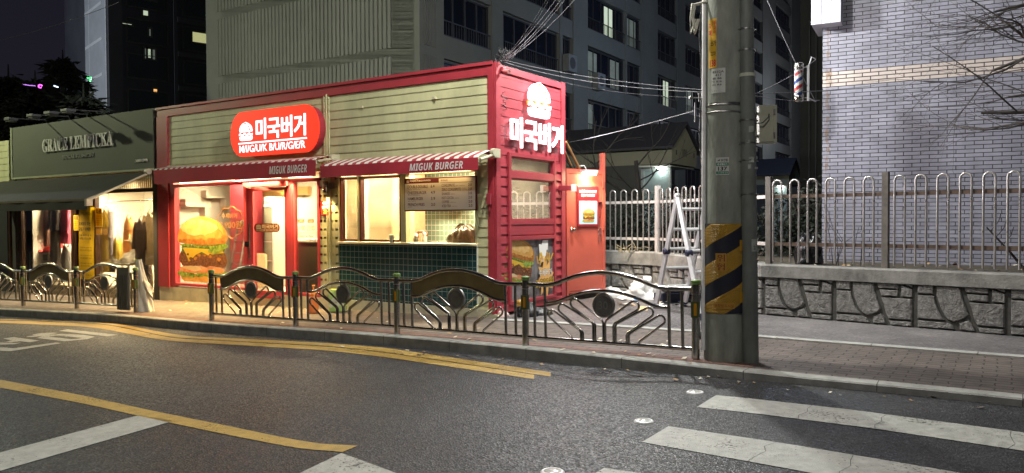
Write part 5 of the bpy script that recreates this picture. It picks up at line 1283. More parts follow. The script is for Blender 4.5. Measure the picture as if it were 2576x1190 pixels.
# striped guard: helical bands and raised studs
def cyl(th, z, r_): return pc + V((r_*math.sin(th), -r_*math.cos(th), z))
z0, z1 = FF and (.50, 1.36)
z0 = CAMH-(790-550)/1935*pf.y; z1 = CAMH-(563-550)/1935*pf.y
m_gy = M('guard_yellow', (.38, .225, .028), .45, var=.14, scale=12); m_gb = M('guard_black', (.014, .016, .028), .5, var=.2)
b = MB(); nth, nz_ = 96, 48; RG = .203
# cut the sheet along the stripes so that their edges are clean
fs = []
GP_ = .43*(z1-z0); GO_ = z1-.746*(z1-z0)
def helix(k, w0, w1, m):
    q = []
    for i in range(nth+1):
        th = -PI + 2*PI*i/nth; a = th*RG*.55 + GP_*(k+w0) + GO_; c = th*RG*.55 + GP_*(k+w1) + GO_
        q.append((max(z0, min(z1, a)), max(z0, min(z1, c)), th))
    for (a, c, th), (a2, c2, th2) in zip(q, q[1:]):
        if c-a > 1e-4 or c2-a2 > 1e-4: b.add([cyl(th, a, RG), cyl(th2, a2, RG), cyl(th2, c2, RG), cyl(th, c, RG)], [(0, 1, 2, 3)], m, True)
for k in range(-4, 6): helix(k, 0, .48, 1); helix(k, .48, 1, 0)
for zz, s_ in ((z0, 0), (z1, 0)): b.lathe(pc + V((0, 0, zz)), [(.19, 0), (RG, 0)], 48, 1)
row = 0; z = z0+.016
while z < z1-.012:
    for i in range(46):
        th = -PI/2 - .15 + (PI+.3)*(i+.5*(row % 2))/46
        ph = ((z - GO_ - th*RG*.55)/GP_) % 1
        if ph > .50 and ph < .98:
            c_ = cyl(th, z, RG); n_ = (c_-pc); n_.z = 0; n_.normalize(); tx = V((-n_.y, n_.x, 0)); s_ = .0062
            b.add([c_-tx*s_-V((0, 0, s_)), c_+tx*s_-V((0, 0, s_)), c_+tx*s_+V((0, 0, s_)), c_-tx*s_+V((0, 0, s_)), c_+n_*.006], [(0, 1, 4), (1, 2, 4), (2, 3, 4), (3, 0, 4)], 0)
    z += .0145; row += 1
gu = b.build('striped_guard', [m_gy, m_gb], up)
class Cyl:
    def __init__(s, c, r, n0=0): s.c = c; s.r = r
    def __call__(s, a, o_, z):
        th = a/s.r; r_ = s.r+o_; return V((s.c.x + r_*math.sin(th), s.c.y - r_*math.cos(th), z))
PCY = Cyl(pc, .203)
def pz(y): return CAMH-(y-549.5)/1935*pf.y
def px_a(x): return math.asin(max(-1, min(1, (x-1820.5)/50.5)))*.203
def card(F, a0, a1, z0_, z1_, o_, mb_, mi=0, n=8):
    mb_.grid(lambda u, v: F(a0+(a1-a0)*u, o_, z0_+(z1_-z0_)*v), n, 1, mi)
b = MB(); card(PCY, px_a(1790), px_a(1812), pz(683), pz(637), .008, b, 0); b.text('위험', PCY, 0, 1, 0, 1, 0) if False else None
g_ = [(px_a(1790), px_a(1812), pz(683), pz(637))]
a0, a1, c0, c1 = g_[0]
b.text('위', PCY, a0+.012, a1-.012, (c0+c1)/2+.008, c1-.012, .009, mi=1, bold=.01); b.text('험', PCY, a0+.012, a1-.012, c0+.012, (c0+c1)/2-.008, .009, mi=1, bold=.01)
a0, a1, c0, c1 = px_a(1786), px_a(1832), pz(777), pz(762)
card(PCY, a0, a1, c0, c1, .008, b, 0); b.text('부착방지시설', PCY, a0+.012, a1-.012, c0+.012, c1-.012, .009, mi=1)
b.build('warning_print', [M('guard_label', (.42, .22, .03), .5), M('dark_red_print', (.16, .02, .015), .5)], up)
b = MB(); card(PCY, px_a(1845), px_a(1866), pz(632), pz(604), .008, b); card(PCY, px_a(1845), px_a(1866), pz(762), pz(735), .008, b); b.build('yellow_patch', M('patch_yellow', (.5, .26, .015), .5), up)
b = MB()
for y in (265, 283): b.lathe(pc + V((0, 0, pz(y))), [(.190, 0), (.196, .002), (.196, .016), (.19, .018)], 32)
b.lathe(pc + V((0, 0, pz(265)+.0)), [(.193, .02), (.193, .03)], 32); b.build('strap', m_steel2, up)
b = MB()
# bright conduit and loose cable on the left flank
b.tube([cyl(-PI/2+.12, z*1.0, .212-.002*z) for z in (0.1, 2, 4, 6, 8)], .021, 12); b.build('conduit', M('white_conduit', (.85, .85, .85), .3), up)
b = MB(); pts = [cyl(-PI/2-.02, .2+.25*i, .23+.014*math.sin(i*1.7)) for i in range(30)]; b.tube(pts, .006, 6); b.build('cable', m_black, up)
b = MB(); p = cyl(-PI/2, pz(240), .19)
b.tube([p, p + V((-.16, -.02, 0))], .008, 6); b.lathe(p + V((-.15, -.02, 0)), [(.012, -.01), (.022, 0), (.012, .01)], 10, ax=(1, 0, 0))
for dx, y0_, y1_ in ((-.06, 228, 250), (-.10, 252, 302)):
    b.tube([p + V((dx, -.01, pz(y0_)-p.z)), p + V((dx, -.01, pz(y1_)-p.z))], .006, 6)
b.build('insulator_rack', m_steel2, up)
b = MB()
for k in range(16):
    b.tube([cyl(random.uniform(-.9, .9), z, .183) for z in (7.7, 7.7)], .001, 3) if False else None
# yellow bill, inspection plate, number plate: notices of their own
PC2 = Cyl(pc, .199)
def notice(name, label, x0, x1, y0, y1, mat, draw, dr=-.008):
    F = Cyl(pc, .196-.002*pz((y0+y1)/2)+.002)
    f = lambda x: math.asin(max(-.999, min(.999, (x-1820.5)/50.5)))*F.r
    a0, a1, c0, c1 = f(x0), f(x1), pz(y1), pz(y0)
    t_ = thing(name, label, 'notice', F(a0, 0, c0)); mb_ = MB(); card(F, a0, a1, c0, c1, .001, mb_); mb_.build('sheet', mat, t_)
    draw(t_, F, a0, a1, c0, c1)
def d1_(t_, F, a0, a1, c0, c1):
    h = c1-c0; w_ = a1-a0; b1 = MB(); b2 = MB()
    for k, ch in enumerate('중고차'): b1.text(ch, F, a0+.62*w_, a0+.90*w_, c1-(.13+.09*k)*h, c1-(.06+.09*k)*h, .0015, bold=.02)
    for k, ch in enumerate('자매'): b1.text(ch, F, a0+.05*w_, a0+.4*w_, c1-(.2+.14*k)*h, c1-(.08+.14*k)*h, .0015, bold=.03)
    b1.tube([F(a0+.55*w_, .001, c1-.04*h), F(a0+.95*w_, .001, c1-.04*h), F(a0+.95*w_, .001, c1-.34*h), F(a0+.55*w_, .001, c1-.34*h)], .0015, 4, closed=True)
    b1.text('138', F, a0+.2*w_, a0+.92*w_, c0+.03*h, c0+.17*h, .0015, bold=.03)
    b2.text('소가', F, a0+.3*w_, a0+.95*w_, c1-.56*h, c1-.44*h, .0015, bold=.02); b2.text('고차', F, a0+.3*w_, a0+.92*w_, c1-.76*h, c1-.66*h, .0015, bold=.02)
    b1.build('red_print', M('bill_red', (.5, .02, .02), .6), t_); b2.build('black_print', m_blackp, t_)
notice('pole_bill', 'yellow bill with red and black Korean words curling round the pole', 1775, 1790, 46, 170, M('bill_yellow', (.62, .36, .02), .6), d1_)
def d2_(t_, F, a0, a1, c0, c1):
    b1 = MB(); h = c1-c0; w_ = a1-a0
    for k, s_ in enumerate(('8232A', '417', '동 86', '인 R16', '리 R6')):
        b1.text(s_, F, a0+(.1 if k != 1 else .3)*w_, a0+(.9 if k == 0 else .75)*w_, c1-(.19+.13*k)*h, c1-(.10+.13*k)*h, .0015, bold=.012)
    b1.text('1 9 9', F, a0+.1*w_, a0+.4*w_, c0+.07*h, c0+.11*h, .0015)
    b1.build('digits', m_blackp, t_)
notice('pole_plate', 'grey white number plate reading 8232A on the pole', 1780, 1810, 172, 234, M('plate_white', (.5, .51, .47), .45, var=.1), d2_)
def d3_(t_, F, a0, a1, c0, c1):
    b1 = MB(); b2 = MB(); b3 = MB(); h = c1-c0; w_ = a1-a0
    card(F, a0+.03*w_, a1-.03*w_, c1-.48*h, c1-.30*h, .0014, b1); card(F, a0+.03*w_, a1-.03*w_, c0+.05*h, c0+.2*h, .0014, b1)
    b2.text('보안등', F, a0+.40*w_, a0+.92*w_, c1-.24*h, c1-.08*h, .0015, bold=.02); b2.text('137', F, a0+.18*w_, a0+.86*w_, c0+.24*h, c0+.47*h, .0015, bold=.03)
    b2.prism(F, [(a0+.1*w_, c1-.2*h), (a0+.34*w_, c1-.1*h), (a0+.3*w_, c1-.2*h)], .001, .0016)
    b3.text('용성동2가', F, a0+.12*w_, a0+.88*w_, c1-.45*h, c1-.33*h, .0018, bold=.02); b3.text('신고전화 안내', F, a0+.15*w_, a0+.9*w_, c0+.08*h, c0+.17*h, .0018)
    b1.build('green_band', M('sign_green', (.02, .17, .09), .5), t_); b2.build('digits', m_blackp, t_); b3.build('white_print', m_white_p, t_)
notice('lamp_number_sign', 'small white and green sign with the number 137 on the pole', 1789, 1819, 396, 440, MATS['plate_white'], d3_)
# rope tangle hanging from the pole's left side
b = MB(); q0 = at(1746, 12, pc.y-.05)
random.seed(5)
for k in range(7):
    s_ = random.uniform(-.02, .02); b.tube([q0 + V((.06, 0, .0)), q0 + V((.0+s_, 0, .01)), q0 + V((-.02+s_, random.uniform(-.03, .03), -.12)), q0 + V((s_*2, random.uniform(-.03, .03), -.24-random.uniform(0, .05))), q0 + V((.035+s_, 0, -.14))], .007, 6)
b.tube([q0 + V((.0, 0, 0)), q0 + V((.12, 0, .03)), q0 + V((.2, .02, .02))], .012, 6)
tags(b.build('rope', M('pale_rope', (.55, .54, .46), .8)), 'knotted bundle of pale rope hanging left of the pole', 'rope')

# slim steel pole
sb = ground(1894, 914) + V((0, .07, 0)); sb.z = 0; ye = sb.y
tp = at(1876, -60, ye)
def sp(z): return sb.lerp(tp, z/tp.z) if False else V((sb.x+(tp.x-sb.x)*z/tp.z, sb.y, z))
m_gal = M('painted_steel_pole', (.14, .155, .14), .55, metal=.0, var=.3, scale=6, bump=.1, stretch=(1, 1, .4))
t = thing('steel_pole', 'slim grey steel pole leaning beside the concrete pole', 'pole', sb)
zj = CAMH-(190-549)/1935*ye
b = MB(); b.tube([sp(-.1), sp(1.5), sp(zj)], .076, 24); b.build('lower_tube', m_gal, t)
b = MB(); b.tube([sp(zj-.02), sp(6.5)], .069, 24); b.build('upper_tube', m_gal, t)
b = MB(); b.tube([sp(zj-.02), sp(zj+.012)], .079, 24); b.build('collar', M('pale_collar', (.5, .52, .42), .5), t)
for y in (78, 130, 405, 362, 490, 305):
    z = CAMH-(y-549)/1935*ye; b = MB(); b.tube([sp(z), sp(z+.012)], .079 if y > 190 else .072, 20)
    for s_ in (-1, 1): b.lathe(sp(z) + V((s_*.077, -.02, 0)), [(.008, 0), (.008, .015)], 8, ax=(s_, 0, 0))
    b.build('band', m_steel2, t)
SCY = Cyl(sp(1.2), .078)
b = MB(); card(SCY, -.0, .075, 1.08, 1.20, .001, b); card(SCY, .01, .06, 1.17, 1.2, .0015, b); b.text('27', SCY, .02, .06, 1.1, 1.13, .002, mi=1)
tags(b.build('paper_notice', [M('torn_paper', (.33, .35, .32), .8, var=.3, scale=25), m_blackp]), 'torn pale paper stuck on the slim steel pole', 'notice')
b = MB()
for k in range(9):
    a = random.uniform(-.05, .06); z = random.uniform(1.85, 2.25); card(SCY, a, a+random.uniform(.02, .05), z, z+random.uniform(.02, .06), .001+.0004*k, b, 0, 3)
b.build('paper_scraps', MATS['torn_paper'], t)
# electrical box on the pole
t = thing('electrical_box', 'pale grey metal electrical cabinet hung beside the steel pole', 'electrical box', at(1931, 355, ye+.1))
EF = Fr(at(1910, 310, ye+.12), (1, -.12, 0), (-.12, -1, 0)); ez = EF.o.z; EF.o.z = 0; wz = 44/1935*ye
e0, e1 = CAMH-(357-549)/1935*ye, CAMH-(261-549)/1935*ye
m_ebox = M('cabinet_paint', (.36, .36, .28), .5, var=.15, scale=5)
b = MB(); b.box(EF, 0, wz, -.12, .0, e0, e1); b.build('cabinet', m_ebox, t, bevel=.004)
b = MB(); b.box(EF, .005, wz-.035, .0, .008, e0+.01, e1-.01); d_ = b.build('door', m_ebox, t, bevel=.003)
b = MB()
for z in (e0+.05, e1-.09): b.box(EF, wz-.035, wz-.02, .0, .014, z, z+.05)
b.build('hinge', m_steel2, d_)
b = MB(); b.tube([EF(.09, .01, e0+.28), EF(.08, .05, e0+.25), EF(.02, .06, e0+.19), EF(-.06, .04, e0+.19), EF(-.11, .0, e0+.22)], .006, 6); b.build('cable', m_black, t)
b = MB(); b.box(EF, -.12, .0, -.08, -.05, e0+.06, e0+.09); b.box(EF, -.12, .0, -.08, -.05, e1-.09, e1-.06); b.build('bracket', m_steel2, t)

# ================================================================== stone wall, fence
WP = [V((1.2, 15.25, 0)), V((2.54, 13.97, 0)), V((3.62, 11.08, 0)), V((9.5, 5.6, 0))]
m_cap = M('wall_cap_concrete', (.225, .22, .205), .85, var=.45, scale=4, bump=.35, bscale=40)
m_stone = M('rough_stone', (.22, .215, .205), .85, var=.5, scale=17, bump=.9, bscale=48)
m_mort = M('wall_mortar', (.085, .082, .075), .85, var=.3, scale=8, bump=.3)
def capz(p): return .74 if p.x > 3 else .80
def wall_frames():
    out_ = []
    for a, c in zip(WP, WP[1:]):
        d_ = (c-a).normalized(); n_ = V((d_.y, -d_.x, 0))
        out_.append((Fr(a, d_, n_), (c-a).length))
    return out_
WFS = wall_frames()
wt = thing('stone_wall', 'low retaining wall of rough stone panels under a concrete coping', 'wall', WP[1])
b = MB(); b2 = MB()
stones = [[(.03, .0), (.21, .0), (.21, .195), (.03, .195)], [(.03, .24), (.215, .24), (.235, .4), (.265, .55), (.30, .68), (.34, .78), (.03, .78)], [(.03, .83), (.36, .83), (.42, .87), (.45, .97), (.03, .97)],
          [(.24, .0), (.50, .0), (.515, .15), (.54, .30), (.575, .48), (.60, .62), (.56, .70), (.50, .76), (.44, .80), (.38, .76), (.335, .68), (.30, .55), (.265, .38), (.245, .2)],
          [(.545, .0), (.8, .0), (.8, .12), (.565, .12)], [(.575, .165), (.8, .165), (.8, .30), (.60, .30)], [(.84, .03), (.97, .12), (.97, .30), (.84, .30)], [(.86, .0), (.97, .0), (.97, .075)],
          [(.60, .345), (.97, .345), (.97, .84), (.69, .84), (.655, .70), (.63, .5)], [(.50, .83), (.60, .73), (.64, .84), (.665, .97), (.50, .97)], [(.69, .885), (.97, .885), (.97, .98), (.715, .98)]]
for F, L_ in WFS:
    n = max(1, round(L_/1.02)); w_ = L_/n
    b2.box(F, -.0, L_, -.3, -.03, -.2, .56)
    for k in range(n):
        for s_ in stones:
            q = [(k*w_+x*w_, .555-.545*y) for x, y in s_]
            cx_ = sum(x for x, _ in q)/len(q); cz_ = sum(z for _, z in q)/len(q)
            m_ = len(q); o_ = random.uniform(.008, .017)
            # a rough quarry face: rings shrink towards the middle, each vertex knocked about
            ed_ = []
            for i in range(m_):
                (x0, y0), (x1, y1) = q[i], q[(i+1) % m_]; k_ = max(1, int(math.hypot(x1-x0, y1-y0)/.05))
                for j in range(k_): ed_.append((x0+(x1-x0)*j/k_, y0+(y1-y0)*j/k_))
            m_ = len(ed_); rings = []
            for sc, oo, jt in ((1, -.03, .002), (.985, -.004, .003), (.93, o_*.75, .004), (.72, o_, .0045), (.4, o_*1.05, .0045)):
                rings.append([F(cx_+(x-cx_)*sc + random.uniform(-jt, jt)*.5, oo+random.uniform(-jt, jt), cz_+(z-cz_)*sc + random.uniform(-jt, jt)*.5) for x, z in ed_])
            P = [p_ for r_ in rings for p_ in r_] + [F(cx_, o_*1.1, cz_)]
            fs = [(r_*m_+i, r_*m_+(i+1) % m_, (r_+1)*m_+(i+1) % m_, (r_+1)*m_+i) for r_ in range(4) for i in range(m_)] + [(4*m_+i, 4*m_+(i+1) % m_, 5*m_) for i in range(m_)]
            b.add(P, fs)
b.build('stone_facing', m_stone, wt); b2.build('core', m_mort, wt)
def miter(off):
    out_ = []
    for i, p in enumerate(WP):
        if i == 0: n_ = WFS[0][0].en
        elif i == len(WP)-1: n_ = WFS[-1][0].en
        else:
            a_, c_ = WFS[i-1][0].en, WFS[i][0].en; n_ = (a_+c_).normalized(); n_ = n_/max(.5, n_.dot(a_))
        out_.append(p+n_*off)
    return out_
b = MB(); fo = miter(.045); ba = miter(-.27); ch = miter(.03)
for i in range(3):
    P = []
    for j in (i, i+1):
        zt = capz(WP[j]); P += [fo[j] + V((0, 0, .56)), fo[j] + V((0, 0, zt-.02)), ch[j] + V((0, 0, zt)), ba[j] + V((0, 0, zt)), ba[j] + V((0, 0, .5))]
    b.add(P, [(k, k+1, 6+k, 5+k) for k in range(4)] + [(0, 5, 9, 4)])
b.build('coping', m_cap, wt)
# planting bed behind
b = MB()
bedp = miter(-.26); far = [V((4.5, 26, 0)), V((6.5, 20, 0)), V((8.2, 15, 0)), V((13, 10.5, 0))]
vs = []
for i in range(4):
    for j in range(9):
        q = bedp[i].lerp(far[i], (j/8)**1.4); q.z = .70 + .05*mnoise.noise(q*1.7); vs.append(q)
b.add(vs, [(i*9+j, (i+1)*9+j, (i+1)*9+j+1, i*9+j+1) for i in range(3) for j in range(8)], 0, True)
struct(b.build('planting_bed', M('bare_soil', (.06, .05, .035), .95, var=.4, scale=9, bump=.8, bscale=20), base=V((0, 0, 0))))
random.seed(33); b = MB()
for k in range(520):
    i = random.random(); 
    t_ = random.random(); sgm = random.choice((0, 1, 2, 2)); a_ = bedp[sgm].lerp(bedp[sgm+1], random.random()); f_ = far[sgm].lerp(far[sgm+1], .5)
    q = a_.lerp(f_, random.random()**2*.5); q.z = .72 + .05*mnoise.noise(q*1.7); an = random.uniform(0, PI); s_ = random.uniform(.02, .05)
    ex_ = V((math.cos(an), math.sin(an), random.uniform(-.4, .4)))*s_; ey_ = V((-math.sin(an), math.cos(an), random.uniform(-.4, .4)))*s_*.6
    b.quad([q-ex_, q-ey_, q+ex_, q+ey_], random.choice((0, 0, 1, 2)))
o = b.build('fallen_leaves', [MATS['dry_leaf'], MATS['pale_leaf'], MATS['dark_scrap']]); o['kind'] = 'stuff'
# fence
m_tube = M('fence_tube', (.52, .50, .48), .3, metal=.75, var=.15, scale=8)
m_rust = M('fence_rail_rust', (.13, .088, .066), .6, var=.4, scale=12, bump=.15)
m_fpost = M('fence_post_paint', (.14, .125, .11), .6, var=.3, scale=9)
m_pale = M('fence_pale_paint', (.52, .47, .45), .5, var=.12, scale=9)
lm = None
def fence_section(label, F, a0, a1, rm, pm, first, n, sp_=.25, zb=.78, zt=1.94):
    global lm
    c_ = (F(a0, -.12, 0)+F(a1, -.12, 0))/2; rz_ = math.atan2(F.ex.y, F.ex.x)
    t = thing('fence_section', label, 'fence', V((c_.x, c_.y, .7)), rz_, 'tube fence on the stone wall')
    for z, nm in ((1.71, 'upper_rail'), (1.03, 'lower_rail')):
        b = MB(); b.box(F, a0, a1, -.135, -.105, z-.025, z+.025); b.build(nm, rm, t)
    if pm:
        b = MB(); b.box(F, a0-.04, a0+.04, -.16, -.08, .72, 2.0); b.box(F, a0-.06, a0+.06, -.18, -.06, .72, .74); b.build('post', pm, t, bevel=.004)
    if lm is None:
        bb = MB(); r_ = .062
        bb.tube([V((-r_, 0, zb-.7)), V((-r_, 0, zt-r_-.7))] + [V((-r_*math.cos(a), 0, zt-r_-.7+r_*math.sin(a))) for a in [PI*i/10 for i in range(1, 10)]] + [V((r_, 0, zt-r_-.7)), V((r_, 0, zb-.7))], .0135, 10)
        tmp = bb.build('tube_loop', m_tube, t); lm = tmp.data
        # mesh is stored in the frame of its own loop
        me = lm; mw = WM[t.name]
        for v_, p_ in zip(me.vertices, bb.v): v_.co = p_
        bpy.data.objects.remove(tmp)
    for i in range(n):
        o = bpy.data.objects.new('tube_loop', lm); COL.objects.link(o); o.parent = t
        a = first+sp_*i; p = WM[t.name].inverted() @ F(a, -.085, .7); o.location = p
    return t
F0, L0 = WFS[0]; F1, L1 = WFS[1]; F2, L2 = WFS[2]
fence_section('pale tube fence section beside the red door', F0, .15, L0, m_pale, None, .42, 6)
fence_section('pale tube fence section behind the ladder, seen at a sharp angle', F1, .0, L1, m_pale, m_pale, .17, 11)
fence_section('tube fence section with rusty rails right of the steel pole', F2, .03, 1.62, m_rust, m_fpost, .17, 6)
fence_section('tube fence section in front of the brick wall at the right edge', F2, 1.62, 3.75, m_rust, m_fpost, 1.80, 8)
# twigs behind the fence
b = MB(); random.seed(12)
p0 = at(2482, 572, 9.4); p1 = at(2600, 705, 9.0); b.tube([p0, p0.lerp(p1, .5) + V((0, 0, .02)), p1], [.008, .014, .018], 6)
for f_ in (.08, .2, .35):
    q = p0.lerp(p1, f_); b.tube([q, q + V((.1, 0, .12)), q + V((.13, 0, .22))], .005, 5)
tags(b.build('fallen_branch', M('dark_bark', (.03, .025, .022), .9)), 'dead branch propped diagonally behind the tube fence', 'branch')
b = MB()
for k in range(7):
    q = at(2135+random.uniform(-40, 60), 685, 10.9); q.z = .7; b.tube([q, q + V((random.uniform(-.15, .15), 0, .35)), q + V((random.uniform(-.3, .3), 0, random.uniform(.5, 1.0)))], [.006, .005, .003], 5)
o = tags(b.build('dead_weed', MATS['dark_bark']), 'thin dead weed stems at the foot of the brick wall', 'weed')
b = MB()
for k in range(16):
    q = at(random.uniform(1555, 1630), 630, 14.2); q.z = .78; b.tube([q, q + V((random.uniform(-.08, .08), -.03, .08)), q + V((random.uniform(-.15, .15), -.05, random.uniform(.05, .2)))], [.01, .008, .004], 5)
tags(b.build('dry_weed', cloth('dry_stalk', (.4, .34, .22))), 'short dry weed stalks lit on top of the wall by the red door', 'weed')
blob('rubbish_bag', 'black bag lying behind the fence at the corner of the brick building', 'bag', at(2035, 655, 11.6) + V((0, 0, -.05)), .2, .15, .42, m_blkbag, 4)

# ================================================================== brick building
bx = V((.88, -.476, 0)).normalized(); BP = at(2067.5, 600, 12.5); BP.z = 0
BF = Fr(BP, bx, V((bx.y, -bx.x, 0)))
m_brick = brickmat('grey_glazed_brick', (.32, .32, .395), (.25, .25, .315), (.025, .023, .027), .235, .0605, .006, rough=.5, bump=.5, nvar=.34)
m_brickp = brickmat('pink_brick', (.56, .49, .46), (.49, .43, .41), (.045, .03, .03), .235, .0605, .0075, rough=.5, bump=.5, nvar=.15)
t = thing('brick_building', 'building of glazed grey brick with one pale brick band behind the fence', 'building', BF(0, 0, 0), math.atan2(bx.y, bx.x))
zb0 = .0605*46; zb1 = .0605*50
zb_m = CAMH+(549-190)/1935*12.5; zb0 = round((zb_m-.22)/.0605)*.0605; zb1 = zb0+4*.0605
b = MB(); b.box(BF, 0, 9, -6, 0, .5, zb0); b.box(BF, 0, 9, -6, 0, zb1, 9); b.build('brick_wall', m_brick, t)
b = MB(); b.box(BF, -.015, -.002, -6, -.1, .5, 9); b.build('rendered_side', M('dark_render', (.05, .05, .05), .9, var=.2, scale=2), t)
b = MB(); b.box(BF, 0, 9, -6, 0, zb0, zb1); b.build('brick_band', m_brickp, t)
zs = CAMH+(549-66)/1935*12.3
b = MB(); b.box(BF, -.13, .30, -.6, .28, zs, 9)
for a in (-.13, .02, .16): b.box(BF, a, a+.135, .28, .29, zs+.0, 9)
b.box(BF, -.14, -.13, -.6, .28, zs, 9); b.build('metal_casing', M('white_sheet_metal', (.52, .52, .58), .35, var=.06), t, bevel=.004)
# rust run, cut to its own shape, 2 mm proud of the bricks
b = MB()
def rust(u, v): return BF(.045+.10*u*(1 if v > .3 else .5)+.01*math.sin(v*20), .0022, zb0-.2+v*.52)
b.grid(rust, 3, 12); 
mr_ = M('rust_stain', (.34, .2, .1), .8, var=.5, scale=14)
n_ = mr_.node_tree.nodes; L_ = mr_.node_tree.links
tr = n_.new('ShaderNodeBsdfTransparent'); mx_ = n_.new('ShaderNodeMixShader'); tcx = n_.new('ShaderNodeTexCoord'); nzz = n_.new('ShaderNodeTexNoise'); nzz.inputs['Scale'].default_value = 9; nzz.inputs['Detail'].default_value = 6
L_.new(tcx.outputs['Object'], nzz.inputs['Vector']); rr = n_.new('ShaderNodeMapRange'); rr.inputs[1].default_value = .42; rr.inputs[2].default_value = .72; rr.inputs[3].default_value = .0; rr.inputs[4].default_value = .6
L_.new(nzz.outputs[0], rr.inputs[0]); L_.new(rr.outputs[0], mx_.inputs[0]); L_.new(tr.outputs[0], mx_.inputs[1]); L_.new(n_['Principled BSDF'].outputs[0], mx_.inputs[2]); L_.new(mx_.outputs[0], n_['Material Output'].inputs[0])
b.grid(lambda u, v: BF(.05+.05*u+.012*math.sin(v*30), .0022, .8+v*(zb0-1.0)), 2, 20); b.grid(lambda u, v: BF(.06+.04*u, .0022, zb1+.1+v*.75), 2, 8)
b.build('rust_stain', mr_, t)
# barber pole on its bracket
bq = at(2009, 210, 12.0); zt_, zb_ = CAMH+(549-160)/1935*12, CAMH+(549-259)/1935*12
t = thing('barber_pole', 'red white and blue barber pole beside the brick corner', 'barber pole', V((bq.x, bq.y, zb_)))
b = MB(); N = 30; r_ = .062; hz = zt_-zb_-.2; cb = V((bq.x, bq.y, zb_+.1))
mm = [0, 1, 0, 2]
for k in range(-5, 14):
    q = []
    for i in range(N+1):
        th = 2*PI*i/N; a = k*.056 + th/(2*PI)*.224; q.append((max(0, min(hz, a)), max(0, min(hz, a+.056)), th))
    for (a, c, th), (a2, c2, th2) in zip(q, q[1:]):
        if c > a or c2 > a2: b.add([cb + V((r_*math.cos(th), r_*math.sin(th), a)), cb + V((r_*math.cos(th2), r_*math.sin(th2), a2)), cb + V((r_*math.cos(th2), r_*math.sin(th2), c2)), cb + V((r_*math.cos(th), r_*math.sin(th), c))], [(0, 1, 2, 3)], mm[k % 4], True)
b.build('striped_drum', [M('drum_white', (.62, .62, .62), .3), M('drum_blue', (.03, .06, .25), .3), M('drum_red', (.42, .04, .05), .3)], t)
b = MB(); b.lathe(cb, [(.072, -.01), (.072, hz+.01)], 24); b.build('glass_tube', m_glass, t)
b = MB(); b.lathe(cb + V((0, 0, -.1)), [(.05, 0), (.07, .02), (.075, .10), (.07, .11)], 22); b.lathe(cb + V((0, 0, hz)), [(.07, -.01), (.075, 0), (.075, .08), (.06, .10), (0, .10)], 22); b.build('chrome_cap', m_steel, t)
b = MB(); b.box(Fr(cb, (1, 0, 0), (0, -1, 0)), .135, .16, -.02, .02, -.08, hz+.06)
b.tube([cb + V((.06, 0, hz+.03)), cb + V((.15, 0, hz+.03))], .008, 6); b.tube([cb + V((.06, 0, -.03)), cb + V((.15, 0, -.03))], .008, 6)
b.tube([cb + V((.15, 0, -.03)), cb + V((.36, .25, -.05))], .01, 6); b.tube([cb + V((.15, 0, .45)), cb + V((.24, .1, .62)), cb + V((.36, .25, .62))], .008, 6); b.build('bracket', M('white_bracket', (.55, .55, .58), .4), t)

# ================================================================== bare tree at the right, trunk beyond the frame
random.seed(77)
m_bark = M('grey_bark', (.085, .075, .07), .9, var=.35, scale=14, bump=.4)
def grow(mb, p, d, L_, r, depth, bias):
    n = 5; pts = [p.copy()]; q = p.copy(); dd = d.copy()
    for i in range(n):
        dd = (dd + V((random.gauss(0, .12), random.gauss(0, .12), random.gauss(0, .12))) + bias*.05).normalized(); q = q + dd*(L_/n); pts.append(q.copy())
    mb.tube(pts, [r*(1-.55*i/n) for i in range(n+1)], 5 if r < .012 else 8, caps=False)
    if depth <= 0: return
    k = 3 if depth > 1 else 4
    for j in range(k):
        i = random.randint(2, n); s_ = random.choice((-1, 1))
        ax = V((random.gauss(0, 1), random.gauss(0, 1), random.gauss(0, 1))).normalized()
        nd = (dd + ax*random.uniform(.45, .9)).normalized()
        grow(mb, pts[i], nd, L_*random.uniform(.5, .72), r*(1-.55*i/n)*random.uniform(.5, .7), depth-1, bias)
t = thing('bare_tree', 'leafless tree reaching thin twigs in front of the brick wall', 'tree', V((7.6, 9.2, .7)))
b = MB(); b.tube([V((7.6, 9.2, .6)), V((7.55, 9.2, 1.8)), V((7.5, 9.15, 3.2)), V((7.6, 9.2, 5.2))], [.12, .10, .08, .05], 12); b.build('trunk', m_bark, t)
b = MB()
for z, dx, r_, L_ in ((2.2, (-1, .1, .30), .030, 1.5), (2.5, (-1, -.1, .42), .036, 1.9), (2.75, (-1, .0, .55), .034, 2.0), (2.35, (-1, .2, .05), .022, 1.25), (3.0, (-.9, .1, .8), .03, 1.9), (3.3, (-.8, -.2, .9), .028, 1.6), (2.1, (-1, .2, -.1), .018, .9), (3.4, (-1, .1, .1), .036, 1.7), (3.1, (-1, -.2, -.05), .03, 1.5), (3.7, (-1, .0, .2), .034, 1.8), (2.9, (-1, .3, .12), .026, 1.4), (4.0, (-1, .1, -.1), .03, 1.7)):
    grow(b, V((7.5, 9.15, z)), V(dx).normalized(), L_, r_, 3, V((-1, 0, 0)))
b.build('branches', m_bark, t)

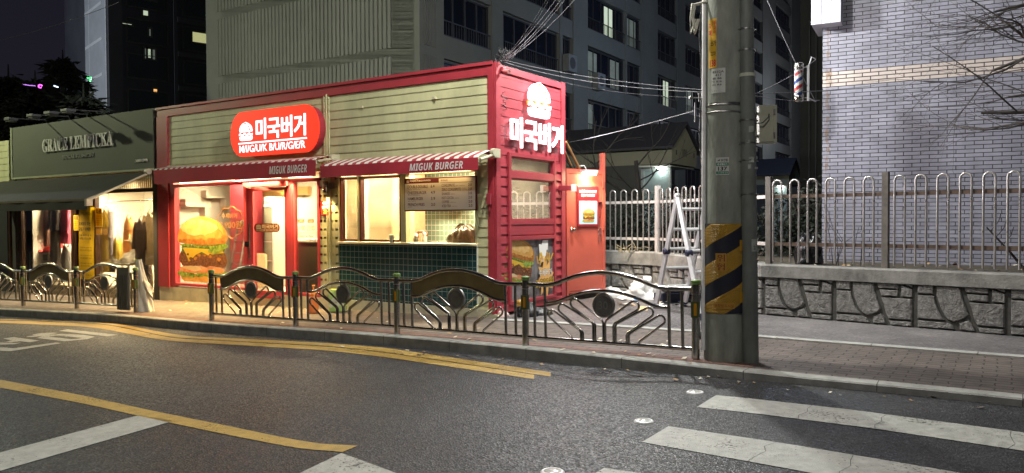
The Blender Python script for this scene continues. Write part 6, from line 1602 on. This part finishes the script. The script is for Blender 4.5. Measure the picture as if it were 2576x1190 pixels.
# ================================================================== cables
m_cable = M('cable_grey', (.2, .2, .22), .5, var=.1)
def cable(label, p, q, r=.006, sag=.12, mat=None, group='overhead cables'):
    b_ = MB(); n = 14; b_.tube([p.lerp(q, i/n) - V((0, 0, sag*4*(i/n)*(1-i/n))) for i in range(n+1)], r, 6, caps=False)
    return tags(b_.build('overhead_cable', mat or m_cable), label, 'cable', group)
ck = FF(-.05, -.1, HT+.03)
for i, (x, r_, lab) in enumerate(((1372, .005, 'leftmost thin cable rising from the shop corner'), (1378, .005, 'second thin cable rising from the shop corner'), (1396, .008, 'thick pale cable rising from the shop corner, left of the bundle'), (1407, .009, 'thickest cable in the bundle rising from the shop corner'), (1416, .007, 'right hand cable of the bundle rising from the shop corner'), (1440, .008, 'lowest cable of the bundle, leaning furthest right from the shop corner'))):
    q = at(x, -10, 10.2); e = q + (q-ck)*.25
    cable(lab, ck + V((random.uniform(-.02, .06), .02*i, 0)), e, r_*.38, .10, M('cable_pale', (.34, .34, .38), .5) if i > 1 else m_cable)
for i, (y, r_, lab) in enumerate(((226, .007, 'upper pale cable from the shop corner to the pole'), (232, .008, 'lower pale cable from the shop corner to the pole'), (246, .004, 'thin slack cable from the shop corner to the pole'))):
    cable(lab, ck + V((.05, 0, -.03*i)), at(1766, y, pc.y-.12), r_*.42, .05+.03*i, MATS['cable_pale'] if i < 2 else m_cable)
b = MB()
for k in range(12):
    a = ck + V((random.uniform(-.05, .12), random.uniform(-.08, .05), random.uniform(-.02, .1))); b.tube([a, a + V((random.uniform(-.1, .1), 0, .1)), a + V((random.uniform(-.12, .12), 0, .02)), a + V((random.uniform(-.05, .05), 0, -.06))], .006, 5)
tags(b.build('cable_knot', m_black), 'dark knot of cables tied at the roof corner of the shop', 'cable')
cable('single thin cable from behind the shop sign to the insulator rack', at(1432, 358, 14.5), at(1746, 279, pc.y), .004, .02)
cable('pale cable dropping from the top of the picture to the barber pole bracket', at(1926, -10, 11.5), at(2050, 252, 12.1), .006, .05)
cable('thin dark cable from the slim pole up to the brick corner', at(1896, 238, ye), at(2052, 150, 12.2), .004, .03)
cable('thin dark cable from the slim pole to the foot of the barber pole bracket', at(1896, 240, ye), at(2062, 252, 12.2), .004, .03)
cable('second thin dark cable from the slim pole along to the brick wall', at(1896, 236, ye), at(2200, 215, 11.8), .004, .02)
cable('thin dark cable at the upper left across the night sky', at(-20, 105, 26), at(300, 5, 24), .008, .1, m_black)

# ================================================================== apartment block behind
GP = at(524, 500, 34); GP.z = 0
AF = Fr(GP, -DV, OV); AL = 12.1
CPt = GP - DV*AL
SF = Fr(CPt, -OV, -DV)
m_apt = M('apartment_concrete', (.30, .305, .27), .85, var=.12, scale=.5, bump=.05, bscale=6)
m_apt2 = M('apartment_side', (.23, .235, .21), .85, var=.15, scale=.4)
t = thing('apartment_block', 'tall concrete apartment block with ribbed end wall and rows of windows behind the burger shop', 'building', CPt, math.atan2(-OV.y, -OV.x))
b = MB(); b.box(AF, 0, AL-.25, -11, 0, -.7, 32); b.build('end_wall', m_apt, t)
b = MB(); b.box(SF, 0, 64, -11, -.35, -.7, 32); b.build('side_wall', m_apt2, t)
for n in range(4):
    zb_ = 7.67-2.78+2.78*n - 2.78*(1 if n == 0 else 0)*0
    b = MB(); z0_ = 4.89+2.78*n; a = .75
    while a < AL-1.25: b.box(AF, a, a+.13, -.02, .05, z0_, z0_+2.45); a += .215
    b.build('ribbed_panel', m_apt, t)
def s_of(x): k = (x-1288)/1935; return (k*CPt.y-CPt.x)/(SF.ex.x-k*SF.ex.y)
b = MB()
for a0, a1 in ((0, s_of(1120)), (s_of(1241), s_of(1268)), (s_of(1411), s_of(1417)), (s_of(1444), s_of(1480)), (s_of(1576), s_of(1578.5)), (s_of(1616), s_of(1655)), (s_of(1705), s_of(1724)), (s_of(1768), s_of(1800)), (s_of(1838), s_of(1880)), (s_of(1918), s_of(1950)), (s_of(1990), 64)):
    b.box(SF, a0, a1, -.36, .0, -.7, 32)
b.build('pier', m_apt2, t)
for n in range(4):
    b = MB(); z0_ = 4.89+2.78*n
    for i in range(7):
        a = .25+.13*i*(s_of(1106)/1.2)*.9; b.box(SF, a, a+.06, -.01, .05, z0_, z0_+2.45)
    b.build('ribbed_strip', m_apt2, t)
b = MB()
for n in range(9): b.box(SF, s_of(1120), 64, -.36, -.05, 2.1+2.65*n+.0, 2.1+2.65*n+.85)
b.build('floor_band', m_apt2, t)
m_wfr = M('window_frame_dark', (.05, .05, .055), .5, var=.1); m_wgl = M('window_night_glass', (.012, .016, .026), .08, var=.3, scale=.7, spec=.8)
m_curt = M('window_curtain_glass', (.05, .055, .06), .4, var=.3, scale=2)
protos = {}
def apt_window(wd):
    key = round(wd, 1)
    if key in protos: return protos[key]
    W_ = Fr((0, 0, 0), (1, 0, 0), (0, 1, 0))
    h = 1.75; fb = MB(); frame_ring(fb, W_, 0, wd, 0, h, .07, -.1, .02); nmul = max(1, round(wd/1.2))
    for i in range(1, nmul+1): fb.box(W_, wd*i/(nmul+1)-.03, wd*i/(nmul+1)+.03, -.08, .01, .07, h-.07)
    rb = MB(); rb.box(W_, 0, wd, .10, .13, .55, .59); rb.box(W_, 0, wd, .10, .13, .02, .05)
    x = .05
    while x < wd: rb.box(W_, x, x+.02, .105, .125, .05, .55); x += .16
    pb = MB(); pb.box(W_, .05, wd-.05, -.06, -.04, .05, h-.05)
    out_ = []
    for mb_, nm, m_ in ((fb, 'window_frame', m_wfr), (pb, 'pane', m_wgl), (rb, 'window_rail', m_wfr)):
        me = bpy.data.meshes.new(nm); me.from_pydata([v[:] for v in mb_.v], [], mb_.f); me.materials.append(m_); me.update(); out_.append(me)
    protos[key] = out_; return out_
m_litw = M('lit_room_white', (.7, .75, .6), .6, var=.5, scale=1.5, emit=.55, ecol=(.85, 1, .72)); m_lity = M('lit_room_yellow', (.6, .55, .25), .6, var=.5, scale=1.5, emit=.42, ecol=(.95, .95, .45))
m_litd = M('lit_room_dim', (.2, .22, .2), .6, var=.5, scale=2, emit=.09, ecol=(.8, .95, .8)); m_lito = M('lit_room_orange', (.6, .3, .1), .6, var=.2, emit=1.2, ecol=(1, .5, .15))
cols = [(s_of(1121), s_of(1240)), (s_of(1276), s_of(1410)), (s_of(1418), s_of(1443)), (s_of(1482), s_of(1575)), (s_of(1579), s_of(1615)), (s_of(1657), s_of(1704)), (s_of(1726), s_of(1766)), (s_of(1802), s_of(1836)), (s_of(1882), s_of(1916)), (s_of(1952), s_of(1988))]
lit = {(3, 2): [(.02, .30, m_litd), (.66, .9, m_litd)], (3, 3): [(.5, .72, m_litw)], (5, 2): [(.42, .68, m_litw)], (3, 1): [(.02, .2, m_litd)], (4, 3): [(.1, .8, m_litd)], (6, 2): [(.2, .6, m_litd)], (7, 3): [(.3, .6, m_litd)]}
for ci, (a0, a1) in enumerate(cols):
    for n in range(7):
        zc = 2.95+2.65*n
        p = SF(a0, -.2, zc); r_ = ray
        top_lim = CAMH + 560/1935*(p.y+2)
        if zc > top_lim: break
        ms = apt_window(a1-a0)
        fo_ = bpy.data.objects.new('window', ms[0]); COL.objects.link(fo_); fo_.parent = t
        M4 = WM[t.name].inverted() @ Matrix(((SF.ex.x, SF.en.x, 0, p.x), (SF.ex.y, SF.en.y, 0, p.y), (0, 0, 1, p.z), (0, 0, 0, 1)))
        fo_.matrix_local = M4
        for me, nm in ((ms[1], 'pane'), (ms[2], 'window_rail')):
            c = bpy.data.objects.new(nm, me); COL.objects.link(c); c.parent = fo_
        WM[fo_.name] = WM[t.name] @ M4
        for l0, l1, mt_ in lit.get((ci, n), []):
            wd = a1-a0; b = MB(); b.box(SF, a0+wd*l0, a0+wd*l1, -.235, -.225, zc+.1, zc+1.6); b.build('lit_pane', mt_, fo_)
b = MB()
for k, (x, y) in enumerate(((1427, 160), (1500, 205))):
    s_ = s_of(x); p = SF(s_, 0, 0); z = CAMH-(y-548)/1935*p.y
    bb = MB(); bb.box(SF, s_-.4, s_+.4, .0, .35, z-.4, z+.4); c_ = bb.build('air_conditioner', M('ac_paint', (.3, .31, .3), .5), t, bevel=.02)
    bb = MB(); bb.prism(SF, [(s_+.27*math.cos(2*PI*i/20)-.06, z+.27*math.sin(2*PI*i/20)) for i in range(20)], .35, .36); bb.build('fan_grille', M('ac_grille', (.1, .1, .1), .5), c_)

# tower at the left
TP = at(275, 300, 60); TP.z = 0
TF1 = Fr(TP, (-.668, .744, 0), (-.744, -.668, 0)); TF2 = Fr(TP, (.744, .668, 0), (.668, -.744, 0))
t = thing('apartment_tower', 'dark apartment tower with a pale gridded strip at the upper left', 'building', TP, math.atan2(.668, .744))
m_tdark = M('tower_dark', (.042, .044, .062), .8, var=.25, scale=.3)
b = MB(); b.box(TF2, 0, 26, -14, 0, -.7, 40); b.build('block', m_tdark, t)
b = MB(); b.box(TF2, .0, 1.0, .0, .15, -.7, 40); b.box(TF2, 4.9, 5.2, 0, .15, -.7, 40)
for n in range(14): b.box(TF2, 5.2, 26, .0, .2, .9+2.8*n, 1.3+2.8*n)
b.build('facade_band', M('tower_band', (.055, .056, .072), .8, var=.2, scale=.5), t)
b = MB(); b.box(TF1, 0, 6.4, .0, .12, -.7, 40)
b.build('pale_strip', M('tower_pale_glow', (.26, .28, .31), .7, var=.12, scale=.6, emit=.012, ecol=(.7, .8, 1)), t)  # faint glow put into the material lightens the strip, which is no lamp
b = MB()
for n in range(14): b.box(TF1, 1.3, 6.35, .12, .14, 1.7+2.8*n, 1.95+2.8*n)
b.box(TF1, .0, .18, .12, .15, -.7, 40); b.box(TF1, 5.0, 5.15, .12, .14, -.7, 40); b.build('grid_line', M('tower_line', (.45, .47, .5), .7), t)
def tower_win(px0, px1, py0, py1, mt_):
    a0, zt_ = TF2.hit(px0, py0, .05); a1, zb_ = TF2.hit(px1, py1, .05)
    fb = MB(); frame_ring(fb, TF2, a0-.15, a1+.15, zb_-.15, zt_+.15, .15, .0, .1); w_ = fb.build('window', m_wfr, t)
    pb = MB(); pb.box(TF2, a0, a1, .03, .06, zb_, zt_); pb.build('pane', mt_, w_)
for q in ((360, 372, 26, 40, m_litw), (308, 331, 58, 63, m_litw), (375, 379, 73, 91, m_litd), (364, 390, 122, 150, m_litd), (372, 379, 122, 146, m_litw), (484, 534, 80, 112, m_lity), (386, 395, 224, 232, m_lito), (352, 392, -4, 3, m_litw)):
    tower_win(*q)
# dark windows of the tower
for c0_, c1_ in ((1.3, 4.5), (5.6, 9.0), (10.2, 13.6)):
    for n in range(2, 7):
        fb = MB(); frame_ring(fb, TF2, c0_, c1_, 1.5+2.8*n, 3.5+2.8*n, .12, .0, .06); w_ = fb.build('window', m_wfr, t)
        pb = MB(); pb.box(TF2, c0_+.1, c1_-.1, .005, .03, 1.6+2.8*n, 3.4+2.8*n); pb.build('pane', m_wgl, w_)

# entrance porches
def porch(label, xcorner, Y, sc, txt):
    P = at(xcorner, 500, Y); P.z = 0
    G = Fr(P, -OV, -DV); L2 = Fr(P, DV, OV)
    t_ = thing('entrance_porch', label, 'porch', P, math.atan2(-OV.y, -OV.x), 'entrance porches of the apartment block')
    m_pw = M('porch_paint', (.17, .165, .12), .7, var=.1, scale=1); m_rf = M('porch_roof', (.02, .02, .028), .7)
    w_ = 2.25*sc; z0_, z1_, z2_ = 1.4+1.72*sc, 1.4+2.26*sc, 1.4+3.0*sc; LL = 4.3*sc
    b_ = MB(); b_.prism(G, [(0, z0_), (w_, z0_), (w_, z1_), (w_/2, z2_), (0, z1_)], -.15*sc, 0); b_.build('gable', m_pw, t_)
    b_ = MB(); b_.text(txt, G, .95*sc, 1.3*sc, z0_+.28*sc, z0_+.53*sc, .004, bold=.02); b_.box(G, .35*sc, .41*sc, 0, .012, z0_+.3*sc, z0_+.45*sc); b_.box(G, 1.95*sc, 2.01*sc, 0, .012, z0_+.3*sc, z0_+.45*sc); b_.build('number', m_blackp, t_)
    b_ = MB(); e = .18*sc
    for (za, ya), (zb2, yb) in (((z1_-.08, -e), (z2_+.05, w_/2)), ((z2_+.05, w_/2), (z1_-.08, w_+e))):
        P4 = [G(ya, .1, za), G(yb, .1, zb2), G(yb, -LL, zb2), G(ya, -LL, za)]
        b_.add(P4 + [p + V((0, 0, .08)) for p in P4], [(0, 1, 2, 3), (4, 5, 6, 7), (0, 1, 5, 4), (1, 2, 6, 5), (2, 3, 7, 6), (3, 0, 4, 7)])
    b_.build('roof', m_rf, t_)
    b_ = MB(); b_.box(L2, .15*sc, LL, -.12, .0, z0_, z1_); b_.build('eaves_fascia', m_pw, t_)
    b_ = MB(); b_.box(L2, 1.2*sc, LL, -w_, -.005, -.5, z0_); b_.build('side_wall', M('porch_dark_wall', (.045, .045, .045), .8, var=.2, scale=1.5), t_)
    b_ = MB(); b_.box(L2, .1, 1.7*sc, -w_, -.1, z0_-.06, z0_); b_.build('soffit', M('porch_soffit', (.6, .6, .55), .6), t_)
    b_ = MB(); frame_ring(b_, L2, .2*sc, 1.2*sc, .0, z0_-.08, .09*sc, -.5*sc, -.4*sc); b_.box(L2, .62*sc, .70*sc, -.48*sc, -.42*sc, 0, 2.5*sc); b_.box(L2, .29*sc, 1.12*sc, -.48*sc, -.42*sc, 2.2*sc, 2.3*sc); d_ = b_.build('door', M('porch_door_frame', (.30, .33, .33), .4), t_)
    b_ = MB(); b_.box(L2, .25*sc, 1.15*sc, -.46*sc, -.45*sc, 0, z0_-.1); b_.build('pane', M('lit_porch_glass', (.16, .2, .2), .3, var=.5, scale=1.2, emit=.07, ecol=(.7, .9, .88)), d_)
    b_ = MB(); lp_ = G(.35*sc, -.5*sc, z0_-.07); b_.lathe(lp_ + V((0, 0, -.06)), [(0, 0), (.14*sc, .0), (.15*sc, .07)], 16); b_.build('porch_lamp', M('lit_porch_lamp', (1, 1, 1), .5, var=0, emit=14, ecol=(.95, 1, .92)), t_)
    lamp('porch_light', 'POINT', lp_ + V((0, 0, -.15)), 9*sc*sc, (.9, 1, .92), shadow_soft_size=.1)
porch('entrance porch with a lit doorway and number 101 on its gable', 1690, 24, 1.0, '101')
porch('farther dim entrance porch seen between the slim pole and the brick wall', 1985, 39, 1.0, '102')

# dark mass of the wing at the far right behind the barber pole
t = thing('dark_building', 'unlit building edge behind the barber pole, beside the brick wall', 'building', at(2030, 500, 30))
p = at(2012, 500, 30); p.z = 0; DF2 = Fr(p, (.84, -.543, 0), (-.543, -.84, 0))
b = MB(); b.box(DF2, 0, 14, -8, 0, -.7, 24); b.build('wall', M('unlit_wall', (.035, .035, .033), .9, var=.3, scale=1), t)
b = MB()
for k in range(3): b.tube([DF2(.35+.25*k, .06, .5), DF2(.35+.25*k, .06, 9)], .035, 6)
b.build('pipe', m_wfr, t)

# ================================================================== dark trees and far lights
random.seed(91)
m_needle = M('dark_needles', (.0025, .003, .0025), .95, var=.6, scale=1.5, spec=.05)
def conifer(label, px, Y, ztop, rad, n, seed):
    rnd = random.Random(seed); p = at(px, 560, Y); p.z = -.6
    t_ = thing('conifer_tree', label, 'tree', p, group='dark conifers behind the clothes shop')
    b_ = MB(); b_.tube([p, p + V((0, 0, ztop*.5)), p + V((0, 0, ztop+.4))], [.22, .14, .02], 8); b_.build('trunk', m_needle, t_)
    b_ = MB(); b2_ = MB()
    for k in range(n):
        f = rnd.random()**.8; z = ztop*(.25+.75*f); R_ = rad*(1-f)**.75*rnd.uniform(.7, 1.15)+.12; an = rnd.uniform(0, 2*PI)
        d_ = V((math.cos(an), math.sin(an), 0)); q0_ = p + V((0, 0, z)); pts = [q0_ + d_*R_*s_ + V((0, 0, .12*R_*math.sin(s_*2.5)-.32*R_*s_*s_)) for s_ in (0, .35, .7, 1)]
        b2_.tube(pts, [.04, .03, .02, .008], 4, caps=False)
        for j in range(34):
            s_ = rnd.uniform(.1, 1.02); i = min(2, int(s_*3)); c_ = pts[i].lerp(pts[i+1], min(1, s_*3-i)) + V((rnd.gauss(0, .1), rnd.gauss(0, .1), rnd.gauss(-.04, .07)))
            u_ = (d_ + V((rnd.gauss(0, .5), rnd.gauss(0, .5), rnd.gauss(-.35, .3)))).normalized()*rnd.uniform(.25, .6); v_ = V((-u_.y, u_.x, rnd.gauss(0, .4))).normalized()*rnd.uniform(.05, .12)
            b_.quad([c_-v_, c_+u_*.5-v_*.6, c_+u_, c_+u_*.5+v_*.6])
    b2_.build('branches', m_needle, t_); b_.build('crown', m_needle, t_)
conifer('tall dark conifer with a pointed top above the olive sign board', 165, 27, 7.6, 3.4, 170, 1)
conifer('broad dark conifer whose boughs cross the pale strip of the tower', 215, 24, 5.9, 2.6, 130, 2)
conifer('low dark conifer at the left edge of the picture', 28, 26, 6.9, 3.8, 170, 3)
conifer('bushy dark conifer between the two taller ones over the olive sign', 95, 25, 6.5, 3.0, 150, 4)
# bare trees in front of the apartment block
for lab, px, Y, h in (('bare tree standing in the dark left of the entrance porch', 1500, 19, 3.2), ('bare tree with pale twigs near the porch gable', 1600, 20.5, 3.4)):
    p = at(px, 560, Y); p.z = .4
    t = thing('bare_tree', lab, 'tree', p)
    b = MB(); b.tube([p, p + V((.1, 0, h*.4)), p + V((0, 0, h*.75))], [.13, .10, .05], 8); b.build('trunk', MATS['dark_bark'], t)
    b = MB(); random.seed(int(px))
    for k in range(6):
        an = random.uniform(0, 2*PI); grow(b, p + V((.05, 0, h*random.uniform(.4, .75))), V((math.cos(an), math.sin(an)*.6, .7)).normalized(), h*.45, .022, 2, V((0, 0, .6)))
    b.build('branches', MATS['dark_bark'], t)
for lab, x, y, cx, nm in (('small magenta neon loop glowing in the distance over the trees', 101, 217, (1, .1, 1), 'magenta'), ('thin violet neon line glowing far away at the upper left', 84, 215, (.55, .2, 1), 'violet'), ('tiny pale blue light among the dark conifers', 141, 217.5, (.6, .7, 1), 'blue'), ('small green neon shape at the foot of the pale tower strip', 224, 200, (.05, 1, .2), 'green')):
    p = at(x, y, 22); mt_ = M('neon_'+nm, cx, .5, var=0, emit=2.2 if nm != 'violet' else .8, ecol=cx); b = MB()
    if nm == 'magenta': b.tube([p + V((.05*math.cos(i*.6), 0, .045*math.sin(i*.6))) for i in range(10)], .014, 6)
    elif nm == 'violet': b.tube([p + V((-.28, 0, .03)), p + V((-.1, 0, .0)), p + V((.05, 0, -.01))], .012, 6)
    elif nm == 'green': b.tube([p + V((-.05, 0, .05)), p + V((.01, 0, .03)), p + V((.05, 0, .07)), p + V((.03, 0, -.06))], .02, 6)
    else: b.tube([p + V((-.06, 0, .02)), p + V((.05, 0, -.02))], .02, 6)
    tags(b.build('neon_light', mt_), lab, 'light')

# dark evergreen shrubs behind the fence
random.seed(55)
m_shrub = M('dark_shrub_leaf', (.010, .016, .008), .6, var=.7, scale=3)
def shrub(label, p, rx, ry, h, n):
    t_ = thing('evergreen_shrub', label, 'shrub', p, 0, 'dark shrubs behind the tube fence')
    b_ = MB()
    for k in range(7):
        a = random.uniform(0, 2*PI); b_.tube([p, p + V((rx*.5*math.cos(a), ry*.5*math.sin(a), h*.5)), p + V((rx*.8*math.cos(a), ry*.8*math.sin(a), h*.85))], [.02, .014, .006], 5)
    b_.build('stem', MATS['dark_bark'], t_)
    b_ = MB()
    for k in range(n):
        while True:
            q = V((random.uniform(-1, 1), random.uniform(-1, 1), random.uniform(0, 1)))
            if q.x*q.x+q.y*q.y+(q.z*1.0)**2 < 1 + .35*mnoise.noise(q*2.3+p): break
        c = p + V((q.x*rx, q.y*ry, q.z*h)); u = V((random.gauss(0, 1), random.gauss(0, 1), random.gauss(0, .7))).normalized()*random.uniform(.03, .065); v = u.cross(V((random.gauss(0, 1), random.gauss(0, 1), random.gauss(0, 1)))).normalized()*u.length*.4
        b_.quad([c-u, c-v, c+u, c+v])
    b_.build('foliage', m_shrub, t_)
for lab, x, Y, rx, ry, h, n in (('dark leafy shrub behind the fence next to the red door', 1545, 16.4, .75, .6, 1.25, 1500), ('dark leafy shrub behind the fence post by the ladder', 1640, 16.0, .8, .6, 1.3, 1600), ('dark leafy shrub behind the ladder and fence', 1735, 15.2, .75, .6, 1.25, 1500), ('dark leafy shrub behind the fence between the slim pole and the brick corner', 1965, 14.6, .7, .5, 1.2, 1400), ('dark leafy shrub tight against the shadowed side of the brick building', 2040, 14.3, .5, .5, 1.5, 1200)):
    p = at(x, 600, Y); p.z = .7; shrub(lab, p, rx, ry, h, n)

bpy.data.objects.remove(PEN['o']); bpy.data.curves.remove(PEN['f'])
